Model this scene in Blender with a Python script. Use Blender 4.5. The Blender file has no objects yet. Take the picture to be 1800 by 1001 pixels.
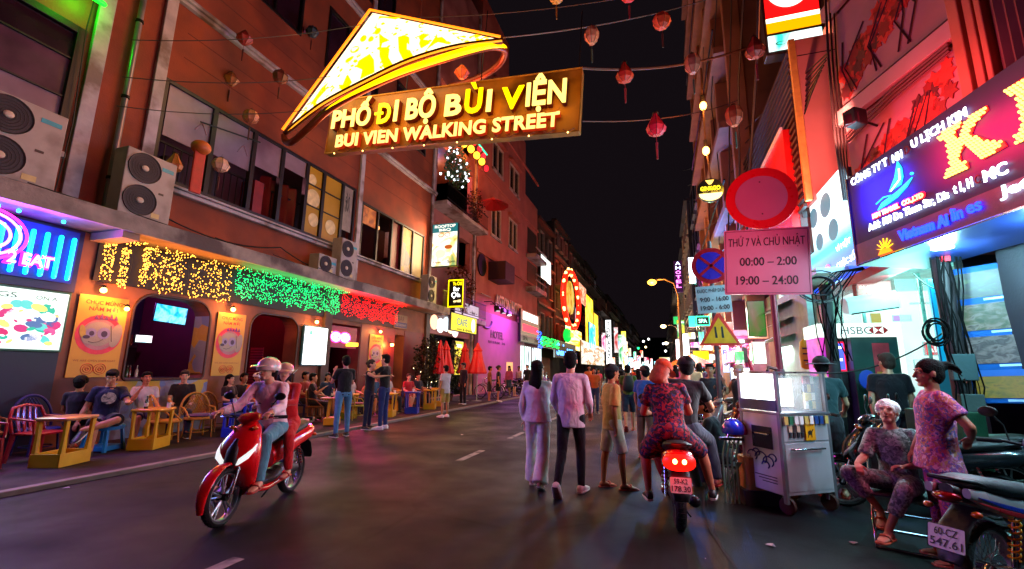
import bpy, bmesh, math, random
import numpy as np
from mathutils import Vector, Matrix, noise as mnoise
random.seed(11)
R = math.radians; PI = math.pi
scene = bpy.context.scene
COL = scene.collection

# ------------------------------------------------------------------ camera
CAM_Z = 1.55; FOC = 791.0
def _n(a): a = np.array(a, float); return a/np.linalg.norm(a)
_up = _n((52, 4228, -791)); _st = _n((265, -151.24, -791)); _ri = np.cross(_st, _up)
ROT = np.array([_ri, _st, _up]); ORG = np.array([0, 0, CAM_Z])
cam = bpy.data.cameras.new('camera'); camo = bpy.data.objects.new('camera', cam); COL.objects.link(camo)
cam.sensor_width = 36; cam.lens = 36*FOC/1800; cam.clip_start = .05; cam.clip_end = 3000
m4 = Matrix([list(ROT[0])+[0], list(ROT[1])+[0], list(ROT[2])+[CAM_Z], [0, 0, 0, 1]])
camo.matrix_world = m4
scene.camera = camo

# ------------------------------------------------------------------ night sky, exposure
w = bpy.data.worlds.new('World'); scene.world = w; w.use_nodes = True
nt = w.node_tree; bg = nt.nodes['Background']
bg.inputs[0].default_value = (.0046, .003, .0042, 1); bg.inputs[1].default_value = 1.0
scene.view_settings.view_transform = 'Standard'; scene.view_settings.look = 'None'
scene.view_settings.exposure = 0.35; scene.view_settings.gamma = 1; scene.view_settings.use_curve_mapping = False
scene.render.engine = 'CYCLES'
cy = scene.cycles
cy.use_denoising = True
try: cy.denoiser = 'OPENIMAGEDENOISE'
except Exception: pass
cy.max_bounces = 6; cy.diffuse_bounces = 3; cy.glossy_bounces = 3; cy.transmission_bounces = 4; cy.transparent_max_bounces = 8
cy.sample_clamp_indirect = 4.0; cy.caustics_reflective = False; cy.caustics_refractive = False
cy.use_light_tree = True

# ------------------------------------------------------------------ where a spot of the photograph stands in the street (x right, y along the street, z up)
def _ray(u, v): return ROT @ np.array([u-900, 500-v, -FOC], float)
def gr(u, v, z=0.0): d = _ray(u, v); return Vector(ORG+d*((z-CAM_Z)/d[2]))
def ax(u, v, X): d = _ray(u, v); return Vector(ORG+d*(X/d[0]))
def ay(u, v, Y): d = _ray(u, v); return Vector(ORG+d*(Y/d[1]))
def ad(u, v, D): return Vector(ORG+_ray(u, v)*(D/FOC))

# ------------------------------------------------------------------ colours and materials
def lin(c):
    if isinstance(c, str):
        c = c.lstrip('#'); c = [int(c[i:i+2], 16)/255 for i in (0, 2, 4)]
        return tuple(x/12.92 if x <= .04045 else ((x+.055)/1.055)**2.4 for x in c)
    return tuple(c)
_mc = {}
def _nodes(name):
    m = bpy.data.materials.new(name); m.use_nodes = True
    return m, m.node_tree.nodes, m.node_tree.links, m.node_tree.nodes['Principled BSDF']
def _noise(N, L, scale, detail=4, coord='Object', vec=None, kind='ShaderNodeTexNoise'):
    tc = N.new('ShaderNodeTexCoord'); n = N.new(kind); n.inputs['Scale'].default_value = scale
    if kind == 'ShaderNodeTexNoise': n.inputs['Detail'].default_value = detail
    if vec:
        mp = N.new('ShaderNodeMapping'); mp.inputs['Scale'].default_value = vec
        L.new(tc.outputs[coord], mp.inputs[0]); L.new(mp.outputs[0], n.inputs['Vector'])
    else: L.new(tc.outputs[coord], n.inputs['Vector'])
    return n
def M(col, rough=.6, metal=0., var=.25, scale=6., bump=.15, bscale=None, coat=0., vec=None, dirt=None, alpha=1., spec=.5, dist=.02):
    """paint, cloth, metal ...: one colour with noise in tone and relief; dirt = second colour in blotches"""
    key = ('M', str(col), rough, metal, var, scale, bump, bscale, coat, str(vec), str(dirt), alpha, spec, dist)
    if key in _mc: return _mc[key]
    m, N, L, b = _nodes('surface'); c = lin(col)
    n = _noise(N, L, scale, 5, vec=vec)
    r = N.new('ShaderNodeValToRGB'); r.color_ramp.elements[0].position = .3; r.color_ramp.elements[1].position = .72
    lo = [x*(1-var) for x in c]; hi = [min(1, x*(1+var*.5)) for x in c]
    r.color_ramp.elements[0].color = (*lo, 1); r.color_ramp.elements[1].color = (*hi, 1)
    L.new(n.outputs[0], r.inputs[0]); out = r.outputs[0]
    if dirt:
        n3 = _noise(N, L, scale*.4, 8, vec=vec); r3 = N.new('ShaderNodeValToRGB')
        r3.color_ramp.elements[0].position = .5; r3.color_ramp.elements[1].position = .62
        L.new(n3.outputs[0], r3.inputs[0]); mx = N.new('ShaderNodeMixRGB')
        mx.inputs[2].default_value = (*lin(dirt), 1); L.new(r3.outputs[0], mx.inputs[0]); L.new(out, mx.inputs[1]); out = mx.outputs[0]
    L.new(out, b.inputs['Base Color'])
    b.inputs['Roughness'].default_value = rough; b.inputs['Metallic'].default_value = metal
    b.inputs['Specular IOR Level'].default_value = spec
    if coat: b.inputs['Coat Weight'].default_value = coat; b.inputs['Coat Roughness'].default_value = .08
    if rough > .12:
        mr = N.new('ShaderNodeMapRange'); mr.inputs['To Min'].default_value = max(.05, rough-.12); mr.inputs['To Max'].default_value = min(1, rough+.12)
        L.new(n.outputs[0], mr.inputs['Value']); L.new(mr.outputs[0], b.inputs['Roughness'])
    if bump:
        n2 = _noise(N, L, bscale or scale*6, 6); bp = N.new('ShaderNodeBump'); bp.inputs['Strength'].default_value = bump; bp.inputs['Distance'].default_value = dist
        L.new(n2.outputs[0], bp.inputs['Height']); L.new(bp.outputs[0], b.inputs['Normal'])
    if alpha < 1: b.inputs['Alpha'].default_value = alpha
    _mc[key] = m; return m
def cloth(col, var=.25, wr=.5, wscale=9., rough=.85):
    """woven cloth with folds"""
    key = ('C', str(col), var, wr, wscale)
    if key in _mc: return _mc[key]
    m, N, L, b = _nodes('cloth'); c = lin(col)
    n = _noise(N, L, 5, 3); r = N.new('ShaderNodeValToRGB')
    r.color_ramp.elements[0].color = (*[x*(1-var) for x in c], 1); r.color_ramp.elements[1].color = (*[min(1, x*(1+var*.4)) for x in c], 1)
    r.color_ramp.elements[0].position = .3; r.color_ramp.elements[1].position = .7
    L.new(n.outputs[0], r.inputs[0]); L.new(r.outputs[0], b.inputs['Base Color']); b.inputs['Roughness'].default_value = rough
    b.inputs['Sheen Weight'].default_value = .2; b.inputs['Specular IOR Level'].default_value = .25
    n2 = _noise(N, L, wscale, 2, vec=(1, 1, .55)); n2.inputs['Distortion'].default_value = 1.2
    bp = N.new('ShaderNodeBump'); bp.inputs['Strength'].default_value = wr; bp.inputs['Distance'].default_value = .035
    L.new(n2.outputs[0], bp.inputs['Height']); L.new(bp.outputs[0], b.inputs['Normal'])
    _mc[key] = m; return m
def floral(cols, scale=18., rough=.8, emis=0., warp=.35, wr=.4):
    """printed pattern: coloured blotches from cells, warped by noise"""
    key = ('F', str(cols), scale, rough, emis, warp)
    if key in _mc: return _mc[key]
    m, N, L, b = _nodes('print'); tc = N.new('ShaderNodeTexCoord')
    n = N.new('ShaderNodeTexNoise'); n.inputs['Scale'].default_value = scale*.35; n.inputs['Detail'].default_value = 3; L.new(tc.outputs['Object'], n.inputs['Vector'])
    mx = N.new('ShaderNodeMixRGB'); mx.inputs[0].default_value = warp*.3; L.new(tc.outputs['Object'], mx.inputs[1]); L.new(n.outputs['Color'], mx.inputs[2])
    v = N.new('ShaderNodeTexVoronoi'); v.inputs['Scale'].default_value = scale; L.new(mx.outputs[0], v.inputs['Vector'])
    sp = N.new('ShaderNodeSeparateColor'); L.new(v.outputs['Color'], sp.inputs[0])
    r = N.new('ShaderNodeValToRGB'); r.color_ramp.interpolation = 'CONSTANT'; k = len(cols)
    while len(r.color_ramp.elements) < k: r.color_ramp.elements.new(.5)
    for i, c in enumerate(cols): r.color_ramp.elements[i].position = i/k; r.color_ramp.elements[i].color = (*lin(c), 1)
    L.new(sp.outputs[0], r.inputs[0]); L.new(r.outputs[0], b.inputs['Base Color']); b.inputs['Roughness'].default_value = rough
    if emis:
        L.new(r.outputs[0], b.inputs['Emission Color']); b.inputs['Emission Strength'].default_value = emis
        b.inputs['Base Color'].default_value = (.02, .02, .02, 1)
    else:
        n2 = _noise(N, L, 9, 2); bp = N.new('ShaderNodeBump'); bp.inputs['Strength'].default_value = wr; bp.inputs['Distance'].default_value = .03
        L.new(n2.outputs[0], bp.inputs['Height']); L.new(bp.outputs[0], b.inputs['Normal'])
    _mc[key] = m; return m
def E(col, s=2., sample=True, base=None):
    """gives off light: lamp, lit sign face, neon tube"""
    key = ('E', str(col), s, sample)
    if key in _mc: return _mc[key]
    m, N, L, b = _nodes('lit'); c = lin(col)
    b.inputs['Base Color'].default_value = (*[x*.3 for x in c], 1); b.inputs['Emission Color'].default_value = (*c, 1)
    b.inputs['Emission Strength'].default_value = s; b.inputs['Roughness'].default_value = .4
    if not sample: m.cycles.emission_sampling = 'NONE'
    _mc[key] = m; return m
def Eart(cols, scale=6., s=1.5, vec=(1, 1, 1), soft=True, detail=3, sample=True):
    """lit printed picture or interior seen as soft colour areas"""
    key = ('A', str(cols), scale, s, str(vec), soft, detail)
    if key in _mc: return _mc[key]
    m, N, L, b = _nodes('lit_picture')
    n = _noise(N, L, scale, detail, vec=vec); n.inputs['Distortion'].default_value = .6
    r = N.new('ShaderNodeValToRGB'); k = len(cols)
    if not soft: r.color_ramp.interpolation = 'CONSTANT'
    while len(r.color_ramp.elements) < k: r.color_ramp.elements.new(.5)
    for i, c in enumerate(cols): r.color_ramp.elements[i].position = .28+.44*i/max(1, k-1); r.color_ramp.elements[i].color = (*lin(c), 1)
    L.new(n.outputs[0], r.inputs[0]); L.new(r.outputs[0], b.inputs['Emission Color']); b.inputs['Emission Strength'].default_value = s
    b.inputs['Base Color'].default_value = (.03, .03, .03, 1)
    if not sample: m.cycles.emission_sampling = 'NONE'
    _mc[key] = m; return m
def glass(tint=(.8, .9, .9), rough=.02, alpha=.25):
    key = ('G', tint, rough, alpha)
    if key in _mc: return _mc[key]
    m, N, L, b = _nodes('glass'); b.inputs['Base Color'].default_value = (*tint, 1); b.inputs['Roughness'].default_value = rough
    b.inputs['Alpha'].default_value = alpha; b.inputs['Specular IOR Level'].default_value = .9
    _mc[key] = m; return m

BLACK = M('#101012', .45, 0, .2); RUBBER = M('#0c0c0d', .8, 0, .3, bump=.3); CHROME = M('#c9ccd2', .18, 1., .1, bump=0)
STEEL = M('#a9abb0', .32, 1., .25, 4, .08); DARKMETAL = M('#202024', .4, .7, .3); WHITE = M('#d8d6d2', .5, 0, .12)

# ------------------------------------------------------------------ mesh builder
class MB:
    def __init__(s): s.v = []; s.f = []
    def add(s, vs, fs):
        o = len(s.v); s.v += [tuple(x) for x in vs]; s.f += [tuple(i+o for i in f) for f in fs]; return s
    def box(s, x0, x1, y0, y1, z0, z1):
        return s.add([(x0, y0, z0), (x1, y0, z0), (x1, y1, z0), (x0, y1, z0), (x0, y0, z1), (x1, y0, z1), (x1, y1, z1), (x0, y1, z1)],
                     [(3, 2, 1, 0), (4, 5, 6, 7), (0, 1, 5, 4), (1, 2, 6, 5), (2, 3, 7, 6), (3, 0, 4, 7)])
    def rbox(s, c, d, rot=None, r=0):
        """box by centre, full sizes and rotation matrix"""
        hx, hy, hz = d[0]/2, d[1]/2, d[2]/2; m = rot or Matrix.Identity(3); c = Vector(c)
        vs = [c+m@Vector((a*hx, b*hy, e*hz)) for e in (-1, 1) for a, b in ((-1, -1), (1, -1), (1, 1), (-1, 1))]
        return s.add(vs, [(3, 2, 1, 0), (4, 5, 6, 7), (0, 1, 5, 4), (1, 2, 6, 5), (2, 3, 7, 6), (3, 0, 4, 7)])
    def bar(s, p, q, wd, ht=None, up=(0, 0, 1)):
        p, q = Vector(p), Vector(q); d = (q-p); l = d.length; d = d/l if l else Vector((0, 0, 1)); u = Vector(up)
        if abs(d.dot(u)) > .98: u = Vector((0, 1, 0))
        sd = d.cross(u).normalized(); u = sd.cross(d)
        return s.rbox((p+q)/2, (wd, l, ht or wd), Matrix((sd, d, u)).transposed())
    def tube(s, pts, r, n=8, closed=False, r2=None, caps=True):
        pts = [Vector(p) for p in pts]; k = len(pts); rings = []; up = None
        for i, p in enumerate(pts):
            a = pts[(i-1) % k] if (i or closed) else p; b = pts[(i+1) % k] if (i < k-1 or closed) else p
            t = (b-a); t = t.normalized() if t.length > 1e-9 else Vector((0, 0, 1))
            if up is None: up = Vector((0, 0, 1)) if abs(t.z) < .9 else Vector((0, 1, 0))
            sd = t.cross(up)
            if sd.length < 1e-5: sd = t.cross(Vector((1, 0, 0)))
            sd.normalize(); up = sd.cross(t).normalized()
            rr = (r[i] if isinstance(r, (list, tuple)) else (r if r2 is None else r+(r2-r)*i/max(1, k-1)))
            rings.append([p+(sd*math.cos(2*PI*j/n)+up*math.sin(2*PI*j/n))*rr for j in range(n)])
        return s.rings(rings, closed, caps)
    def rings(s, rings, closed=False, caps=True):
        n = len(rings[0]); vs = [p for g in rings for p in g]; fs = []; k = len(rings)
        for i in range(k if closed else k-1):
            a, b = i*n, ((i+1) % k)*n
            for j in range(n): fs.append((a+j, a+(j+1) % n, b+(j+1) % n, b+j))
        if caps and not closed: fs += [tuple(range(n-1, -1, -1)), tuple((k-1)*n+j for j in range(n))]
        return s.add(vs, fs)
    def cap(s, p, q, r1, r2, n=12, m=4):
        """capsule with two radii"""
        p, q = Vector(p), Vector(q); d = q-p; l = d.length
        d = d/l if l > 1e-6 else Vector((0, 0, 1)); u = Vector((0, 0, 1)) if abs(d.z) < .9 else Vector((0, 1, 0))
        sd = d.cross(u).normalized(); u = sd.cross(d); prof = []
        for i in range(m+1): a = PI/2*(1-i/m); prof.append((p-d*(r1*math.sin(a)), max(1e-4, r1*math.cos(a))))
        for i in range(m+1): a = PI/2*i/m; prof.append((q+d*(r2*math.sin(a)), max(1e-4, r2*math.cos(a))))
        return s.rings([[c+(sd*math.cos(2*PI*j/n)+u*math.sin(2*PI*j/n))*rr for j in range(n)] for c, rr in prof])
    def cyl(s, p, q, r1, r2=None, n=16): return s.tube([p, q], r1, n, r2=r1 if r2 is None else r2)
    def sph(s, c, r, n=14, m=8, rot=None, half=None):
        c = Vector(c); r = (r, r, r) if not isinstance(r, (tuple, list)) else r; rm = rot or Matrix.Identity(3); rings = []
        a0 = 1e-3; a1 = PI-1e-3 if half is None else half
        for i in range(m+1):
            a = a0+(a1-a0)*i/m
            rings.append([c+rm@Vector((math.sin(a)*math.cos(2*PI*j/n)*r[0], math.sin(a)*math.sin(2*PI*j/n)*r[1], math.cos(a)*r[2])) for j in range(n)])
        rings.reverse(); return s.rings(rings)
    def lathe(s, prof, c=(0, 0, 0), n=20, ax='z', caps=True):
        c = Vector(c); rings = []
        for r, h in prof:
            g = []
            for j in range(n):
                a = 2*PI*j/n; x, y = math.cos(a)*r, math.sin(a)*r
                g.append(c+(Vector((x, y, h)) if ax == 'z' else Vector((h, x, y)) if ax == 'x' else Vector((y, h, x))))
            rings.append(g)
        return s.rings(rings, caps=caps)
    def loft(s, secs, n=16, e=2.0, caps=True):
        """secs: (centre, right vector, up vector, rx, ry[, e]); superelliptic rings"""
        rings = []
        for q in secs:
            c, a, b, rx, ry = Vector(q[0]), Vector(q[1]), Vector(q[2]), q[3], q[4]; ee = q[5] if len(q) > 5 else e; g = []
            for j in range(n):
                t = 2*PI*j/n; ct, st = math.cos(t), math.sin(t)
                g.append(c+a*(rx*math.copysign(abs(ct)**(2/ee), ct))+b*(ry*math.copysign(abs(st)**(2/ee), st)))
            rings.append(g)
        return s.rings(rings, caps=caps)
    def ylof(s, secs, n=16, e=2.4):
        """sections along local y: (y, z, half width, half height[, x])"""
        return s.loft([((q[4] if len(q) > 4 else 0, q[0], q[1]), (1, 0, 0), (0, 0, 1), q[2], q[3]) for q in secs], n, e)
    def prism(s, poly, y0, y1):
        """polygon in xz, extruded along y"""
        k = len(poly); vs = [(x, y0, z) for x, z in poly]+[(x, y1, z) for x, z in poly]
        return s.add(vs, [tuple(range(k)), tuple(range(2*k-1, k-1, -1))]+[((i+1) % k, i, k+i, k+(i+1) % k) for i in range(k)])
    def prismx(s, poly, x0, x1):
        k = len(poly); vs = [(x0, y, z) for y, z in poly]+[(x1, y, z) for y, z in poly]
        return s.add(vs, [tuple(range(k)), tuple(range(2*k-1, k-1, -1))]+[((i+1) % k, i, k+i, k+(i+1) % k) for i in range(k)])
    def mesh(s, smooth=False):
        me = bpy.data.meshes.new('m'); me.from_pydata(s.v, [], s.f)
        bm = bmesh.new(); bm.from_mesh(me); bmesh.ops.recalc_face_normals(bm, faces=bm.faces); bm.to_mesh(me); bm.free()
        if smooth: me.polygons.foreach_set('use_smooth', [True]*len(me.polygons))
        return me
    def build(s, name, mat, parent=None, smooth=False, bevel=0, sub=0, loc=None, **props):
        me = s.mesh(smooth); me.materials.append(mat); o = bpy.data.objects.new(name, me); COL.objects.link(o)
        me.name = name
        if smooth and not sub and not bevel:
            try: me.set_sharp_from_angle(angle=R(50))
            except Exception: pass
        if parent is not None: o.parent = parent
        if bevel:
            b = o.modifiers.new('b', 'BEVEL'); b.width = bevel; b.segments = 2; b.limit_method = 'ANGLE'; b.angle_limit = R(40); b.harden_normals = False
        if sub: q = o.modifiers.new('s', 'SUBSURF'); q.levels = sub; q.render_levels = sub
        if loc is not None: o.location = loc
        for k, v in props.items(): o[k] = v
        return o
def thing(name, label, cat, loc=(0, 0, 0), rz=0., group=None, tilt=None):
    o = bpy.data.objects.new(name, None); COL.objects.link(o); o.location = loc; o.rotation_euler = (tilt[0] if tilt else 0, tilt[1] if tilt else 0, rz)
    o.empty_display_size = .1; o['label'] = label; o['category'] = cat
    if group: o['group'] = group
    return o
def tag(o, label, cat, group=None):
    o['label'] = label; o['category'] = cat
    if group: o['group'] = group
    return o
def struct(o): o['kind'] = 'structure'; return o
def kids(o): return [c for c in o.children]
def dup(o, loc, rz=None, label=None, group=None, parent=None, scale=None):
    c = o.copy(); COL.objects.link(c)
    if parent is not None: c.parent = parent
    if loc is not None: c.location = loc
    if rz is not None: c.rotation_euler = (o.rotation_euler[0], o.rotation_euler[1], rz)
    if scale: c.scale = (scale,)*3
    if label: c['label'] = label
    if group: c['group'] = group
    for ch in o.children: dup(ch, None, parent=c)
    return c

# ------------------------------------------------------------------ lettering (built-in font), fitted into a box w x h, upright in xz facing -y
_tc = {}
def text(t, w_, h_, mat, parent, loc=(0, 0, 0), depth=.01, bold=.0, name='lettering', skew=0., ry=0., align='c', space=1., kind=None):
    key = (t, bold, space)
    if key not in _tc:
        cu = bpy.data.curves.new('t', 'FONT'); cu.body = t; cu.size = 1; cu.offset = bold; cu.space_character = space; cu.resolution_u = 3
        cu.align_x = 'CENTER'
        o = bpy.data.objects.new('t', cu); me = bpy.data.meshes.new_from_object(o)
        bpy.data.objects.remove(o); bpy.data.curves.remove(cu)
        co = np.zeros(len(me.vertices)*3); me.vertices.foreach_get('co', co); co = co.reshape(-1, 3)
        fs = [tuple(p.vertices) for p in me.polygons]; _tc[key] = (co, fs); bpy.data.meshes.remove(me)
    co, fs = _tc[key]; mn, mx = co.min(0), co.max(0); c = (co-(mn+mx)/2)
    sx = w_/(mx[0]-mn[0]); sz = h_/(mx[1]-mn[1])
    if h_ is None: sz = sx
    x = c[:, 0]*sx; z = c[:, 1]*sz; x = x+z*skew
    n = len(x); V = [(x[i], -depth, z[i]) for i in range(n)]
    F = [f for f in fs]
    if depth > .004:   # sides
        cnt = {}
        for f in fs:
            for i in range(len(f)):
                a, b = f[i], f[(i+1) % len(f)]; k = (min(a, b), max(a, b)); cnt[k] = cnt.get(k, 0)+1
        V += [(x[i], 0, z[i]) for i in range(n)]
        F = F+[(a, b, b+n, a+n) for (a, b), q in cnt.items() if q == 1]
    me = bpy.data.meshes.new(name); me.from_pydata(V, [], F); me.materials.append(mat)
    o = bpy.data.objects.new(name, me); COL.objects.link(o); o.parent = parent; o.location = loc; o.rotation_euler = (0, ry, 0)
    return o
def lamp(kind, loc, power, col, parent=None, size=.3, rot=None, size_y=None, spread=None, name='light'):
    l = bpy.data.lights.new(name, kind); l.energy = power; l.color = lin(col)
    if kind == 'AREA':
        l.shape = 'RECTANGLE'; l.size = size; l.size_y = size_y or size
        if spread: l.spread = R(spread)
    elif kind == 'SPOT': l.spot_size = R(spread or 90); l.spot_blend = .6; l.shadow_soft_size = size
    else: l.shadow_soft_size = size
    o = bpy.data.objects.new(name, l); COL.objects.link(o); o.location = loc
    if rot: o.rotation_euler = rot
    if parent: o.parent = parent
    return o
def aim(o, target): o.rotation_euler = (Vector(target)-o.location).to_track_quat('-Z', 'Y').to_euler(); return o
def wall_holes(outer, holes, t, to3):
    """wall sheet with openings, thickness t; polygons as 2D loops; to3(a, b, depth) -> point"""
    bm = bmesh.new(); loops = [outer]+holes; eds = []; allv = []
    for lp in loops:
        vs = [bm.verts.new((a, b, 0)) for a, b in lp]
        eds += [bm.edges.new((vs[i], vs[(i+1) % len(vs)])) for i in range(len(vs))]
    bmesh.ops.triangle_fill(bm, edges=eds, use_beauty=True, use_dissolve=False)
    bm.verts.index_update(); front = [(v.co.x, v.co.y) for v in bm.verts]; fs = [tuple(v.index for v in f.verts) for f in bm.faces]
    be = [(e.verts[0].index, e.verts[1].index) for e in bm.edges if len(e.link_faces) == 1]; bm.free()
    n = len(front); mb = MB()
    mb.add([to3(a, b, 0) for a, b in front]+[to3(a, b, t) for a, b in front], fs+[tuple(i+n for i in f) for f in fs]+[(a, b, b+n, a+n) for a, b in be])
    return mb
def rrect(a0, a1, b0, b1, r=0, rb=0, k=6):
    """rectangle with rounded upper corners (r) and lower corners (rb)"""
    P = []
    for cx, cy, q, rr in ((a1, b1, 0, r), (a0, b1, 1, r), (a0, b0, 2, rb), (a1, b0, 3, rb)):
        if rr <= 0: P.append((cx, cy)); continue
        ox = cx-rr if q in (0, 3) else cx+rr; oy = cy-rr if q in (0, 1) else cy+rr
        for i in range(k+1): a = PI/2*(q+i/k); P.append((ox+rr*math.cos(a), oy+rr*math.sin(a)))
    return P
# ------------------------------------------------------------------ people
SKIN = {'tan': '#b07a58', 'light': '#c99878', 'dark': '#8a5a40', 'pale': '#d8ab8c'}
def skinmat(c): return M(SKIN.get(c, c), .5, 0, .15, 12, .12, 60, spec=.35)
HAIRC = M('#090706', .75, 0, .4, 30, .8, 90, spec=.15); HAIRB = M('#2c1a0e', .75, 0, .4, 30, .6, 90); HAIRG = M('#ece8e0', .6, 0, .3, 30, .8, 70)
SOLE = M('#c9c7c2', .6); SHOEB = M('#141416', .5)
class Fig:
    """joints of a posed figure in its own frame: +y is where it faces, +x its right hand"""
    def __init__(s, H, p):
        g = p.get; k = H/1.7; s.k = k; V = Vector
        def u(v): return V(v).normalized()
        s.sp = u(g('spine', (0, 0, 1))); hz = g('hz', None)
        side = u(g('side', (1, 0, 0))); s.hs = u(g('hside', side)); s.side = side = (side-s.sp*side.dot(s.sp)).normalized()
        s.fw = s.sp.cross(side).normalized()*1.0
        if s.fw.y < 0 and not g('back'): s.fw = -s.fw
        L = {'th': .415*k, 'sh': .415*k, 'ua': .285*k, 'fa': .245*k}
        s.hip = V((0, 0, 0)); s.leg = {}; s.arm = {}
        for q, sg in (('L', -1), ('R', 1)):
            a = s.hip+s.hs*(.09*k*sg)-V((0, 0, .03*k)); t = u(g('th'+q, (0.02*sg, 0, -1))); c = u(g('sh'+q, (0, -.03, -1)))
            b = a+t*L['th']; d = b+c*L['sh']; f = u(g('ft'+q, (.15*sg, 1, -.0)))
            s.leg[q] = (a, b, d, f)
        s.neck = s.hip+s.sp*(.50*k); s.chest = s.hip+s.sp*(.36*k)
        for q, sg in (('L', -1), ('R', 1)):
            a = s.hip+s.sp*(.455*k)+side*(.166*k*sg*g('shw', 1)); t = u(g('ua'+q, (.12*sg, 0, -1))); c = u(g('fa'+q, (.05*sg, .15, -1)))
            b = a+t*L['ua']; d = b+c*L['fa']; h = u(g('ha'+q, c)); s.arm[q] = (a, b, d, h)
        nd = u(g('neckv', s.sp+V((0, .15, 0)))); s.head = s.neck+nd*(.172*k)
        yaw, pit = g('yaw', 0), g('pit', 0); rol = g('rol', 0)
        s.hm = (Matrix.Rotation(R(-yaw), 3, 'Z')@Matrix.Rotation(R(pit), 3, 'X')@Matrix.Rotation(R(rol), 3, 'Y'))
        low = min(s.leg['L'][2].z, s.leg['R'][2].z)-.085*k
        s.off = V((0, 0, (-low if hz is None else hz)))
        for q in 'LR':
            s.leg[q] = tuple(x+s.off for x in s.leg[q][:3])+(s.leg[q][3],); s.arm[q] = tuple(x+s.off for x in s.arm[q][:3])+(s.arm[q][3],)
        for a in ('hip', 'neck', 'chest', 'head'): setattr(s, a, getattr(s, a)+s.off)
def remesh(o, vox, sm=4, disp=0.):
    r = o.modifiers.new('r', 'REMESH'); r.mode = 'VOXEL'; r.voxel_size = vox; r.use_smooth_shade = True
    q = o.modifiers.new('q', 'SMOOTH'); q.factor = .5; q.iterations = sm
    if disp:
        if 'folds' not in bpy.data.textures:
            t = bpy.data.textures.new('folds', 'CLOUDS'); t.noise_scale = .09; t.noise_depth = 2
        d = o.modifiers.new('d', 'DISPLACE'); d.texture = bpy.data.textures['folds']; d.strength = disp; d.mid_level = .5; d.texture_coords = 'LOCAL'
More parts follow.
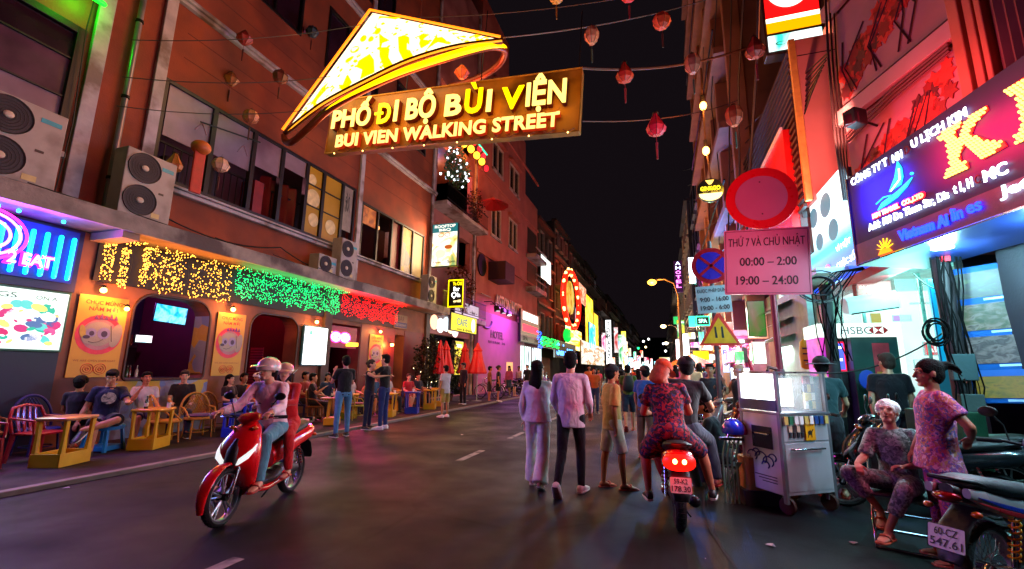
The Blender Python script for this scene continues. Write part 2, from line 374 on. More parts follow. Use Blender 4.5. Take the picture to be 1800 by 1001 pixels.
def person(label, loc, rz, H=1.68, pose=None, skin='tan', top='#888888', sleeve='short', bottom='#222233', legs='long', shoes='sneaker', hair='short',
           haircol=None, cap=None, vox=.014, bulk=1., group=None, face=False, loose=1., soles=None, hem=.0, shoecol=None, belly=0., flare=1., mask=None, z0=0.):
    pose = pose or {}; f = Fig(H, pose); k = f.k; b = bulk; V = Vector
    T = thing('person', label, 'person', (loc[0], loc[1], z0+(loc[2] if len(loc) > 2 else 0)), rz, group)
    sm = skinmat(skin); hc = haircol or HAIRC
    # ---- body, one surface
    m = MB(); cov = 1. if legs in ('shorts', 'dress', 'skirt') else .8; hm = f.hm; hd = f.head; S = f.side; F_ = f.fw; U = f.sp
    hk = k*1.07; H_ = lambda x, y, z: hd+hm@V((x*hk, y*hk, z*hk))
    m.sph(H_(0, -.012, .028), (.078*k, .099*k, .092*k), 16, 10, hm); m.sph(H_(0, .022, -.035), (.062*k, .07*k, .083*k), 16, 10, hm)
    m.cap(H_(-.018, .066, -.092), H_(.018, .066, -.092), .022*k, .022*k, 8, 3); m.cap(H_(0, .086, .018), H_(0, .105, -.022), .008*k, .015*k, 8, 3)
    m.cap(H_(-.042, .068, .034), H_(.042, .068, .034), .014*k, .014*k, 8, 3)
    for sx in (-1, 1): m.sph(H_(.077*sx, -.008, -.008), (.012*k, .02*k, .032*k), 8, 5, hm); m.sph(H_(.036*sx, .06, -.022), .02*k, 8, 5)
    m.cap(H_(0, .082, -.056), H_(0, .086, -.06), .013*k, .012*k, 8, 3)
    m.cap(f.neck-U*(.04*k), hd-hm@V((0, .012*k, .05*k)), .056*k*b**.5, .05*k*b**.5, 14)
    m.loft([(f.hip+U*z*k, S, F_, rx*k*b, ry*k*b) for z, rx, ry in ((-.04, .13, .09), (.08, .125, .085), (.22, .125, .085), (.36, .145, .095), (.45, .13, .08), (.49, .06, .055))], 16)
    for q, sg in (('L', -1), ('R', 1)):
        a, e, d, h = f.arm[q]
        m.cap(f.neck-U*(.02*k), a+U*(.005*k), .05*k, .045*k, 12); m.cap(a, e, .046*k*b, .036*k*b, 12); m.cap(e, e+(d-e)*.4, .037*k*b, .038*k*b, 12); m.cap(e+(d-e)*.4, d, .038*k*b, .025*k, 12)
        # hand: palm, four unequal fingers with a bend, thumb from the side
        sd = h.cross(V((0, 0, 1)));  sd = (sd if sd.length > .3 else h.cross(F_)).normalized()
        if 'pn'+q in pose: pn = V(pose['pn'+q]).normalized(); sd = h.cross(pn).normalized()
        pn = sd.cross(h).normalized(); pc = d+h*(.05*k)
        m.loft([(d+h*t*k, sd, pn, rx*k, ry*k) for t, rx, ry in ((-.01, .022, .018), (.03, .034, .016), (.075, .038, .014), (.09, .034, .012))], 10)
        curl = pose.get('curl'+q, pose.get('curl', .35))
        for i, ln in enumerate((.066, .076, .072, .056)):
            o = d+h*(.085*k)+sd*((-.029+.0193*i)*k); dv = (h-pn*curl).normalized(); o2 = o+dv*(ln*.5*k); dv2 = (h*(1-curl)-pn*(curl*2.0)).normalized()
            m.cap(o-h*(.01*k), o2, .0093*k, .0085*k, 8, 2); m.cap(o2, o2+dv2*(ln*.5*k), .0085*k, .007*k, 8, 2)
        o = d+h*(.03*k)-sd*(.03*k*1); o2 = o+(h*.6-sd*.7-pn*.25).normalized()*(.04*k); m.cap(o, o2, .013*k, .01*k, 8, 2); m.cap(o2, o2+(h*.9-sd*.15-pn*.4).normalized()*(.03*k), .01*k, .008*k, 8, 2)
        a, e, d, fd = f.leg[q]
        m.cap(a, e, .078*k*b*cov, .05*k*b*cov, 14); cf = e+(d-e)*.3+(-F_ if abs((d-e).normalized().z) > .5 else V((0, 0, -1)))*(.012*k)
        m.cap(e, cf, .05*k*b*cov, .052*k*b*cov, 14); m.cap(cf, d, .052*k*b*cov, .031*k*b, 12)
        up = V((0, 0, 1)); fs = fd.cross(up).normalized(); fu = fs.cross(fd).normalized(); an = d
        m.loft([(an+fd*y*k-fu*zz*k, fs, fu, rx*k, ry*k) for y, zz, rx, ry in ((-.06, .05, .02, .02), (-.045, .048, .033, .032), (0, .035, .036, .045), (.06, .05, .042, .03), (.12, .06, .047, .02), (.165, .066, .042, .014), (.19, .07, .025, .009))], 12)
    body = m.build('body', sm, T, smooth=True); remesh(body, min(vox, .0085 if vox < .012 else vox), 2)
    # ---- top
    tm = top if not isinstance(top, str) else cloth(top)
    if sleeve != 'none_at_all':
        m = MB(); lo = L0 = .16*loose; hemz = -.06-hem
        secs = [(hemz, .165*flare, .115*flare), (.03, .158, .113+belly), (.14, .148, .108+belly), (.26, .155, .112+belly*.4), (.36, .164, .116), (.43, .15, .1), (.475, .095, .075)]
        m.loft([(f.hip+U*z*k, S, F_, rx*k*b*loose, ry*k*b*loose) for z, rx, ry in secs], 22)
        for q in 'LR': m.cap(f.neck-U*(.035*k)-F_*.01, f.arm[q][0]+U*(.0*k), .062*k, .056*k*b**.5, 12)
        m.cyl(f.neck-U*(.05*k), f.neck+U*(.012*k), .074*k, .062*k, 14)
        for q in 'LR':
            a, e, d, h = f.arm[q]
            if sleeve == 'short': m.cap(a, a+(e-a)*.15, .06*k*b, .06*k*b, 12); m.cyl(a, a+(e-a)*.66, .058*k*b*loose, .062*k*b*loose, 14)
            elif sleeve == 'elbow': m.cap(a, a+(e-a)*.15, .061*k*b, .061*k*b, 12); m.cyl(a, a+(e-a)*.9, .06*k*b*loose, .066*k*b*loose, 14)
            elif sleeve == 'long':
                m.cap(a, e, .058*k*b, .05*k*b*loose, 12); m.cap(e, e+(d-e)*.5, .05*k*b*loose, .045*k*loose, 12); m.cyl(e+(d-e)*.4, d-(d-e)*.04, .047*k*loose, .037*k*loose, 12)
            elif sleeve == 'rolled': m.cap(a, e, .066*k*b, .055*k*b*loose, 12); m.cyl(e, e+(d-e)*.35, .056*k*b, .05*k, 12)
            elif sleeve == 'tank': m.cap(a-S*(.05*k)*(1 if q == 'R' else -1), a-S*(.03*k)*(1 if q == 'R' else -1)+U*.01, .058*k, .05*k, 12)
        o = m.build('shirt', tm, T, smooth=True); remesh(o, max(vox*1.15, .012), 3, .016*loose)
    bm_ = bottom if not isinstance(bottom, str) else cloth(bottom)
    m = MB()
    if legs in ('dress', 'skirt'):
        fl = pose.get('skirt', .42); kn = (f.leg['L'][1]+f.leg['R'][1])/2; c0 = f.hip
        seat = abs((kn-c0).normalized().z) < .75
        if seat:
            for q in 'LR': a, e, d, fd = f.leg[q]; m.cap(a, a+(e-a)*.85, .115*k*b, .09*k*b, 14)
            m.sph(c0, (.17*k*b, .15*k*b, .13*k), 14, 8); m.cap(f.leg['L'][1]*.9+f.leg['L'][0]*.1, f.leg['R'][1]*.9+f.leg['R'][0]*.1, .075*k, .075*k)
        else: m.loft([(c0+V((0, 0, z*k)), V((1, 0, 0)), V((0, 1, 0)), rx*k*b, ry*k*b) for z, rx, ry in ((-fl, .19*flare, .15*flare), (-.25, .18, .135), (-.1, .172, .125), (.05, .145, .11))], 20)
    else:
        m.loft([(f.hip+U*z*k*.9, S, F_, rx*k*b, ry*k*b) for z, rx, ry in ((-.10, .13, .105), (-.03, .158, .118), (.05, .15, .11), (.09, .138, .1))], 18)
        for q in 'LR':
            a, e, d, fd = f.leg[q]; w1, w2, w3 = {'long': (.1, .07, .055), 'slim': (.095, .063, .047), 'wide': (.105, .1, .115), 'shorts': (.104, .085, 0), 'capri': (.1, .074, .06)}[legs]
            w1, w2, w3 = w1*k*b, w2*k*b, w3*k*b
            if legs == 'shorts': m.cap(a, a+(e-a)*.3, w1, w1*.95, 14); m.cyl(a+(e-a)*.1, a+(e-a)*1.02, w1*.95, w2, 16)
            elif legs == 'capri': m.cap(a, e, w1, w2, 14); m.cyl(e, e+(d-e)*.62, w2, w3, 14)
            elif legs == 'wide': m.cap(a, e, w1, w2*.95, 14); m.cyl(e, d+(d-e)*.06, w2*.95, w3, 18)
            else: m.cap(a, e, w1, w2, 14); m.cap(e, e+(d-e)*.45, w2, w3*1.25, 14); m.cyl(e+(d-e)*.4, d+(d-e)*.02, w3*1.25, w3, 14)
    o = m.build('skirt' if legs in ('dress', 'skirt') else ('shorts' if legs == 'shorts' else 'trousers'), bm_, T, smooth=True); remesh(o, max(vox*1.15, .012), 3, .014)
    # ---- shoes
    for q in 'LR':
        a, e, d, fd = f.leg[q]; up = V((0, 0, 1)); fs = fd.cross(up).normalized(); fu = fs.cross(fd).normalized()
        if shoes in ('sneaker', 'shoe'):
            m = MB(); m.loft([(d+fd*y*k-fu*zz*k, fs, fu, rx*k, ry*k) for y, zz, rx, ry in ((-.075, .045, .03, .028), (-.055, .04, .042, .042), (0, .028, .046, .055), (.06, .045, .05, .04), (.13, .056, .055, .028), (.18, .062, .048, .02), (.205, .067, .03, .013))], 14)
            sh = m.build('shoe', shoecol or (WHITE if shoes == 'sneaker' else SHOEB), T, smooth=True)
            MB().loft([(d+fd*y*k-fu*.078*k, fs, fu, rx*k, .012*k) for y, rx in ((-.08, .03), (-.05, .044), (.06, .052), (.14, .057), (.19, .046), (.21, .026))], 14, 3).build('sole', soles or SOLE, sh, smooth=True)
        elif shoes == 'sandal':
            sh = MB().loft([(d+fd*y*k-fu*.082*k, fs, fu, rx*k, .011*k) for y, rx in ((-.075, .028), (-.05, .042), (.06, .046), (.14, .053), (.19, .045), (.205, .025))], 14, 3).build('sandal', shoecol or M('#a03226', .6), T, smooth=True)
            MB().tube([d+fd*.07*k-fs*.05*k-fu*.07*k, d+fd*.09*k-fs*.03*k-fu*.03*k, d+fd*.1*k-fu*.022*k, d+fd*.09*k+fs*.03*k-fu*.03*k, d+fd*.07*k+fs*.05*k-fu*.07*k], .011*k, 6).build('strap', shoecol or M('#a03226', .6), sh, smooth=True)
    # ---- hair and headgear
    m = MB()
    if hair in ('short', 'long', 'bun', 'tail', 'curly', 'bob'):
        g = 1.17 if hair == 'short' else 1.2
        m.sph(H_(0, -.022, .042), (.077*k*g, .09*k*g, .08*k*g), 16, 10, hm); m.sph(H_(0, -.045, -.012), (.072*k*g, .064*k*g, .078*k*g), 14, 8, hm)
        if hair == 'short': m.cap(H_(-.04, .045, .085), H_(.04, .05, .085), .03*k, .03*k, 10)
        if hair == 'long': m.loft([(H_(0, y, z), hm@V((1, 0, 0)), hm@V((0, 1, 0)), rx*k, ry*k) for y, z, rx, ry in ((-.02, .05, .08, .08), (-.045, -.05, .1, .075), (-.075, -.18, .115, .06), (-.09, -.32, .11, .05), (-.085, -.42, .08, .035), (-.08, -.46, .03, .02))], 16)
        if hair == 'bob': m.loft([(H_(0, y, z), hm@V((1, 0, 0)), hm@V((0, 1, 0)), rx*k, ry*k) for y, z, rx, ry in ((-.03, .04, .09, .09), (-.04, -.06, .1, .08), (-.05, -.14, .1, .06), (-.05, -.17, .07, .04))], 16)
        if hair == 'tail': m.sph(H_(0, -.115, .055), .045*k, 10, 6); m.loft([(H_(0, y, z), hm@V((1, 0, 0)), hm@V((0, .4, .9)), rx*k, ry*k) for y, z, rx, ry in ((-.11, .06, .03, .03), (-.17, .055, .055, .055), (-.22, .01, .06, .06), (-.25, -.06, .045, .045), (-.26, -.11, .02, .02))], 12)
        if hair == 'bun': m.sph(H_(0, -.12, .03), .05*k, 10, 6)
        if hair == 'curly':
            rr = random.Random(5)
            for i in range(70):
                a, e2 = rr.uniform(0, 2*PI), rr.uniform(-.25, 1); y = math.sin(a)*math.sqrt(max(0, 1-e2*e2)); x = math.cos(a)*math.sqrt(max(0, 1-e2*e2))
                if y > .55 and e2 < .62: continue
                m.sph(H_(x*.088, -.012+y*.1, .03+e2*.092), .024*k, 7, 4)
        if True:
            o = m.build('hair', hc, T, smooth=True); remesh(o, .012 if vox < .02 else .018, 2, .012 if hair != 'curly' else .0)
    if cap:
        cm_ = cap[1] if not isinstance(cap[1], str) else cloth(cap[1], wr=.1)
        m = MB(); c = H_(0, -.012, .04); m.sph(c, (.1*k, .116*k, .093*k), 20, 8, hm, half=PI*.53)
        if cap[0] == 'cap': m.loft([(H_(0, y, z), hm@V((1, 0, 0)), hm@V((0, .1, 1)), rx*k, .006*k) for y, z, rx in ((.07, .045, .085), (.13, .038, .078), (.175, .026, .055), (.19, .02, .02))], 14)
        if cap[0] == 'hat': m.lathe([(.1*k, -.004), (.175*k, -.016*k), (.178*k, -.022*k), (.1*k, -.012)], c, 24)
        if cap[0] == 'helmet':
            m = MB(); m.sph(H_(0, -.012, .02), (.122*k, .142*k, .125*k), 20, 9, hm, half=PI*.58)
            m.loft([(H_(0, y, z), hm@V((1, 0, 0)), hm@V((0, .1, 1)), rx*k, .008*k) for y, z, rx in ((.08, .045, .1), (.15, .038, .09), (.2, .02, .05))], 14)
        m.build('helmet' if cap[0] == 'helmet' else cap[0], cm_, T, smooth=True)
    if face:
        for sx in (-1, 1):
            if face != 'closed': e = MB().sph(H_(.03*sx, .071, .012), (.0125*k, .009*k, .0065*k), 10, 6, hm).build('eye', M('#e6ddd6', .3, 0, .05), T, smooth=True); MB().sph(H_(.03*sx, .0785, .012), (.0055*k, .004*k, .0055*k), 8, 5, hm).build('iris', BLACK, e)
            else: MB().tube([H_((.018)*sx, .083, .012), H_(.03*sx, .087, .007), H_(.042*sx, .081, .012)], .0022*k, 5).build('eyelid', M('#3a1f16', .6), T)
            MB().tube([H_(.015*sx, .081, .034), H_(.032*sx, .081, .039), H_(.048*sx, .072, .034)], .0035*k, 6).build('eyebrow', hc, T)
        MB().tube([H_(-.026, .083, -.056), H_(-.01, .096, -.052), H_(.01, .096, -.052), H_(.026, .083, -.056)], [.003*k, .0065*k, .0065*k, .003*k], 6).build('lips', M('#8e3b34', .45), T, smooth=True)
    if mask: MB().sph(H_(0, .042, -.048), (.06*k, .068*k, .055*k), 14, 8, hm).build('face_mask', cloth(mask), T, smooth=True)
    return T, f
# ------------------------------------------------------------------ motorbikes (front wheel towards +y, ground z = 0)
TYRE = M('#0b0b0c', .75, 0, .3, 30, .5, 80)
def wheel(parent, y, r, w_, name='wheel', rim='#a8a8ac', spokes=5, wire=False, hub=None):
    wh = MB().lathe([(r-.052, -w_*.32), (r-.03, -w_*.5), (r-.008, -w_*.34), (r, 0), (r-.008, w_*.34), (r-.03, w_*.5), (r-.052, w_*.32), (r-.052, -w_*.32)], (0, y, r), 36, 'x', caps=False)
    for i in range(0, 36, 1):
        a = 2*PI*i/36; c = Vector((0, y+math.cos(a)*(r-.001), r+math.sin(a)*(r-.001)))
        wh.rbox(c, (w_*.62, .006, .006), Matrix.Rotation(a, 3, 'X'))
    wh = wh.build(name, TYRE, parent, smooth=True)
    rm = M(rim, .3, .9, .15); rr = r-.05
    MB().lathe([(rr, -w_*.3), (rr-.012, -w_*.3), (rr-.018, 0), (rr-.012, w_*.3), (rr, w_*.3)], (0, y, r), 36, 'x', caps=False).build('rim', rm, wh, smooth=True)
    if wire:
        m = MB()
        for i in range(36):
            a = 2*PI*i/36; b = a+(.5 if i % 2 else -.5); sx = .03 if i % 4 < 2 else -.03
            m.tube([(sx, y+math.cos(b)*.035, r+math.sin(b)*.035), (0, y+math.cos(a)*(rr-.008), r+math.sin(a)*(rr-.008))], .0022, 4)
        m.build('spoke', CHROME, wh, kind='stuff')
    else:
        for i in range(spokes):
            a = 2*PI*i/spokes+.3
            for da in (-.16, .16): MB().tube([(0, y+math.cos(a)*.03, r+math.sin(a)*.03), (0, y+math.cos(a+da)*(rr-.01), r+math.sin(a+da)*(rr-.01))], [.014, .009], 6).build('spoke', rm, wh, smooth=True)
    MB().cyl((-.05, y, r), (.05, y, r), .035, n=20).build('hub', DARKMETAL, wh, smooth=True)
    MB().lathe([(.05, .052), (.095, .052), (.095, .056), (.05, .056)], (0, y, r), 28, 'x', caps=False).build('brake_disc', CHROME, wh)
    return wh
def plate(parent, loc, l1, l2, tilt=0.):
    p = MB().prism(rrect(-.095, .095, -.07, .07, .012, .012, 3), -.004, .002).build('number_plate', M('#e8e6e0', .5, 0, .1), parent); p.location = loc; p.rotation_euler = (tilt, 0, 0)
    k = M('#1a1a1e', .5)
    text(l1, .12, .045, k, p, (0, -.005, .033), .003, .01); text(l2, .165, .048, k, p, (0, -.005, -.031), .003, .01)
    fr = MB().tube([(-.097, -.004, -.072), (.097, -.004, -.072), (.097, -.004, .072), (-.097, -.004, .072)], .003, 4, closed=True).build('plate_frame', k, p)
    return p
def scooter(label, loc, rz, body='#a30d14', dark='#141416', seat='#141414', accent=None, lights=(0, 0), pl=None, group=None, lean=0., steer=0., tail=None, under=False, name='motorbike', stripe=None, spring=None, wire=False, mirrors=True):
    """scooter or underbone with its own panels"""
    T = thing(name, label, 'motorbike', loc, rz, group, tilt=(0, lean)); P = M(body, .25, 0, .12, 4, .02, coat=.8); D = M(dark, .5, 0, .2); A = P if accent is None else M(accent, .25, 0, .1, 4, .02, coat=.8)
    r = .27 if not under else .285; yf, yr = .64, -.62
    fw = wheel(T, yf, r, .085, 'front_wheel', wire=wire); wheel(T, yr, r, .1, 'rear_wheel', wire=wire)
    # fork and fender
    for sx in (-.07, .07): MB().tube([(sx, yf, r), (sx, yf-.11, r+.3)], .019, 10).build('fork', CHROME, T, smooth=True)
    m = MB(); g = []
    for i in range(11):
        a = R(-15+i*15.5); g.append(((0, yf+math.cos(a)*(r+.035), r+math.sin(a)*(r+.035)), (1, 0, 0), (0, math.cos(a), math.sin(a)), .03+.032*math.sin(PI*min(1, i/8)), .016))
    m.loft(g, 12, 3).build('front_fender', P, T, smooth=True)
    # leg shield / front fairing
    if not under:
        m = MB(); m.loft([((0, .36, .27), (1, 0, 0), (0, 1, 0), .12, .04), ((0, .40, .36), (1, 0, 0), (0, 1, 0), .17, .07), ((0, .45, .5), (1, 0, 0), (0, 1, 0), .21, .1), ((0, .47, .62), (1, 0, 0), (0, 1, 0), .225, .125), ((0, .43, .76), (1, 0, 0), (0, 1, 0), .2, .12), ((0, .35, .9), (1, 0, 0), (0, 1, 0), .13, .09), ((0, .31, .95), (1, 0, 0), (0, 1, 0), .07, .05)], 20, 2.3)
        m.build('leg_shield', P, T, smooth=True)
        MB().loft([((0, .60, .5), (1, 0, 0), (0, 1, .2), .02, .02), ((0, .59, .58), (1, 0, 0), (0, 1, .2), .07, .03), ((0, .565, .7), (1, 0, 0), (0, 1, .2), .06, .03), ((0, .51, .8), (1, 0, 0), (0, 1, .2), .02, .02)], 12).build('front_grille', D, T, smooth=True)
        for sx in (-1, 1): h = MB().loft([((.08*sx, .60, .56), (1, 0, 0), (0, 1, 0), .012, .01), ((.125*sx, .572, .62), (1, 0, 0), (0, 1, 0), .05, .028), ((.16*sx, .525, .68), (1, 0, 0), (0, 1, 0), .038, .024), ((.19*sx, .47, .75), (1, 0, 0), (0, 1, 0), .008, .01)], 12).build('headlight', E('#ffffff', lights[0]) if lights[0] else M('#cdd6de', .12, .2, .1, coat=1), T, smooth=True)
        MB().ylof([(.43, .36, .1, .06), (.2, .3, .13, .05), (-.05, .29, .13, .055), (-.2, .33, .12, .08)], 16).build('floorboard', D, T, smooth=True)
        MB().ylof([(.40, .27, .08, .05), (.1, .23, .15, .045), (-.25, .27, .15, .06), (-.35, .33, .1, .05)], 16).build('lower_panel', P, T, smooth=True)
        sb = [(-.08, .5, .07, .1), (-.18, .56, .12, .13), (-.34, .6, .145, .13), (-.55, .65, .15, .1), (-.75, .69, .155, .1), (-.88, .71, .14, .09), (-.94, .72, .1, .06), (-.96, .73, .04, .03)]
        MB().ylof(sb, 20, 2.6).build('rear_body', P, T, smooth=True)
    else:
        m = MB(); m.loft([((0, .52, .42), (1, 0, 0), (0, 1, 0), .04, .04), ((0, .47, .55), (1, 0, 0), (0, 1, 0), .15, .05), ((0, .40, .72), (1, 0, 0), (0, 1, 0), .16, .06), ((0, .34, .86), (1, 0, 0), (0, 1, 0), .1, .06)], 20, 2.4).build('leg_shield', P, T, smooth=True)
        MB().tube([(0, .36, .8), (0, .2, .5), (0, -.05, .46), (0, -.25, .55)], .055, 10).build('frame_tube', D, T, smooth=True)
        MB().ylof([(.12, .36, .1, .06), (0, .33, .14, .1), (-.2, .34, .14, .1), (-.28, .36, .08, .07)], 14).build('engine', M('#55555a', .45, .8, .3), T, smooth=True)
        for sx in (-1, 1):
            pn = MB(); pn.loft([((.1*sx, y, z), (1, 0, 0), (0, 0, 1), .022, h) for y, z, h in ((-.05, .55, .05), (-.25, .6, .085), (-.5, .66, .075), (-.75, .73, .055), (-.92, .78, .03))], 12, 2.6)
            pn = pn.build('side_panel', P, T, smooth=True)
            if stripe:
                for si, (cc, dz) in enumerate(stripe): MB().loft([((.124*sx, y, z+dz), (1, 0, 0), (0, 0, 1), .0025, h) for y, z, h in ((-.15, .585, .004), (-.35, .625, .016), (-.6, .685, .014), (-.85, .755, .003))], 8, 3).build('stripe', M(cc, .3, 0, .1, coat=.5), pn)
        MB().ylof([(-.1, .64, .06, .05), (-.4, .66, .1, .07), (-.8, .75, .09, .05), (-.93, .79, .04, .03)], 14).build('rear_body', D, T, smooth=True)
    st = M(seat, .55, 0, .15, 12, .25)
    MB().ylof([(-.02, .68, .05, .03), (-.1, .72, .1, .05), (-.3, .745, .135, .055), (-.48, .77, .14, .06), (-.7, .81, .13, .055), (-.84, .83, .09, .035), (-.88, .83, .04, .015)], 18).build('seat', st, T, smooth=True)
    MB().tube([(-.1, -.66, .79), (-.12, -.85, .84), (-.06, -.97, .86), (.06, -.97, .86), (.12, -.85, .84), (.1, -.66, .79)], .014, 8).build('grab_rail', DARKMETAL, T, smooth=True)
    # handlebar
    hb = MB().loft([((0, .37, .93), (1, 0, 0), (0, 1, 0), .06, .05), ((0, .35, .98), (1, 0, 0), (0, 1, 0), .13, .075), ((0, .32, 1.03), (1, 0, 0), (0, 1, 0), .11, .06), ((0, .30, 1.05), (1, 0, 0), (0, 1, 0), .04, .02)], 16, 2.6).build('handlebar_cover', P, T, smooth=True)
    if under: MB().sph((0, .42, .975), (.085, .05, .06), 14, 8).build('headlight', M('#cdd6de', .12, .2, .1, coat=1), T, smooth=True)
    for sx in (-1, 1):
        MB().tube([(.1*sx, .33, .98), (.22*sx, .30, 1.0), (.35*sx, .24, 1.0)], .012, 8).build('handlebar', DARKMETAL, T, smooth=True)
        MB().cyl((.23*sx, .295, 1.0), (.36*sx, .235, 1.0), .019, n=10).build('grip', RUBBER, T, smooth=True)
        MB().tube([(.2*sx, .34, 1.0), (.27*sx, .35, 1.0), (.36*sx, .3, .995)], .006, 6).build('brake_lever', CHROME, T, smooth=True)
        if mirrors:
            mi = MB().tube([(.19*sx, .31, 1.0), (.22*sx, .33, 1.12), (.27*sx, .31, 1.2)], .006, 6).build('mirror', DARKMETAL, T, smooth=True)
            MB().sph((.29*sx, .305, 1.22), (.065, .016, .042), 14, 8).build('mirror_housing', D, mi, smooth=True)
        MB().sph((.125*sx, .43, .9) if not under else (.13*sx, .4, .86), (.03, .03, .02), 10, 6).build('indicator', M('#c85a10', .2, 0, .1, coat=1), T, smooth=True)
    # engine, suspension, exhaust
    if not under:
        MB().ylof([(-.1, .32, .07, .06), (-.3, .32, .1, .09), (-.55, .3, .07, .08), (-.7, .28, .05, .05)], 14).build('engine', M('#4b4b50', .45, .8, .3), T, smooth=True)
    for sx in ((-1,) if not under else (-1, 1)):
        sh = MB().tube([(.12*sx, -.6, r+.03), (.11*sx, -.48, .62)], .014, 8).build('shock_absorber', CHROME, T, smooth=True); m = MB(); pts = []
        for i in range(81):
            t = i/80; a = t*2*PI*7; pts.append((.12*sx+.03*math.cos(a), -.585+.09*t+.03*math.sin(a)*.3+.0, r+.08+.24*t+.012*math.sin(a)))
        m.tube(pts, .0065, 6).build('spring', M(spring or '#8a1a1a', .35, .2, .1), sh, smooth=True)
    MB().loft([((.13, y, z), (1, 0, 0), (0, 0, 1), a, a) for y, z, a in ((.05, .2, .02), (-.2, .2, .025), (-.38, .24, .045), (-.75, .31, .055), (-.86, .33, .05), (-.88, .335, .025))], 14, 2).build('exhaust', M('#3a3a3e', .35, .8, .2) if not under else CHROME, T, smooth=True)
    MB().tube([(0, -.25, .2), (.14, -.27, .03)], .01, 6).build('side_stand', DARKMETAL, T)
    MB().loft([((0, y, z), (1, 0, 0), (0, -.5, .8), a, .01) for y, z, a in ((-.74, .66, .08), (-.9, .56, .085), (-.98, .42, .075), (-1.0, .36, .06))], 12, 3).build('rear_fender', D, T, smooth=True)
    tl = tail or M('#7a0b0b', .15, 0, .1, coat=1)
    if lights[1]:
        MB().loft([((0, -.92, .69), (1, 0, 0), (0, 0, 1), .15, .085), ((0, -.97, .70), (1, 0, 0), (0, 0, 1), .12, .065), ((0, -.99, .7), (1, 0, 0), (0, 0, 1), .06, .03)], 18, 2.4).build('tail_light', E('#ff1208', lights[1]), T, smooth=True)
        for sx in (-.042, .042): MB().sph((sx, -.987, .705), (.022, .012, .024), 12, 6).build('tail_bulb', E('#ffb45a', lights[1]*7), T, smooth=True)
    else: MB().sph((0, -.93, .74), (.08, .05, .035), 14, 8).build('tail_light', tl, T, smooth=True)
    for sx in (-1, 1): MB().sph((.125*sx, -.9, .66), (.03, .025, .02), 10, 6).build('indicator', M('#c85a10', .2, 0, .1, coat=1), T, smooth=True)
    if pl: plate(T, (0, -1.0, .5), pl[0], pl[1], R(-12))
    return T
def simple_bike(label, loc, rz, body, group): return scooter(label, loc, rz, body, group=group)
def bicycle(label, loc, rz, col, group=None):
    T = thing('bicycle', label, 'bicycle', loc, rz, group); c = M(col, .35, .3, .2)
    for y, nm in ((.52, 'front_wheel'), (-.5, 'rear_wheel')):
        wh = MB().lathe([(.335, -.016), (.345, 0), (.335, .016), (.31, .014), (.31, -.014), (.335, -.016)], (0, y, .345), 32, 'x', caps=False).build(nm, TYRE, T, smooth=True)
        m = MB()
        for i in range(20): a = 2*PI*i/20; m.tube([(.02*(-1)**i, y, .345), (0, y+math.cos(a)*.312, .345+math.sin(a)*.312)], .002, 4)
        m.build('spoke', CHROME, wh, kind='stuff')
        g = [((0, y+math.cos(R(a))*.37, .345+math.sin(R(a))*.37), (1, 0, 0), (0, math.cos(R(a)), math.sin(R(a))), .025, .004) for a in range(20, 171, 15)]
        MB().loft(g, 8, 3).build('fender', c, T, smooth=True)
    m = MB(); 
    for p in ([(0, -.5, .345), (0, -.15, .72), (0, -.02, .3), (0, -.5, .345)], [(0, -.02, .3), (0, .3, .8), (0, .42, .75)], [(0, -.12, .62), (0, .33, .72)]): m.tube(p, .016, 8)
    m.build('frame', c, T, smooth=True)
    MB().tube([(0, .52, .345), (0, .38, .75), (0, .33, .98)], .014, 8).build('fork', c, T, smooth=True)
    MB().tube([(-.27, .15, 1.02), (-.12, .28, 1.0), (0, .33, .98), (.12, .28, 1.0), (.27, .15, 1.02)], .012, 8).build('handlebar', CHROME, T, smooth=True)
    MB().ylof([(-.3, .9, .07, .03), (-.15, .9, .06, .025), (-.02, .9, .02, .015)], 12).build('saddle', BLACK, T, smooth=True)
    MB().tube([(0, -.15, .7), (0, -.18, .88)], .013, 8).build('seat_post', CHROME, T)
    MB().box(-.08, .08, -.72, -.3, .74, .75).build('rack', CHROME, T)
    return T
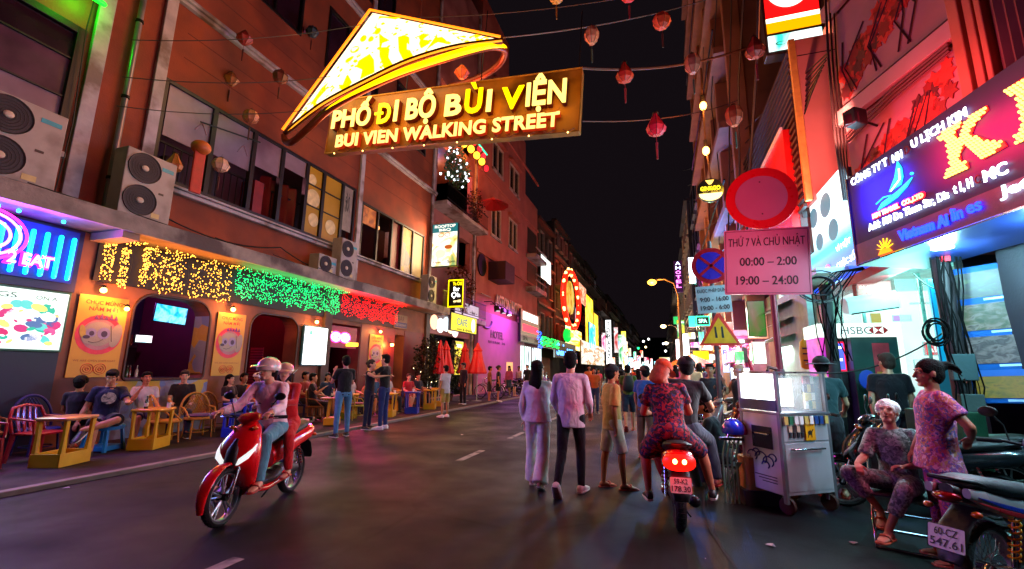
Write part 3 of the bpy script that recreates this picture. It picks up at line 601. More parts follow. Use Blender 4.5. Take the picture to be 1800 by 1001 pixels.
# ------------------------------------------------------------------ seats and tables
def wicker_chair(label, loc, rz, col='#a9701f', cush=None, group=None, H=.86):
    """round hooped back with lattice; faces +y"""
    T = thing('wicker_chair', label, 'chair', loc, rz, group); c = M(col, .55, 0, .3, 25, .4, 60); r = .27
    MB().lathe([(.02, .37), (r-.02, .37), (r, .385), (r, .41), (r-.02, .425), (.02, .425)], n=24).build('seat', c, T, smooth=True)
    back = MB(); pts = []
    for i in range(21): a = PI*i/20; pts.append((math.cos(a)*(r+.01)*1.03, -.2-.09*math.sin(a), .42+(H-.42)*math.sin(a)**.75))
    back.tube(pts, .022, 8); b = back.build('backrest', c, T, smooth=True)
    m = MB()
    for i in range(-7, 8):
        for s_ in (-1, 1):
            q = []
            for j in range(9):
                z = .45+j*(H-.5)/8; x = i*.045+s_*(z-.62)*.6; lim = (r)*max(0., 1-((z-.42)/(H-.42))**1.35)**.7
                if abs(x) < lim: q.append((x, -.215-.075*((z-.42)/(H-.42))+.004*s_-.02*(1-(x/r)**2), z))
            if len(q) > 1: m.tube(q, .0085, 5)
    m.build('lattice', c, b, kind='stuff')
    for sx in (-1, 1):
        for y in (-.17, .17): MB().tube([(sx*.17, y, .38), (sx*.2, y*1.15, 0)], .017, 8).build('leg', c, T, smooth=True)
        MB().tube([(sx*.27, -.2, .62), (sx*.29, 0, .6), (sx*.25, .18, .42)], .017, 8).build('arm', c, T, smooth=True)
    MB().tube([(math.cos(2*PI*i/20)*.2, math.sin(2*PI*i/20)*.2, .13) for i in range(20)], .01, 6, closed=True).build('stretcher', c, T, smooth=True)
    if cush: MB().lathe([(.01, .43), (.22, .43), (.25, .455), (.22, .48), (.01, .485)], n=24).build('cushion', cloth(cush), T, smooth=True)
    return T
def plastic_chair(label, loc, rz, col, group=None):
    T = thing('plastic_chair', label, 'chair', loc, rz, group); c = M(col, .3, 0, .12, 4, .02, coat=.4)
    MB().loft([((0, 0, z), (1, 0, 0), (0, 1, 0), x, y) for z, x, y in ((.40, .22, .21), (.425, .24, .225), (.435, .22, .2))], 20, 5).build('seat', c, T, smooth=True)
    b = MB().tube([(-.23, -.2, .43), (-.25, -.26, .66), (-.2, -.3, .8), (0, -.315, .84), (.2, -.3, .8), (.25, -.26, .66), (.23, -.2, .43)], .022, 8).build('backrest', c, T, smooth=True)
    for x in (-.12, -.04, .04, .12): MB().loft([((x, -.21, .43), (1, 0, 0), (0, 1, 0), .022, .008), ((x*1.1, -.28, .66), (1, 0, 0), (0, 1, 0), .026, .008), ((x*1.0, -.305, .81), (1, 0, 0), (0, 1, 0), .02, .008)], 8, 4).build('slat', c, b, smooth=True)
    for sx in (-1, 1):
        MB().tube([(.25*sx, -.25, .65), (.275*sx, -.02, .64), (.27*sx, .17, .62), (.25*sx, .19, .43)], .02, 8).build('arm', c, T, smooth=True)
        for y in (-.19, .18): MB().loft([((.21*sx, y, .42), (1, 0, 0), (0, 1, 0), .03, .03), ((.24*sx, y*1.15, 0), (1, 0, 0), (0, 1, 0), .022, .022)], 8, 3).build('leg', c, T, smooth=True)
    return T
def bar_table(label, loc, rz, col, group=None, topc=None, w_=.62, d=.5, H=.7, round_=False):
    """plastic table: slab on four tapering legs that end in a tray base"""
    T = thing('table', label, 'table', loc, rz, group); c = M(col, .4, 0, .15, 5, .05, coat=.2, dirt=None); tc_ = M(topc, .35, 0, .15, 5, .05, coat=.3) if topc else c
    if round_:
        MB().lathe([(.01, H-.035), (.3, H-.035), (.32, H-.02), (.31, H), (.01, H)], n=28).build('tabletop', tc_, T, smooth=True)
        for i in range(4): a = PI/4+PI/2*i; MB().bar((math.cos(a)*.16, math.sin(a)*.16, .2), (math.cos(a)*.12, math.sin(a)*.12, H-.03), .045).build('leg', c, T, bevel=.006)
        MB().prism(rrect(-.2, .2, .02, .2), -.18, .18).build('base_tray', c, T, bevel=.012); return T
    MB().loft([((0, 0, z), (1, 0, 0), (0, 1, 0), w_/2*a, d/2*a) for z, a in ((H-.045, .95), (H-.03, 1), (H-.008, 1), (H, .97))], 28, 7).build('tabletop', tc_, T, smooth=True)
    for sx in (-1, 1):
        for sy in (-1, 1):
            MB().loft([((sx*(w_/2-.09), sy*(d/2-.07), .17), (1, 0, 0), (0, 1, 0), .045, .03), ((sx*(w_/2-.085), sy*(d/2-.065), .4), (1, 0, 0), (0, 1, 0), .028, .022), ((sx*(w_/2-.08), sy*(d/2-.06), H-.04), (1, 0, 0), (0, 1, 0), .035, .026)], 10, 5).build('leg', c, T, smooth=True)
    x, y = w_/2-.04, d/2-.04; m = MB(); z0, z1 = 0.0, .19
    m.box(-x, x, -y, -y+.02, z0, z1); m.box(-x, x, y-.02, y, z0, z1); m.box(-x, -x+.02, -y+.021, y-.021, z0, z1); m.box(x-.02, x, -y+.021, y-.021, z0, z1); m.box(-x+.021, x-.021, -y+.021, y-.021, z0+.05, z0+.07)
    m.build('base_tray', c, T, bevel=.005)
    return T
def bottle(label, loc, col='#1c3a1a', group=None, h=.23, cap='#c0b060'):
    o = thing('bottle', label, 'bottle', loc, 0, group)
    MB().lathe([(.005, 0), (.03, 0), (.031, .01), (.031, h*.55), (.026, h*.66), (.013, h*.78), (.012, h*.97), (.005, h*.97)], n=12).build('glass_body', M(col, .1, 0, .1, coat=.5), o, smooth=True)
    MB().lathe([(.005, h*.97), (.014, h*.97), (.014, h), (.005, h)], n=10).build('bottle_cap', M(cap, .4, .6), o); 
    MB().lathe([(.0315, h*.18), (.0315, h*.45)], n=12, caps=False).build('paper_label', M('#cfc6b0', .6), o); return o
def cup(label, loc, group=None, col='#d8d8d4'):
    o = MB().lathe([(.004, 0), (.028, 0), (.036, .09), (.033, .09), (.026, .008), (.004, .008)], n=14).build('cup', M(col, .3, 0, .05), None, smooth=True); o.location = loc; return tag(o, label, 'cup', group)
# ------------------------------------------------------------------ lanterns
def lantern(label, loc, kind, col, group='silk lanterns strung over the street', s=1., tas='#7a1414', lit=0.):
    T = thing('lantern', label, 'lantern', loc, random.uniform(0, 3), group); c = M(col, .5, 0, .3, 8, .2) if not lit else E(col, lit)
    pr = {'diamond': [(.05, .16), (.09, .1), (.17, 0), (.1, -.09), (.045, -.14)], 'round': [(.05, .14), (.12, .1), (.165, 0), (.12, -.1), (.05, -.14)], 'drop': [(.035, .2), (.07, .12), (.15, -.03), (.13, -.1), (.05, -.15)],
          'tulip': [(.04, .17), (.1, .13), (.14, .03), (.125, -.08), (.05, -.18)], 'flat': [(.04, .09), (.12, .06), (.17, 0), (.12, -.06), (.04, -.09)]}[kind]; pr = [(a*s, b*s) for a, b in pr]
    rings = []; n = 16
    for r, h in pr: rings.append([Vector((math.cos(2*PI*j/n)*r*(1 if j % 2 == 0 else .9), math.sin(2*PI*j/n)*r*(1 if j % 2 == 0 else .9), h)) for j in range(n)])
    MB().rings(rings).build('silk_body', c, T)
    m = MB()
    for j in range(0, n, 2): a = 2*PI*j/n; m.tube([(math.cos(a)*r*1.01, math.sin(a)*r*1.01, h) for r, h in pr], .0035*s, 4)
    m.build('rib', M('#3a1510', .6), T, kind='stuff')
    zt, zb = pr[0][1], pr[-1][1]
    MB().lathe([(.01, zt), (.045*s, zt), (.04*s, zt+.025), (.01, zt+.025)], n=12).build('top_ring', M('#4a2a10', .5), T)
    MB().tube([(0, 0, zt), (0, 0, zt+.1)], .004, 4).build('hanger', BLACK, T)
    MB().tube([(0, 0, zb), (0, 0, zb-.1*s), (0, 0, zb-.12*s), (0, 0, zb-.38*s)], [.004, .004, .018*s, .012*s], 8).build('tassel', M(tas, .7, 0, .3), T)
    return T
# ------------------------------------------------------------------ ground
def ground_mat(c1, c2, rough, bump=.35, sc=1.2, cracks=False):
    m, N, L, b = _nodes('ground'); n = _noise(N, L, sc, 8); r = N.new('ShaderNodeValToRGB')
    r.color_ramp.elements[0].position = .35; r.color_ramp.elements[1].position = .68
    r.color_ramp.elements[0].color = (*lin(c1), 1); r.color_ramp.elements[1].color = (*lin(c2), 1); L.new(n.outputs[0], r.inputs[0])
    g = _noise(N, L, 90, 3); mx = N.new('ShaderNodeMixRGB'); mx.blend_type = 'OVERLAY'; mx.inputs[0].default_value = .45
    L.new(r.outputs[0], mx.inputs[1]); L.new(g.outputs[0], mx.inputs[2]); L.new(mx.outputs[0], b.inputs['Base Color'])
    n2 = _noise(N, L, .8, 6); mr = N.new('ShaderNodeMapRange'); mr.inputs['From Min'].default_value = .35; mr.inputs['From Max'].default_value = .7
    mr.inputs['To Min'].default_value = rough-.14; mr.inputs['To Max'].default_value = rough+.14; L.new(n2.outputs[0], mr.inputs['Value']); L.new(mr.outputs[0], b.inputs['Roughness'])
    if cracks:
        v = _noise(N, L, .55, kind='ShaderNodeTexVoronoi'); v.feature = 'DISTANCE_TO_EDGE'; wn = _noise(N, L, 3, 4); ma = N.new('ShaderNodeMath'); ma.operation = 'MULTIPLY'; L.new(v.outputs['Distance'], ma.inputs[0]); L.new(wn.outputs[0], ma.inputs[1])
        cr = N.new('ShaderNodeValToRGB'); cr.color_ramp.elements[0].position = .002; cr.color_ramp.elements[1].position = .007; cr.color_ramp.elements[0].color = (.35, .35, .35, 1); L.new(ma.outputs[0], cr.inputs[0])
        v2 = _noise(N, L, .22, kind='ShaderNodeTexVoronoi'); sp = N.new('ShaderNodeSeparateColor'); L.new(v2.outputs['Color'], sp.inputs[0]); m2 = N.new('ShaderNodeMapRange'); m2.inputs['To Min'].default_value = .7; m2.inputs['To Max'].default_value = 1.25; L.new(sp.outputs[0], m2.inputs['Value'])
        mu = N.new('ShaderNodeMixRGB'); mu.blend_type = 'MULTIPLY'; mu.inputs[0].default_value = 1; L.new(mx.outputs[0], mu.inputs[1]); L.new(cr.outputs[0], mu.inputs[2])
        mv = N.new('ShaderNodeMixRGB'); mv.blend_type = 'MULTIPLY'; mv.inputs[0].default_value = .8; L.new(mu.outputs[0], mv.inputs[1]); L.new(m2.outputs[0], mv.inputs[2]); L.new(mv.outputs[0], b.inputs['Base Color'])
    b.inputs['Specular IOR Level'].default_value = .09
    n3 = _noise(N, L, 160, 4); bp = N.new('ShaderNodeBump'); bp.inputs['Strength'].default_value = bump; bp.inputs['Distance'].default_value = .01
    L.new(n3.outputs[0], bp.inputs['Height']); L.new(bp.outputs[0], b.inputs['Normal']); return m
ROAD = ground_mat('#0e0d15', '#1b1a26', .58, .8, cracks=True); WALK = ground_mat('#2a2226', '#40363a', .7, sc=2); WALKR = ground_mat('#12181a', '#20292b', .5, .7, cracks=True)
def sheet(name, x0, x1, y0, y1, z, mat, n=1):
    return struct(MB().add([(x0, y0, z), (x1, y0, z), (x1, y1, z), (x0, y1, z)], [(0, 1, 2, 3)]).build(name, mat))
sheet('ground', -400, 400, -60, 1500, -.012, ground_mat('#1c1a1b', '#2a2726', .7))
sheet('road', -7.4, .42, -12, 420, 0, ROAD)
struct(MB().box(-10.9, -7.52, -12, 420, -.01, .055).build('left_pavement', WALK, bevel=.01))
struct(MB().box(-7.52, -7.38, -12, 420, -.01, .062).build('left_kerb', M('#6c625a', .7, 0, .3, 5, .3), bevel=.012))
struct(MB().add([(.12, -12, .0), (.42, -12, .035), (9, -12, .035), (9, 420, .035), (.42, 420, .035), (.12, 420, 0)], [(0, 1, 4, 5), (1, 2, 3, 4)]).build('right_pavement', WALKR))
seam = MB(); P = [gr(u, v) for u, v in ((1238, 800), (1238, 850), (1237, 900), (1250, 940), (1275, 980), (1310, 1030), (1380, 1200))]
for i in range(6): p, q = P[i], P[i+1]; seam.add([(p.x-.012, p.y, .039), (p.x+.012, p.y, .039), (q.x+.012, q.y, .039), (q.x-.012, q.y, .039)], [(0, 1, 2, 3)])
struct(seam.build('gutter_seam', M('#050505', .9)))
for i, (u, v) in enumerate(((822, 800), (908, 765), (975, 735), (80, 985))):
    p = gr(u, v); y = p.y; struct(MB().box(-3.42, -3.3, y-.55, y+.55, .002, .004).build('road_marking', M('#8f8a84', .7, 0, .5, 12, .1, dirt='#3a3534')))
for i, (u, v) in enumerate(((108, 859), (812, 765), (1253, 985), (1500, 960), (1345, 965))):
    p = gr(u, v); o = MB().add([(0, 0, 0), (.12, .01, .02), (.13, .08, .005), (.05, .1, .025), (0, .06, .01)], [(0, 1, 2, 3, 4), (4, 3, 2, 1, 0)]).build('paper_scrap', M('#b8b3b6', .8)); o.location = (p.x, p.y, .06 if p.x < -7.3 else .04 if p.x > .5 else .003); o.rotation_euler = (0, 0, i*1.3); o.scale = (.6, .6, .6)
    tag(o, ['crumpled white scrap of paper near the left kerb of the road', 'pale scrap of paper on the road before the seated customers', 'white scrap of paper in the gutter at the foot of the road seam', 'small pale scrap of paper by the old woman\'s sandals', 'tiny bottle top sized scrap on the right pavement'][i], 'litter', 'litter on the street')

# ------------------------------------------------------------------ left corner building: bar below, orange storeys above
FX = -10.5
ORANGE = M('#8c3c1e', .8, 0, .35, 1.2, .25, 30, dirt='#6c2c16'); TRIM = M('#ada0a6', .6, 0, .3, 3, .2, dirt='#6f5a55'); BLK = M('#0c090b', .5, 0, .3); CREAM = M('#a78469', .7, 0, .3, 2, .25)
bar = thing('bar_building', 'orange three storey corner building with pink pilasters over an open street bar', 'building', (FX, 0, 0), PI/2)
# local frame: x along the street, -y towards the street, z up
W3 = lambda a, b, t: (a, t, b)
# ground floor wall with arched window, doorways and a bay
g_out = [(-6, 0), (19, 0), (19, 4.05), (-6, 4.05)]
holes = [rrect(6.42, 8.15, 1.22, 3.05, .45, .12), rrect(9.3, 11.0, .02, 2.98, .4), rrect(12.35, 14.0, .02, 3.0, .05), rrect(16.3, 17.0, .02, 2.9, .1)]
gw = wall_holes(g_out, holes, .5, W3).build('ground_floor_wall', M('#8a5640', .7, 0, .35, 1.5, .2, dirt='#5e3a33'), bar)
MB().box(14.05, 16.28, -.014, -.004, .06, 3.1).build('red_wall_panel', M('#6d1016', .5, 0, .3, 2, .1), gw)
MB().box(17.02, 18.98, -.014, -.004, .06, 3.1).build('red_wall_panel', M('#6d1016', .5, 0, .3, 2, .1), gw)
MB().box(6.3, 8.28, -.02, -.005, .06, 1.2).build('patterned_dado', floral(['#b99a2a', '#6f88b4', '#8a98ac', '#c1a43a'], 3.2, .6), gw); MB().box(8.13, 8.148, .01, .49, 1.35, 2.75).build('patterned_reveal', floral(['#b99a2a', '#6f88b4', '#8a98ac', '#c1a43a'], 3.2, .6), gw)
MB().box(-6, 5.3, -.05, -.004, .06, 1.75).build('dark_blue_base', M('#141238', .5, 0, .2, 2, .1), gw)
MB().box(-6, 5.36, -.03, -.004, 2.86, 4.04).build('violet_fascia', M('#1b1560', .4, 0, .2, 2, .05), gw)
for a0, a1, b0, b1 in ((6.42, 8.15, 1.22, 3.05), (9.3, 11.0, .05, 2.98)):
    pts = [(x, -.01, z) for x, z in rrect(a0, a1, b0, b1, .42, .1)]
    MB().tube(pts, .028, 6, closed=True).build('arch_frame', M('#3a2018', .5), gw, smooth=True)
# rooms behind the openings
room = MB(); room.box(-6, 19, 3.4, 3.5, 0, 4.0); room.box(-6, 19, .51, 3.4, -.02, .05); room.box(-6, 19, .51, 3.4, 3.92, 4.04)
room.build('bar_room', M('#2a1420', .7, 0, .3, 2), bar)
for x, c in ((5.5, '#2a1830'), (8.75, '#5a1020'), (11.6, '#4a0f1c'), (15.2, '#3a0e16')): MB().box(x, x+.1, .51, 3.39, .05, 3.9).build('room_divider', M(c, .7), bar)
MB().box(6.3, 8.3, 1.2, 1.8, .05, 1.25).build('bar_counter', M('#2c1a14', .4), bar)
sh = MB().box(5.7, 8.6, 3.1, 3.38, 1.5, 1.54).box(5.7, 8.6, 3.1, 3.38, 2.0, 2.04).build('bottle_shelf', M('#3a2418', .5), bar)
for i in range(26): MB().lathe([(.005, 0), (.035, 0), (.035, .16), (.012, .22), (.012, .3)], (5.85+i*.105, 3.22, 1.54+.5*(i % 2)), 8).build('shelf_bottle', M(['#38502a', '#7a4a18', '#a8a8a0', '#20304a'][i % 4], .15, coat=.5), sh, smooth=True)
for i in range(7): MB().lathe([(.005, 0), (.033, 0), (.034, .15), (.013, .2), (.012, .27)], (6.75+i*.1, 1.05+.07*(i % 2), 1.25), 10).build('counter_bottle', M(['#c8c8c0', '#38502a', '#7a2a18'][i % 3], .15, coat=.5), bar, smooth=True)
MB().box(6.4, 8.1, .2, 1.15, 1.19, 1.25).build('window_shelf', M('#3b2a22', .5), bar)
# white slatted shutters in the doorway
for x0 in (9.55, 10.75):
    f = MB().box(x0, x0+.03, 1.0, 1.5, .3, 2.1).build('shutter', M('#7a1020', .5), bar)
    for k in range(22): MB().box(x0-.012, x0-.002, 1.0, 1.48, .35+k*.08, .39+k*.08).build('slat', M('#a83848', .4, 0, .1), f)
MB().box(12.4, 13.95, 1.3, 1.36, .05, 3.2).build('pink_back_wall', M('#b02a4a', .6, 0, .15), bar)
lamp('POINT', (7.3, 2.2, 3.4), 70, '#a050d0', bar, .2, name='room_light'); lamp('POINT', (10.2, 2.0, 3.3), 60, '#d02040', bar, .2, name='room_light'); lamp('POINT', (13.2, .9, 3.2), 40, '#ff3080', bar, .2, name='room_light'); lamp('POINT', (9.5, 1.4, 7.6), 60, '#c07080', bar, .2, name='room_light')
# screens and small lit signs in the bar
def litpanel(parent, name, x, y, z, w_, h_, mat, ry=0, frame='#101014', t=.04, rz=0):
    f = MB().box(-w_/2-.02, w_/2+.02, 0, t, -h_/2-.02, h_/2+.02).build(name, M(frame, .4), parent, bevel=.004); f.location = (x, y, z); f.rotation_euler = (0, ry, rz)
    MB().box(-w_/2, w_/2, -.004, -.001, -h_/2, h_/2).build('screen', mat, f); return f
def LB(u, v, off=0.): p = ax(u, v, FX+off); return p.y, p.z
tv = thing('television', 'wall television with a cyan blue picture inside the arched window', 'television', (FX-1.3, 8.1, 2.8), PI/2)
litpanel(tv, 'casing', 0, 0, 0, .78, .42, Eart(['#0a5ab0', '#22b4f0', '#8adcf8', '#1470c8'], 4, 1.6), .05)
tv = thing('menu_light', 'small white and pink lit panel low inside the arched window', 'sign', (FX-.75, 7.2, 2.12), PI/2); litpanel(tv, 'casing', 0, 0, 0, .34, .15, Eart(['#ff9ad8', '#ffffff', '#7ae8ff'], 3, 2.5))
tv = thing('drink_cooler', 'small blue lit drink cooler with red and white emblem behind the bar window', 'cooler', (FX-2.2, 9.3, 1.25), PI/2)
MB().box(-.2, .2, 0, .4, 0, .75).build('cabinet', M('#101430', .4), tv, bevel=.01); MB().box(-.17, .17, -.012, -.003, .05, .5).build('door_glass', Eart(['#050a30', '#1428a8', '#2a48e0', '#a0c0ff'], 7, .9), tv)
MB().box(-.19, .19, -.012, -.003, .55, .7).build('header', E('#3030ff', 2), tv); MB().sph((-.11, -.02, .625), (.05, .01, .05), 12, 6).build('emblem', E('#ff3060', 3), tv)

# slab over the ground floor
sl = MB().box(-6, 19.2, -.98, -.002, 4.06, 4.26).build('canopy_slab', M('#6e655f', .7, 0, .4, 2.5, .3, dirt='#3c3436'), bar)
MB().box(-6, 19.2, -1.06, -.985, 4.02, 4.34).build('slab_edge', M('#8d8077', .7, 0, .4, 3, .4, dirt='#4b3c3a'), bar, bevel=.015)
MB().box(5.45, 5.75, -.95, -.02, 3.9, 4.05).build('concrete_beam', CREAM, bar)
for x in (12.0, 18.7): MB().box(x, x+.35, -.12, -.002, .06, 4.05).build('pillar', M('#4d4038', .7, 0, .3, 3), bar, bevel=.01)

# upper storeys
u_out = [(-6, 4.27), (19.0, 4.27), (19.0, 22.0), (-6, 22.0)]
wins = [(-2.2, 1.6, 5.6, 8.1), (1.9, 4.78, 5.55, 8.0), (6.28, 13.15, 5.62, 8.02), (13.55, 18.3, 5.55, 7.72), (6.9, 9.9, 11.9, 14.2), (11.0, 14.0, 11.6, 14.0), (1.0, 4.5, 11.6, 14.2), (15.3, 18.0, 11.6, 14.0), (7.2, 10.4, 16, 18.2), (11.5, 14.8, 16, 18.2)]
uw = wall_holes(u_out, [rrect(a, b, c, d) for a, b, c, d in wins], .3, W3).build('upper_wall', ORANGE, bar)
# grooves in the render (proud bands)
for z in (8.75, 9.4, 10.9, 11.5): MB().box(6.6, 18.6, -.008, -.001, z, z+.018).build('render_joint', M('#6a2818', .8), uw)
for x, w_ in ((4.86, .26), (6.02, .24), (13.25, .22), (18.78, .2)):
    MB().box(x, x+w_, -.09, -.003, 4.27, 22).build('pilaster', TRIM, bar, bevel=.012)
for (x0, x1, z) in ((4.0, 19.1, 10.15), (6.3, 18.9, 15.0)):
    MB().box(x0, x1, -.20, -.003, z-.07, z+.03).build('cornice', TRIM, bar, bevel=.02); MB().box(x0, x1, -.13, -.004, z-.16, z-.074).build('cornice', TRIM, bar, bevel=.015)
MB().box(6.3, 19.0, -.16, -.003, 5.4, 5.5).build('window_ledge', TRIM, bar, bevel=.02); MB().box(6.3, 19.0, -.22, -.003, 5.505, 5.56).build('window_ledge', TRIM, bar, bevel=.012)
MB().box(-6, 4.8, -.12, -.003, 5.3, 5.42).build('window_ledge', TRIM, bar, bevel=.02)
# interiors of the upper windows
MB().box(-6, 18.9, 2.6, 2.7, 4.3, 19).build('upper_room_wall', M('#2b1622', .8), bar); MB().box(-6, 18.9, .3, 2.6, 5.3, 5.4).build('upper_floor', M('#2a1a1c', .8), bar); MB().box(-6, 18.9, .3, 2.6, 8.3, 8.4).build('upper_ceiling', M('#4a3038', .8), bar)
FR = M('#0d070b', .45, 0, .3)
def frame_rect(x0, x1, z0, z1, parent, w_=.09, y0=-.03, y1=.12):
    f = MB().box(x0, x0+w_, y0, y1, z0, z1).box(x1-w_, x1, y0, y1, z0, z1).box(x0+w_+.001, x1-w_-.001, y0, y1, z1-w_, z1).box(x0+w_+.001, x1-w_-.001, y0, y1, z0, z0+w_).build('window', FR, parent, bevel=.006); return f
PANE_L = M('#8c7484', .35, 0, .3, 1.5, .02, dirt='#6e5364'); PANE_D = M('#2e1726', .15, 0, .5, 1.2, .02)
# window A (two leaves at far left)
for (x0, x1, z0, z1, _) in [(a, b, c, d, 0) for a, b, c, d in wins[:2]]:
    f = frame_rect(x0, x1, z0, z1, bar, .14)
    xm = x0+(x1-x0)*.45; MB().box(xm-.09, xm+.09, -.04, .1, z0+.1, z1-.1).build('mullion', FR, f)
    for a, b in ((x0+.14, xm-.09), (xm+.09, x1-.14)):
        hz = [z0+.14, z0+.95, z0+1.75, z1-.14]
        for i in range(3): MB().box(a, b, .05, .07, hz[i]+.015, hz[i+1]-.015).build('pane', [M('#93525a', .2, 0, .2, 1, .02), PANE_L, PANE_D][i] if b < xm else [PANE_L, M('#5c3c4c', .2, 0, .5, 1.5, .02), PANE_D][i], f); MB().box(a, b, .0, .09, hz[i]-.014, hz[i]+.014).build('transom', FR, f)
# long window B: pale upper lights, dark opening with red drapes, yellow painted panel
x0, x1, z0, z1 = wins[2]; f = frame_rect(x0, x1, z0, z1, bar, .09)
xs = [6.37, 7.55, 8.75, 9.75, 10.75, 11.5, 12.45, 13.05]
for i in range(1, 7): MB().box(xs[i]-.06, xs[i]+.06, -.035, .1, z0+.09, z1-.09).build('mullion', FR, f)
for i in range(4):
    h = [1.25, 1.15, .9, .5][i]; MB().box(xs[i]+.06, xs[i+1]-.06, .03, .05, z1-.09-h, z1-.09).build('pane', PANE_L, f)
    if i in (0, 1): MB().tube([(xs[i]+.75, .02, z1-.85), (xs[i]+.9, .02, z1-.6), (xs[i]+1.05, .02, z1-.85)], .012, 6).build('emblem', M('#b08894', .5), f)
MB().box(9.0, 9.3, .1, .6, z0+.1, z1-1.35).build('drape', M('#7c1014', .5), f)
dr = MB(); dr.loft([((9.35+i*.16, .2+.1*(-1)**i, (z0+z1-1.1)/2), (1, 0, 0), (0, 0, 1), .04, (z1-z0-1.0)/2) for i in range(9)], 8, 6); dr.build('drape', M('#5c0d10', .35, 0, .4, 2, .1), f, smooth=True)
yp = MB().box(10.82, 11.42, .02, .06, z0+.1, z1-.1).box(11.56, 12.38, .02, .06, z0+.1, z1-.1).build('painted_panel', M('#b08410', .45, 0, .15, 2), f)
for x, z, r in ((11.1, 6.9, .3), (11.2, 6.2, .22), (11.0, 7.5, .18), (12.0, 6.2, .25)): MB().lathe([(.6*r, 0), (r, 0), (r, .01), (.6*r, .01)], n=24, ax='x').build('swirl', M('#e0c890', .5), yp).matrix_local = Matrix.Translation((x, .01, z))@Matrix.Rotation(PI/2, 4, 'Z')
for zz in (6.6, 7.3): MB().box(10.8, 12.4, -.01, .019, zz, zz+.04).build('transom', FR, f)
bn = MB().box(12.5, 13.0, .0, .03, 6.3, z1-.1).build('banner_panel', M('#8f8478', .6), f); text('永久', .25, .75, BLACK, bn, (12.75, -.004, 7.35), .003, .02)
MB().tube([(7.0, -.3, 7.25), (8.45, -.55, 7.42)], .02, 6).build('lamp_bracket', FR, bar)
bl = thing('red_banner', 'long narrow red hanging banner under an orange lantern at the upper window', 'banner', tuple(ax(352, 268, FX+.9)), PI/2); MB().loft([((0, 0, 0), (1, 0, 0), (0, 1, 0), .13, .03), ((0, 0, -.95), (1, 0, 0), (0, 1, 0), .13, .03)], 12, 4).build('cloth', M('#b0180c', .5), bl)
MB().sph((0, 0, .12), (.2, .2, .16), 14, 8).build('lantern_top', M('#c06020', .5), bl, smooth=True)
z_b = 5.62
# window C
x0, x1, z0, z1 = wins[3]; f = frame_rect(x0, x1, z0, z1, bar, .08)
for x in (14.6, 15.6, 16.4, 17.3): MB().box(x-.04, x+.04, -.03, .1, z0+.08, z1-.08).build('mullion', FR, f)
MB().box(15.64, 16.36, .1, .16, z0+.1, z1-.1).build('red_door', M('#7c1014', .4), f)
MB().box(16.44, 17.26, .03, .06, z0+.1, z1-.1).build('painted_panel', floral(['#b08a20', '#5a6a70', '#8a8478', '#b89a40'], 2.2, .5), f); MB().box(17.34, 18.2, .03, .06, z0+.1, z1-.1).build('banner_panel', M('#8a7c50', .5, 0, .3, 3), f)
MB().box(13.65, 14.5, .03, .05, z1-.8, z1-.1).build('pane', Eart(['#5a1808', '#c05818', '#e8862a'], 4, .7), f)
for i in range(34): MB().bar((6.45+i*.19, .2, z_b+.1), (6.45+i*.19, .2, z_b+.95), .02).build('rail_bar', DARKMETAL, bar) if i % 1 == 0 else None
MB().bar((6.4, .2, z_b+.97), (13.0, .2, z_b+.97), .045).build('hand_rail', DARKMETAL, bar)
for x, z, w_, h_, c in ((7.0, 5.75, .5, .8, '#3a1a18'), (8.0, 5.75, .35, 1.1, '#241018'), (11.9, 5.75, .3, .7, '#50241c')): MB().box(x, x+w_, .7, 1.1, z, z+h_).build('stacked_furniture', M(c, .6), bar, bevel=.02)
for x in (7.4, 8.6, 14.9, 16.0): MB().sph((x, 1.0, 7.5), (.09, .09, .11), 10, 6).build('room_bulb', E('#ff9a58', 3), bar, smooth=True)
# higher windows (dim glass)
for a, b, c, d in wins[4:]:
    f = frame_rect(a, b, c, d, bar, .1); n = 3
    for i in range(n):
        q0, q1 = a+.1+(b-a-.2)*i/n, a+.1+(b-a-.2)*(i+1)/n; MB().box(q0+.03, q1-.03, .04, .06, c+.13, d-.13).build('pane', PANE_D, f)
        if i: MB().box(q0-.03, q0+.03, -.02, .08, c+.1, d-.1).build('mullion', FR, f)
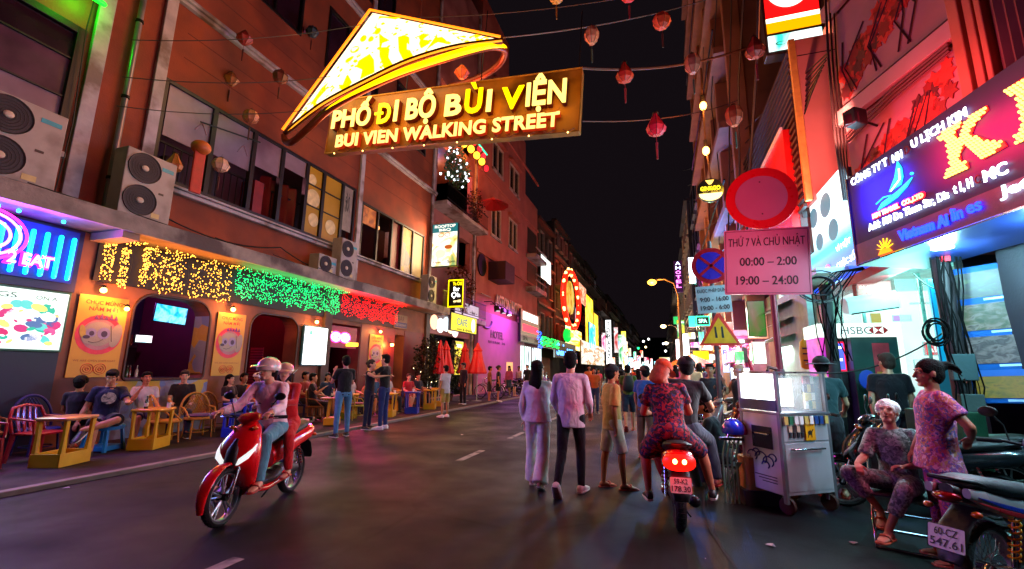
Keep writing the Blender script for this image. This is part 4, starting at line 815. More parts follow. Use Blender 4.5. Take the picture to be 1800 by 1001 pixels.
# fittings
gl = thing('green_lamp', 'green lamp glowing at the top of the first pink pilaster', 'lamp', tuple(ax(150, -14, FX+.35)), 0); MB().cap((0, -.3, 0), (0, .3, 0), .05, .05).build('tube', E('#10ff20', 4), gl, smooth=True); lamp('POINT', (-.05, 0, -.1), 26, '#10ff18', gl, .05)
pp = MB().tube([tuple(Vector((5.55, -.1, z))) for z in (4.35, 8, 12, 20)], .055, 12).build('drain_pipe', M('#8a8088', .35, .5, .3, 2), bar, smooth=True)
for z in (5.2, 7.0, 8.8, 11): MB().lathe([(.06, 0), (.075, .01), (.075, .06), (.06, .07)], (5.55, -.1, z), 12).build('pipe_clamp', DARKMETAL, pp)
def ac_unit(label, x, z, w_=1.0, h_=1.35, fans=2, y=-.62, group='outdoor air conditioners on the slab'):
    p = bar.matrix_basis@Vector((x, y, z)); T = thing('air_conditioner', label, 'air conditioner', (FX-y, x, z), PI/2, group)
    c = M('#a3978e', .5, 0, .15, 3, .05, dirt='#7a6c66'); MB().box(-w_/2, w_/2, -.18, .2, .06, h_).build('casing', c, T, bevel=.015)
    for k in range(fans):
        zc = .06+(h_-.06)*(k+.5)/fans; r = min((h_-.06)/fans/2-.05, w_*.32)
        f = MB().lathe([(r, -.186), (r+.02, -.21), (r+.02, -.184), (r, -.184)], ax='z', n=28, caps=False)
        f.v = [(x_-w_*.14, z_, -y_+zc) for x_, y_, z_ in f.v]; fo = f.build('fan_guard', M('#4c4440', .5), T)
        g = MB()
        for q in range(1, 6): g.tube([(-w_*.14+math.cos(a)*r*q/6, -.2, zc+math.sin(a)*r*q/6) for a in [2*PI*i/20 for i in range(20)]], .004, 4, closed=True)
        g.build('grille_wire', M('#3a3432', .5), fo, kind='stuff')
        MB().sph((-w_*.14, -.2, zc), (.07, .02, .06), 12, 6).build('fan_cap', M('#c2b09a', .4), fo, smooth=True)
        MB().lathe([(.01, 0), (r, 0), (r, .002), (.01, .002)], n=28).build('fan_dark', M('#241c28', .6), fo).matrix_local = Matrix.Translation((-w_*.14, -.184, zc))@Matrix.Rotation(PI/2, 4, 'X')
    MB().box(w_*.2, w_*.44, -.186, -.181, h_-.25, h_-.17).build('badge', M('#2aa0b0', .4), T); MB().box(w_*.2, w_*.3, -.186, -.181, h_*.45, h_*.48).build('badge', M('#3a2a2a', .4), T); MB().box(w_*.12, w_*.28, -.186, -.181, .12, .22).build('sticker', M('#c8b070', .5), T)
    for sx in (-1, 1): MB().box(sx*w_*.35-.03, sx*w_*.35+.03, -.2, .22, 0, .058).build('foot_rail', DARKMETAL, T)
    return T
ac_unit('large twin fan air conditioner under the black framed windows, farthest left', 3.85, 4.35, 1.15, 1.42)
ac_unit('twin fan air conditioner beside the drain pipe below the lanterns', 5.85, 4.35, .95, 1.4)
ac_unit('small single fan air conditioner low on the ledge below the painted window panel', 11.25, 4.35, .8, .62, 1, -.5)
ac_unit('twin fan air conditioner on the slab under the second long window', 12.1, 4.35, .8, 1.35, 2, -.6)
ac_unit('twin fan air conditioner at the far end of the slab by the rooftop poster sign', 17.9, 4.35, .8, 1.3, 2, -.6)
def wires(label, paths, r=.012, col='#0e0a0c', group=None, name='cable', cat='cable'):
    m = MB()
    for p in paths: m.tube(p, r, 5)
    o = m.build(name, M(col, .6, 0, .2), None, smooth=True); return tag(o, label, cat, group)
def sag(a, b, s, n=14): a, b = Vector(a), Vector(b); return [a.lerp(b, i/n)-Vector((0, 0, s*4*(i/n)*(1-i/n))) for i in range(n+1)]
wires('black cable sagging along the orange wall above the slab edge', [sag((-10.3, 5.8, 5.0), (-10.3, 9.8, 4.9), .35)], .018)
wires('second black cable looping on towards the small air conditioner', [sag((-10.28, 9.8, 4.9), (-10.28, 13.2, 4.75), .25)], .018)
for k in range(5): wires(['black service cable', 'grey service cable', 'thin service cable', 'frayed service cable', 'loose service cable'][k]+' running along the slab edge above the fairy lights', [sag((FX+1.0+.02*k, 4+k*1.6, 4.38), (FX+.95, 9+k*2.1, 4.36+.02*k), .05+.03*k)], .011, group='service cables on the slab')
wires('thin cable stapled beside the first pink pilaster', [[(-10.4, 4.75, 4.4), (-10.38, 4.8, 6), (-10.4, 4.72, 8), (-10.4, 4.8, 10)]], .012)

# neon sign over the first shop
ns = thing('neon_sign', 'cyan tube neon sign with a magenta ring and pink lettering over the first shop', 'sign', (FX+.08, 0, 0), PI/2)
MB().box(1.0, 5.25, -.02, -.001, 3.0, 3.98).build('backboard', M('#1428b0', .4), ns)
for i in range(20):
    x = 1.45+i*.195; MB().cap((x, -.07, 3.08), (x, -.07, 3.82), .036, .036, 8, 3).build('neon_tube', E('#10d8ff', 3.2), ns, smooth=True)
for k, (rr, c) in enumerate(((.32, '#ffb0ff'), (.45, '#ff9af0'), (.53, '#ff40d8'))):
    pts = [(3.95+math.cos(a)*rr, -.13, 3.62+math.sin(a)*rr*.8) for a in [2*PI*i/30 for i in range(30)]]
    MB().tube(pts, .022, 6, closed=True).build('neon_ring', E('#ff2ac8' if k == 2 else '#ff8ae8', 3), ns, smooth=True)
text('2 EAT', .6, .2, E('#ff9ae8', 3), ns, (4.58, -.14, 3.3), .02, .02)
text('2 EAT', .66, .25, E('#ff18b8', 1.6), ns, (4.58, -.09, 3.3), .01, .06)
lamp('AREA', (3.4, -.35, 3.5), 170, '#4a48ff', ns, 2.6, (R(-90), 0, 0), .8); lamp('AREA', (4.1, -.4, 3.6), 90, '#e020e0', ns, 1.2, (R(-70), 0, 0), .8); lamp('AREA', (3.4, -.3, 3.6), 60, '#6a20ff', ns, 2.6, (R(180), 0, 0), .3)
for i, x in enumerate((3.0, 3.75, 4.0, 4.6)): o = MB().sph((0, 0, 0), .03, 8, 5).build('led_lamp', E('#20d8ff', 8), None); o.location = (FX+.45, x+.2, 4.03); tag(o, ['small cyan led lamp under the slab, leftmost', 'second small cyan led lamp under the slab', 'third small cyan led lamp under the slab', 'small cyan led lamp at the right end of the neon tubes'][i], 'lamp', 'cyan lamps under the slab')
# lit picture menu below it
mb_ = thing('menu_board', 'bright white lit menu board with pink and green food pictures below the neon sign', 'sign', (FX+.1, 0, 0), PI/2)
MB().box(1.2, 5.3, -.0, .08, 1.74, 2.84).build('frame', M('#1c5a44', .4), mb_, bevel=.01); mf = MB().box(1.24, 5.26, -.01, -.002, 1.78, 2.8).build('lit_face', E('#e8fff4', 1.1), mb_)
rr = random.Random(3)
for i in range(110):
    x, z = rr.uniform(3.7, 5.15), rr.uniform(1.88, 2.58); a = rr.uniform(.03, .13); o = MB().loft([((0, -.0015*(i % 5+1)-.001, 0), (1, 0, 0), (0, 0, 1), a, a*rr.uniform(.3, .8)), ((0, -.002*(i % 5+1)-.002, 0), (1, 0, 0), (0, 0, 1), a*.9, a*.5)], 10, 2); o = o.build('food_picture', E(rr.choice(['#c02a70', '#20b090', '#f0e8f0', '#4a6a9a', '#f4e070', '#c02060', '#58c8c0', '#d8508a']), 1.1, False), mf); o.location = (x, -.012, z); o.rotation_euler = (0, rr.uniform(-1, 1), 0)
text('& EGGS', .7, .09, M('#2a6a58', .5), mf, (4.2, -.012, 2.68), .003); text('ON A', .3, .07, M('#2a6a58', .5), mf, (4.95, -.012, 2.68), .003)
lamp('AREA', (3.9, -.12, 2.3), 50, '#dffff0', mb_, 2.6, (R(-90), 0, 0), .9)

# new year posters
def poster(label, x0, x1, z0, z1, y=-.03):
    T = thing('poster', label, 'poster', (FX-y, (x0+x1)/2, z0), PI/2, 'yellow new year posters on the bar wall'); w_, h_ = x1-x0, z1-z0
    s_ = MB().prism(rrect(-w_/2, w_/2, 0, h_), -.006, .006).build('sheet', M('#c99a25', .5, 0, .1, 3, .03), T)
    red = M('#c02a18', .5); pk = M('#d8284a', .5); gy = M('#9a948c', .6, 0, .1); ink = M('#3a2048', .5)
    text('CHÚC MỪNG', w_*.74, h_*.07, red, s_, (0, -.008, h_*.925), .002, .02); text('NĂM MỚI', w_*.58, h_*.07, red, s_, (0, -.008, h_*.845), .002, .02)
    cz = h_*.52
    def disc(nm, x, z, rx, rz_, m, yy, rot=0): o = MB().loft([((0, 0, 0), (1, 0, 0), (0, 0, 1), rx, rz_), ((0, -.001, 0), (1, 0, 0), (0, 0, 1), rx, rz_)], 24).build(nm, m, s_); o.location = (x, -yy, z); o.rotation_euler = (0, rot, 0); return o
    disc('ring', 0, cz, w_*.47, h_*.245, pk, .007); disc('ring_centre', 0, cz+h_*.0, w_*.36, h_*.19, M('#a87a8a', .6), .0095)
    disc('dog_head', -.02*w_, cz+.01*h_, w_*.3, h_*.15, gy, .012); disc('dog_muzzle', -w_*.16, cz-h_*.06, w_*.17, h_*.06, gy, .0135)
    disc('dog_ear', w_*.33, cz+h_*.0, w_*.12, h_*.15, gy, .0145, .15); disc('dog_ear', -w_*.34, cz+h_*.03, w_*.06, h_*.08, M('#b09a4a', .6), .0145, -.2)
    for x, r in ((-.17, .1), (.08, .13)): disc('dog_eye', w_*x, cz+h_*.02, w_*r, h_*r*.55, M('#8f86b8', .5), .015); disc('dog_pupil', w_*(x+.01), cz+h_*.012, w_*r*.5, h_*r*.3, ink, .0165)
    disc('dog_nose', -w_*.25, cz-h_*.035, w_*.07, h_*.022, ink, .0165)
    MB().tube([(-.2*w_, -.017, cz-.09*h_), (-.1*w_, -.017, cz-.1*h_), (0, -.017, cz-.085*h_), (.08*w_, -.017, cz-.055*h_)], .005, 5).build('dog_mouth', ink, s_)
    MB().tube([(.2*w_, -.018, cz+.12*h_), (.23*w_, -.018, cz+.02*h_), (.26*w_, -.018, cz-.08*h_)], .004, 5).build('ear_line', ink, s_)
    for i in range(5): x = (-.12+.1*i)*w_; MB().prism([(x-.05*w_, cz+.19*h_), (x+.05*w_, cz+.19*h_), (x, cz+(.25+.02*(i % 2))*h_)], -.019, -.017).build('crown_point', M('#6a2470', .5), s_)
    text('WE ARE OPEN EVERYDAY', w_*.84, h_*.022, M('#8a3a18', .5), s_, (0, -.008, h_*.2), .002)
    for sx in (-1, 1):
        for r in (.12, .075, .03): MB().tube([(sx*.125*w_+math.cos(a)*r*w_, -.009, h_*.1+math.sin(a)*r*w_) for a in [2*PI*i/24 for i in range(24)]], .006 if r > .04 else .009, 5, closed=True).build('go_letter', red, s_)
    return T
poster('yellow new year poster with a dog face, leftmost, beside the lit menu board', 5.46, 6.30, 1.29, 2.86)
poster('yellow new year poster with a dog face between the arched window and the doorway', 8.32, 9.12, 1.29, 2.86)
poster('yellow new year poster on the red wall behind the standing couple', 14.55, 15.45, 1.25, 2.78)
# wall lamps
def wall_lamp(label, x, z, y=-.16, p=14, r=.055):
    T = thing('wall_lamp', label, 'lamp', (FX-y, x, z), PI/2, 'warm lamps on the bar wall'); MB().sph((0, 0, 0), r, 12, 8).build('bulb', E('#ffb050', 14), T, smooth=True)
    MB().lathe([(.01, .05), (.05, .05), (.03, .09), (.01, .1)], n=12).build('cap', DARKMETAL, T); MB().tube([(0, 0, .08), (0, -y*.9, .1)], .008, 6).build('bracket', DARKMETAL, T)
    lamp('POINT', (0, -.12, -.02), p*2.4, '#ff9448', T, .05); return T
wall_lamp('warm globe lamp above the leftmost dog poster', *LB(182, 510, .16), p=16); wall_lamp('warm lamp on the edge of the arched window', *LB(223, 543, .16), r=.045, p=8)
wall_lamp('warm lamp above the second dog poster by the green lights', *LB(410, 544, .16)); wall_lamp('warm lamp above the tall white menu panel', *LB(557, 566, .16), p=9)
wall_lamp('warm lamp above the third dog poster', *LB(669, 583, .16)); wall_lamp('bright orange lamp on the red wall right of the third poster', *LB(689, 606, .16), p=18, r=.07)
mp = thing('lit_menu', 'tall white lit menu panel beside the pink neon spectacles', 'sign', (FX+.12, 0, 0), PI/2)
y0, z1 = LB(537, 573, .12); y1, z0 = LB(571, 641, .12); MB().box(y0-.04, y1+.04, 0, .08, z0-.04, z1+.04).build('frame', M('#2a6a7a', .4), mp, bevel=.01); mf = MB().box(y0, y1, -.008, -.002, z0, z1).build('lit_face', E('#f4fffa', 2.2), mp)
for k in range(10): MB().box(y0+.12, y1-.3+.15*(k % 3), -.011, -.009, z1-.25-k*.08, z1-.235-k*.08).build('menu_line', E('#c8e8e0', 1.6, False), mf)
MB().sph((y0+.25, -.01, z1-.18), (.07, .003, .07), 10, 6).build('menu_emblem', E('#60c8a0', 1.4), mf); lamp('AREA', ((y0+y1)/2, -.05, (z0+z1)/2), 16, '#f0fff8', mp, .9, (R(-90), 0, 0), 1.1)
# GO neon
gn = thing('neon_sign', 'pink neon sign shaped like spectacles spelling GO with yellow arrows', 'sign', (FX+.05, 0, 0), PI/2)
ya, za = LB(588, 592, .05); yb, _ = LB(604, 592, .05)
for yy, t in ((ya, 'C'), (yb, 'O')):
    for r, c, s_ in ((.27, '#ff40b0', 3), (.2, '#ffe0f4', 4), (.08, '#ffe0f4', 3)): MB().tube([(yy+math.cos(a)*r, -.06, za+math.sin(a)*r*.62) for a in [2*PI*i/24 for i in range(24)]], .025 if r > .1 else .02, 6, closed=True).build('neon_ring', E(c, s_), gn, smooth=True)
MB().bar((yb+.1, -.05, za-.22), (yb+.75, -.05, za-.2), .02, .13).build('arrow', E('#ffc020', 3), gn); MB().bar((ya-.55, -.05, za+.28), (ya-.2, -.05, za+.12), .02, .08).build('arrow', E('#ffc020', 3), gn)
MB().box(ya-.5, yb+.7, -.005, .03, za-.35, za+.38).build('backboard', M('#8a1048', .5), gn); lamp('AREA', ((ya+yb)/2, -.25, za), 150, '#ff2a90', gn, .8, (R(-90), 0, 0), .4)
pl_ = thing('wall_sign', 'blue and cream name plate at the end of the red lights', 'sign', (FX+.1, *LB(705, 566, .1)), PI/2); MB().box(-.5, .5, 0, .04, -.28, .3).build('board', M('#8a7050', .5), pl_, bevel=.01); MB().box(-.46, .46, -.006, -.001, -.24, -.02).build('blue_band', M('#2a3468', .5), pl_); text('RESTAURANT', .8, .1, M('#b8b0a0', .5), pl_, (0, -.008, -.13), .002); text('BAR', .5, .2, M('#4a2a20', .5), pl_, (0, -.003, .14), .002)

# nets of fairy lights hanging from the slab
def fairy(label, x0, x1, zt, zb, n, col, s_, y=-.14, curved=False, seed=1, strips=None, slab=True, lampc=None, lampp=20):
    rr = random.Random(seed); m = MB(); T = thing('fairy_lights', label, 'fairy lights', (FX, 0, 0), PI/2, 'nets of fairy lights under the slab')
    for i in range(n):
        if strips:
            a, b = strips[i % len(strips)]; x = rr.uniform(a, b)
        else: x = rr.uniform(x0, x1)
        z = zb+(zt-zb)*rr.random()+.06*math.sin(x*9); yy = y+rr.uniform(-.03, .03)
        if slab and rr.random() < .14: yy = y-rr.uniform(0, .5); z = zt+.02+rr.uniform(-.02, .02)
        r = rr.uniform(.008, .0155); m.add([(x+r, yy, z), (x-r, yy, z), (x, yy+r, z), (x, yy-r, z), (x, yy, z+r*1.2), (x, yy, z-r*1.2)], [(0, 2, 4), (2, 1, 4), (1, 3, 4), (3, 0, 4), (2, 0, 5), (1, 2, 5), (3, 1, 5), (0, 3, 5)])
    m.build('bulb', E(col, s_, False), T, kind='stuff')
    m = MB()
    for i in range(int((x1-x0)*5)):
        x = x0+(i+.5)/5; m.tube([(x, y+.012, zt), (x+.03, y+.012, (zt+zb)/2), (x-.02, y+.012, zb)], .004, 3)
    m.build('wire', BLACK, T, kind='stuff')
    for k in range(2): lamp('AREA', (x0+(x1-x0)*(.25+.5*k), y-.14, (zt+zb)/2), lampp/2, lampc or col, T, (x1-x0)/2, (R(-90), 0, 0), zt-zb, name='glow')
    return T
fairy('amber fairy lights in hanging strips above the first arched window', 5.65, 8.55, 3.95, 3.12, 950, '#ffa838', 6, strips=[(5.65, 5.85), (5.95, 6.12), (6.35, 6.5), (6.55, 7.25), (6.6, 7.3), (7.4, 8.5), (7.45, 8.5)], seed=1, lampp=50, lampc='#ff7820')
fairy('green fairy lights in a dense net above the doorway', 8.6, 12.6, 3.98, 3.28, 1250, '#10ff80', 3.2, seed=2, lampp=60, lampc='#10e070')
fairy('red fairy lights in a dense net above the pink neon sign', 12.7, 16.2, 3.98, 3.3, 1100, '#ff1018', 4, seed=3, lampp=150, lampc='#ff1828')
bk = MB().box(5.6, 16.4, -.06, -.015, 3.14, 4.02).build('lights_backing', M('#1c1216', .6, 0, .3), bar)

# ------------------------------------------------------------------ second house with balconies, Y 19 to 24.5
hb = thing('balcony_house', 'narrow pink and orange house with leafy balconies beside the orange corner building', 'building', (FX-.15, 19.05, 0), PI/2)
PINKW = M('#9c6468', .75, 0, .25, 1.2, .2, dirt='#7a4448')
wall_holes([(0, 0), (5.6, 0), (5.6, 25), (0, 25)], [rrect(.3, 5.2, .1, 3.2), rrect(.6, 5.0, 7.1, 8.9), rrect(.5, 5.0, 9.9, 13.2), rrect(.5, 5, 14.2, 17)], .3, W3).build('front_wall', PINKW, hb)
MB().box(0, 5.6, 2.8, 2.9, 0, 25).build('back_wall', M('#8a93ac', .7), hb); MB().box(0, 5.6, .3, 2.8, 6.6, 7).build('floor_slab', PINKW, hb); MB().box(0, 5.6, .3, 2.8, 9.2, 9.6).build('floor_slab', PINKW, hb); MB().box(0, 5.6, .3, 2.8, 13.3, 13.6).build('floor_slab', M('#b05a20', .6), hb)
MB().box(5.35, 5.6, -.12, -.003, 0, 25).build('corner_pilaster', TRIM, hb); MB().box(0, 5.6, -.9, -.003, 4.0, 4.25).build('balcony_slab', TRIM, hb, bevel=.01); MB().box(0, 5.6, -.9, -.003, 9.55, 9.75).build('balcony_slab', TRIM, hb, bevel=.01)
for z0 in (9.78, 4.3):
    rl = MB().bar((0, -.88, z0+.9), (5.6, -.88, z0+.9), .04).bar((0, -.88, z0+.1), (5.6, -.88, z0+.1), .04).build('railing', DARKMETAL, hb)
    for i in range(36): MB().bar((.08+i*.155, -.88, z0+.12), (.08+i*.155, -.88, z0+.88), .016).build('baluster', DARKMETAL, rl)
lamp('POINT', (2.6, 1.4, 12.8), 60, '#8aa8ff', hb, .2, name='room_light'); lamp('POINT', (2.4, .8, 8.8), 60, '#ff8030', hb, .2, name='room_light'); lamp('AREA', (2.6, 1.2, 3.1), 90, '#ffe8c8', hb, 3, (0, 0, 0), 1.5, name='room_light')
MB().box(.3, 5.3, 2.6, 2.78, .1, 3.1).build('shop_interior', Eart(['#1a2a30', '#4a3a28', '#c89018', '#d8e8e0', '#203848'], 1.6, 1.0), hb)
def leafy(label, loc, sz, n, cols=('#1c3a12', '#2c5418', '#14280c'), seed=0, cat='plant', name='potted_plant', pot=True, leaf=.05, flowers=None, rz=0, group=None):
    rr = random.Random(seed); T = thing(name, label, cat, loc, rz, group)
    if pot: MB().lathe([(.01, 0), (.13, 0), (.18, .28), (.2, .3), (.17, .3), (.15, .26), (.01, .26)], n=18).build('pot', M('#5c2c1c', .7), T, smooth=True)
    m = MB(); st = MB()
    for i in range(7): a = rr.uniform(0, 6.28); st.tube([(0, 0, .2 if pot else 0), (math.cos(a)*sz[0]*.3, math.sin(a)*sz[1]*.3, sz[2]*.5), (math.cos(a)*sz[0]*.6, math.sin(a)*sz[1]*.6, sz[2]*.9)], .012, 5)
    st.build('stem', M('#3a2a18', .8), T)
    for i in range(n):
        while True:
            x, y, z = rr.uniform(-1, 1), rr.uniform(-1, 1), rr.uniform(-1, 1)
            if .25 < x*x+y*y+z*z < 1+.25*math.sin(x*7+y*5+z*6): break
        p = Vector((x*sz[0], y*sz[1], sz[2]*.55+z*sz[2]*.5+(.1 if pot else 0))); a, b = rr.uniform(0, 6.28), rr.uniform(-.9, .9); l = leaf*rr.uniform(.7, 1.5)
        d = Vector((math.cos(a)*math.cos(b), math.sin(a)*math.cos(b), math.sin(b))); s_ = d.cross(Vector((0, 0, 1))).normalized()*l*.35; q = Vector((0, 0, -l*.2))
        m.add([p, p+d*l*.5+s_, p+d*l+q, p+d*l*.5-s_], [(0, 1, 2), (0, 2, 3)])
    m.build('foliage', M(cols[seed % len(cols)], .5, 0, .5, 8, .1), T, kind='stuff')
    if flowers:
        f = MB()
        for i in range(flowers[1]): f.sph((rr.uniform(-1, 1)*sz[0], rr.uniform(-1, 1)*sz[1], rr.uniform(.2, 1.05)*sz[2]), flowers[2], 6, 4)
        f.build('blossom', E(flowers[0], flowers[3], False) if flowers[3] else M(flowers[0], .6), T, kind='stuff')
    return T
p = ax(800, 340, FX+.5); leafy('leafy vine with white lit blossoms hanging over the upper balcony', (FX+.5, 20.5, 10.9), (.5, 1.1, 2.3), 900, seed=1, pot=False, leaf=.16, flowers=('#e8f4ff', 34, .07, 4))
leafy('thin red leaved bush on the upper balcony corner', (FX+.5, 23.2, 9.8), (.4, .9, 1.9), 500, ('#5a1a14',), 2, leaf=.13); leafy('orange lit plants on the lower balcony under the poster sign', (FX+.4, 21.8, 4.3), (.4, 1.6, 2.6), 800, ('#6a2a10',), 3, leaf=.15)
leafy('dark tall shrub at the restaurant entrance left of the red umbrellas', (-9.6, 17.6, .06), (.6, .8, 2.7), 1500, ('#16240e',), 4, leaf=.12, flowers=('#ffe0a0', 12, .02, 5)); leafy('second dark shrub behind the folded red umbrellas', (-9.5, 19.6, .06), (.6, .8, 2.5), 1100, ('#14200c',), 5, leaf=.12)
# round lanterns and coloured lights high on the balcony house
for i, (u, v) in enumerate(((816, 252), (828, 262), (838, 273), (847, 284))):
    p = ax(u, v, FX+.7); o = MB().sph((0, 0, 0), (.2, .2, .22), 12, 8).build('glowing_lantern', E('#ffb428', 3.4), None, smooth=True); o.location = p; tag(o, f'glowing yellow round lantern under the roof of the balcony house, {["nearest the street sign", "second along", "third along", "farthest along"][i]}', 'lantern', 'yellow lanterns on the balcony house')
for i, (u, v) in enumerate(((834, 250), (843, 262), (850, 274), (855, 296))):
    p = ax(u, v, FX+.5); o = MB().sph((0, 0, 0), (.15, .15, .2), 12, 8).build('red_lantern', E('#ff2030', 1.6), None, smooth=True); o.location = p; tag(o, f'small red lantern beside the yellow ones, {["topmost", "second", "third", "lowest"][i]} of the row', 'lantern', 'red lanterns on the balcony house')
o = MB().tube([tuple(ax(837, 247, FX+.6)), tuple(ax(856, 272, FX+.6))], .05, 6).build('green_light_strip', E('#10c890', 2.5)); tag(o, 'green light strip slanting above the red lanterns', 'light')
lamp('POINT', ax(830, 285, FX+.9), 420, '#ff7a20', None, .3, name='lantern_glow')
o = MB().lathe([(.02, .45), (1.0, .0), (1.05, -.05), (.02, .38)], n=10).build('red_parasol', M('#b01010', .5)); o.location = ax(866, 360, FX+.7); tag(o, 'small red parasol fixed on the hotel corner wall', 'parasol')
# ------------------------------------------------------------------ the street banner and the conical hat
bn = thing('street_banner', 'large golden hanging street sign with glowing raised letters across the street', 'sign', (-4.83, 9, 7.64), 0, tilt=(0, math.atan2(8.62-8.16, 6.85)))
GOLD = M('#96661a', .5, .0, .3, 2, .1, dirt='#5a3a10'); B = 3.4
MB().box(-B, B, 0, .22, -.76, .76).build('board', GOLD, bn, bevel=.02)
MB().tube([(-B, -.01, -.76), (B, -.01, -.76), (B, -.01, .76), (-B, -.01, .76)], .022, 6, closed=True).build('board_rim', M('#b08038', .35, .6), bn)
lamp('AREA', (0, -.7, .0), 62, '#ffaa30', bn, 6.4, (R(90), 0, 0), .5, name='letter_glow')
LW = E('#ffd668', 1.9); LY = E('#ffd000', 2.0); SIDE = M('#5c1206', .5)
for t, x0, x1, m in (('PHỐ', -3.17, -1.98, LW), ('Đ', -1.76, -1.38, LY), ('I BỘ', -1.28, -.12, LW), ('B', .14, .58, LW), ('Ù', .66, 1.1, LY), ('I', 1.22, 1.34, LW), ('V', 1.58, 2.12, LY), ('IỆN', 2.18, 3.1, LW)):
    up = any(c in t for c in 'ỐỘÙỆ'); dn = any(c in t for c in 'ỘỆ'); zt = .64 if up else .40; zb = -.30 if dn else -.16
    if t == 'Đ': MB().box(x0-.09, x0+.16, -.185, -.16, .09, .155).build('letter_bar', m, bn); t = 'D'
    text(t, x1-x0, zt-zb, m, bn, ((x0+x1)/2, -.16, (zt+zb)/2), .02, .03)
    text(t, x1-x0, zt-zb, SIDE, bn, ((x0+x1)/2, -.0, (zt+zb)/2), .138, .035, name='letter_side')
text('BUI VIEN WALKING STREET', 5.95, .36, E('#ffc868', 1.9), bn, (-.0, -.13, -.5), .02, .03, space=1.05); text('BUI VIEN WALKING STREET', 5.95, .36, E('#c02a08', .6), bn, (0, -.02, -.5), .1, .045, space=1.05, name='letter_side')
rr = random.Random(4)
for i in range(15):
    x = -3.1+i*.44; o = MB().tube([(x, -.1, -.74), (x+.1, -.13, -.82-.03*rr.random()), (x+.25, -.1, -.74)], .01, 5).build('loose_wire', M('#5a2010', .5), bn)
    if i % 2 == 0: MB().sph((x+.12, -.13, -.84), .02, 6, 4).build('bulb', E('#ffc060', 6, False), bn)
for i in range(9): x = -3+i*.7; MB().tube([(x, -.1, -.2), (x+.04, -.16, -.34), (x+.3, -.15, -.33), (x+.36, -.1, -.22)], .008, 5).build('loose_wire', M('#8a5a20', .4, .5), bn)
lamp('AREA', (0, -.5, .1), 95, '#ffa070', bn, 6, (R(-90), 0, 0), 1.2, name='sign_glow'); lamp('AREA', (0, -.3, -.85), 60, '#ffb040', bn, 6, (0, 0, 0), .3, name='sign_glow')
for x, z0 in ((-3.3, .76), (-1.2, .76), (.9, .76), (3.3, .76)): MB().tube([(x, .1, z0), (x, .1, z0+2.2-abs(x)*.2)], .014, 5).build('hanger_cable', DARKMETAL, bn)
hat = thing('conical_hat_sign', 'giant glowing yellow and white conical hat sign with an open brim above the banner', 'sign', (0, 9.0, 0), 0)
apex = (-7.11, 11.1); lft = (-9.70, 7.98); rgt = (-3.32, 9.34)
# curved lower edge of the cone face (brim front)
edge = [(-9.72, 7.76), (-9.1, 8.02), (-8.2, 8.0), (-7.13, 8.09), (-6.14, 8.62), (-5.18, 9.03), (-4.2, 9.24), (-3.33, 9.30)]
OLD = [(-9.72, 7.70), (-9.15, 7.80), (-8.2, 7.88), (-7.3, 8.12), (-6.3, 8.5), (-5.3, 8.88), (-4.3, 9.14), (-3.33, 9.28)]
edge = [(-9.70, 7.98), (-9.10, 8.34), (-8.37, 8.69), (-7.13, 9.06), (-5.91, 9.36), (-4.61, 9.46), (-3.32, 9.34)]
k = 28; vs = []; 
def bez(pts, t):
    n = len(pts)-1; x = t*n; i = min(int(x), n-1); f_ = x-i; p0, p1, p2, p3 = [pts[max(0, min(n, j))] for j in (i-1, i, i+1, i+2)]
    return tuple(.5*((2*p1[c])+(-p0[c]+p2[c])*f_+(2*p0[c]-5*p1[c]+4*p2[c]-p3[c])*f_**2+(-p0[c]+3*p1[c]-3*p2[c]+p3[c])*f_**3) for c in range(2))
rows = 8
def pj(x, y, z): q = (9+y)/9; return (x*q, y, CAM_Z+(z-CAM_Z)*q)
for i in range(k+1):
    e = bez(edge, i/k); bulge = math.sin(PI*i/k)*.9
    for j in range(rows+1): t = j/rows; vs.append(pj(apex[0]+(e[0]-apex[0])*t, -.1-bulge*t, apex[1]+(e[1]-apex[1])*t))
fs = [(i*(rows+1)+j, (i+1)*(rows+1)+j, (i+1)*(rows+1)+j+1, i*(rows+1)+j+1) for i in range(k) for j in range(rows)]
mt, N, L, b = _nodes('lit_hat'); tc = N.new('ShaderNodeTexCoord'); sep = N.new('ShaderNodeSeparateXYZ'); L.new(tc.outputs['Object'], sep.inputs[0])
b.inputs['Base Color'].default_value = (.4, .3, .05, 1); b.inputs['Emission Color'].default_value = (1, .9, .5, 1); b.inputs['Emission Strength'].default_value = 1.8
face = MB().add(vs, fs).build('cone_face', mt, hat, smooth=True)
# printed skyline and fruit shapes on the cone, laid a little proud of the face
def on_face(x, z):
    """depth of the face at x, z"""
    best = 0
    for i in range(k+1):
        e = bez(edge, i/k); dx, dz = e[0]-apex[0], e[1]-apex[1]; L2 = dx*dx+dz*dz; t = ((x-apex[0])*dx+(z-apex[1])*dz)/L2; d = abs((x-apex[0])*dz-(z-apex[1])*dx)/math.sqrt(L2)
        if i == 0 or d < bd: bd = d; best = (-.1-math.sin(PI*i/k)*.9*t)
    return best
YEL = E('#ffcc00', 1.5); 
def motif(poly, mat=YEL, name='printed_motif', dy=.012):
    P = []
    def zi(L_, x): xs_ = [p[0] for p in L_]; return float(np.interp(x, xs_, [p[1] for p in L_]))
    def mv(x, z): up_ = apex[1]-(apex[1]-lft[1])*(apex[0]-x)/(apex[0]-lft[0]) if x < apex[0] else apex[1]-(apex[1]-rgt[1])*(x-apex[0])/(rgt[0]-apex[0]); zo, zn = zi(OLD, x), zi(edge, x); return x, max(zn+.02, zn+(z-zo)/max(.05, up_-zo)*(up_-zn))
    poly = [mv(x, z) for x, z in poly]
    for (x, z) in poly: P.append(pj(x, on_face(x, z)-dy, z))
    o = MB().add(P, [tuple(range(len(P)))]).build(name, mat, face); return o
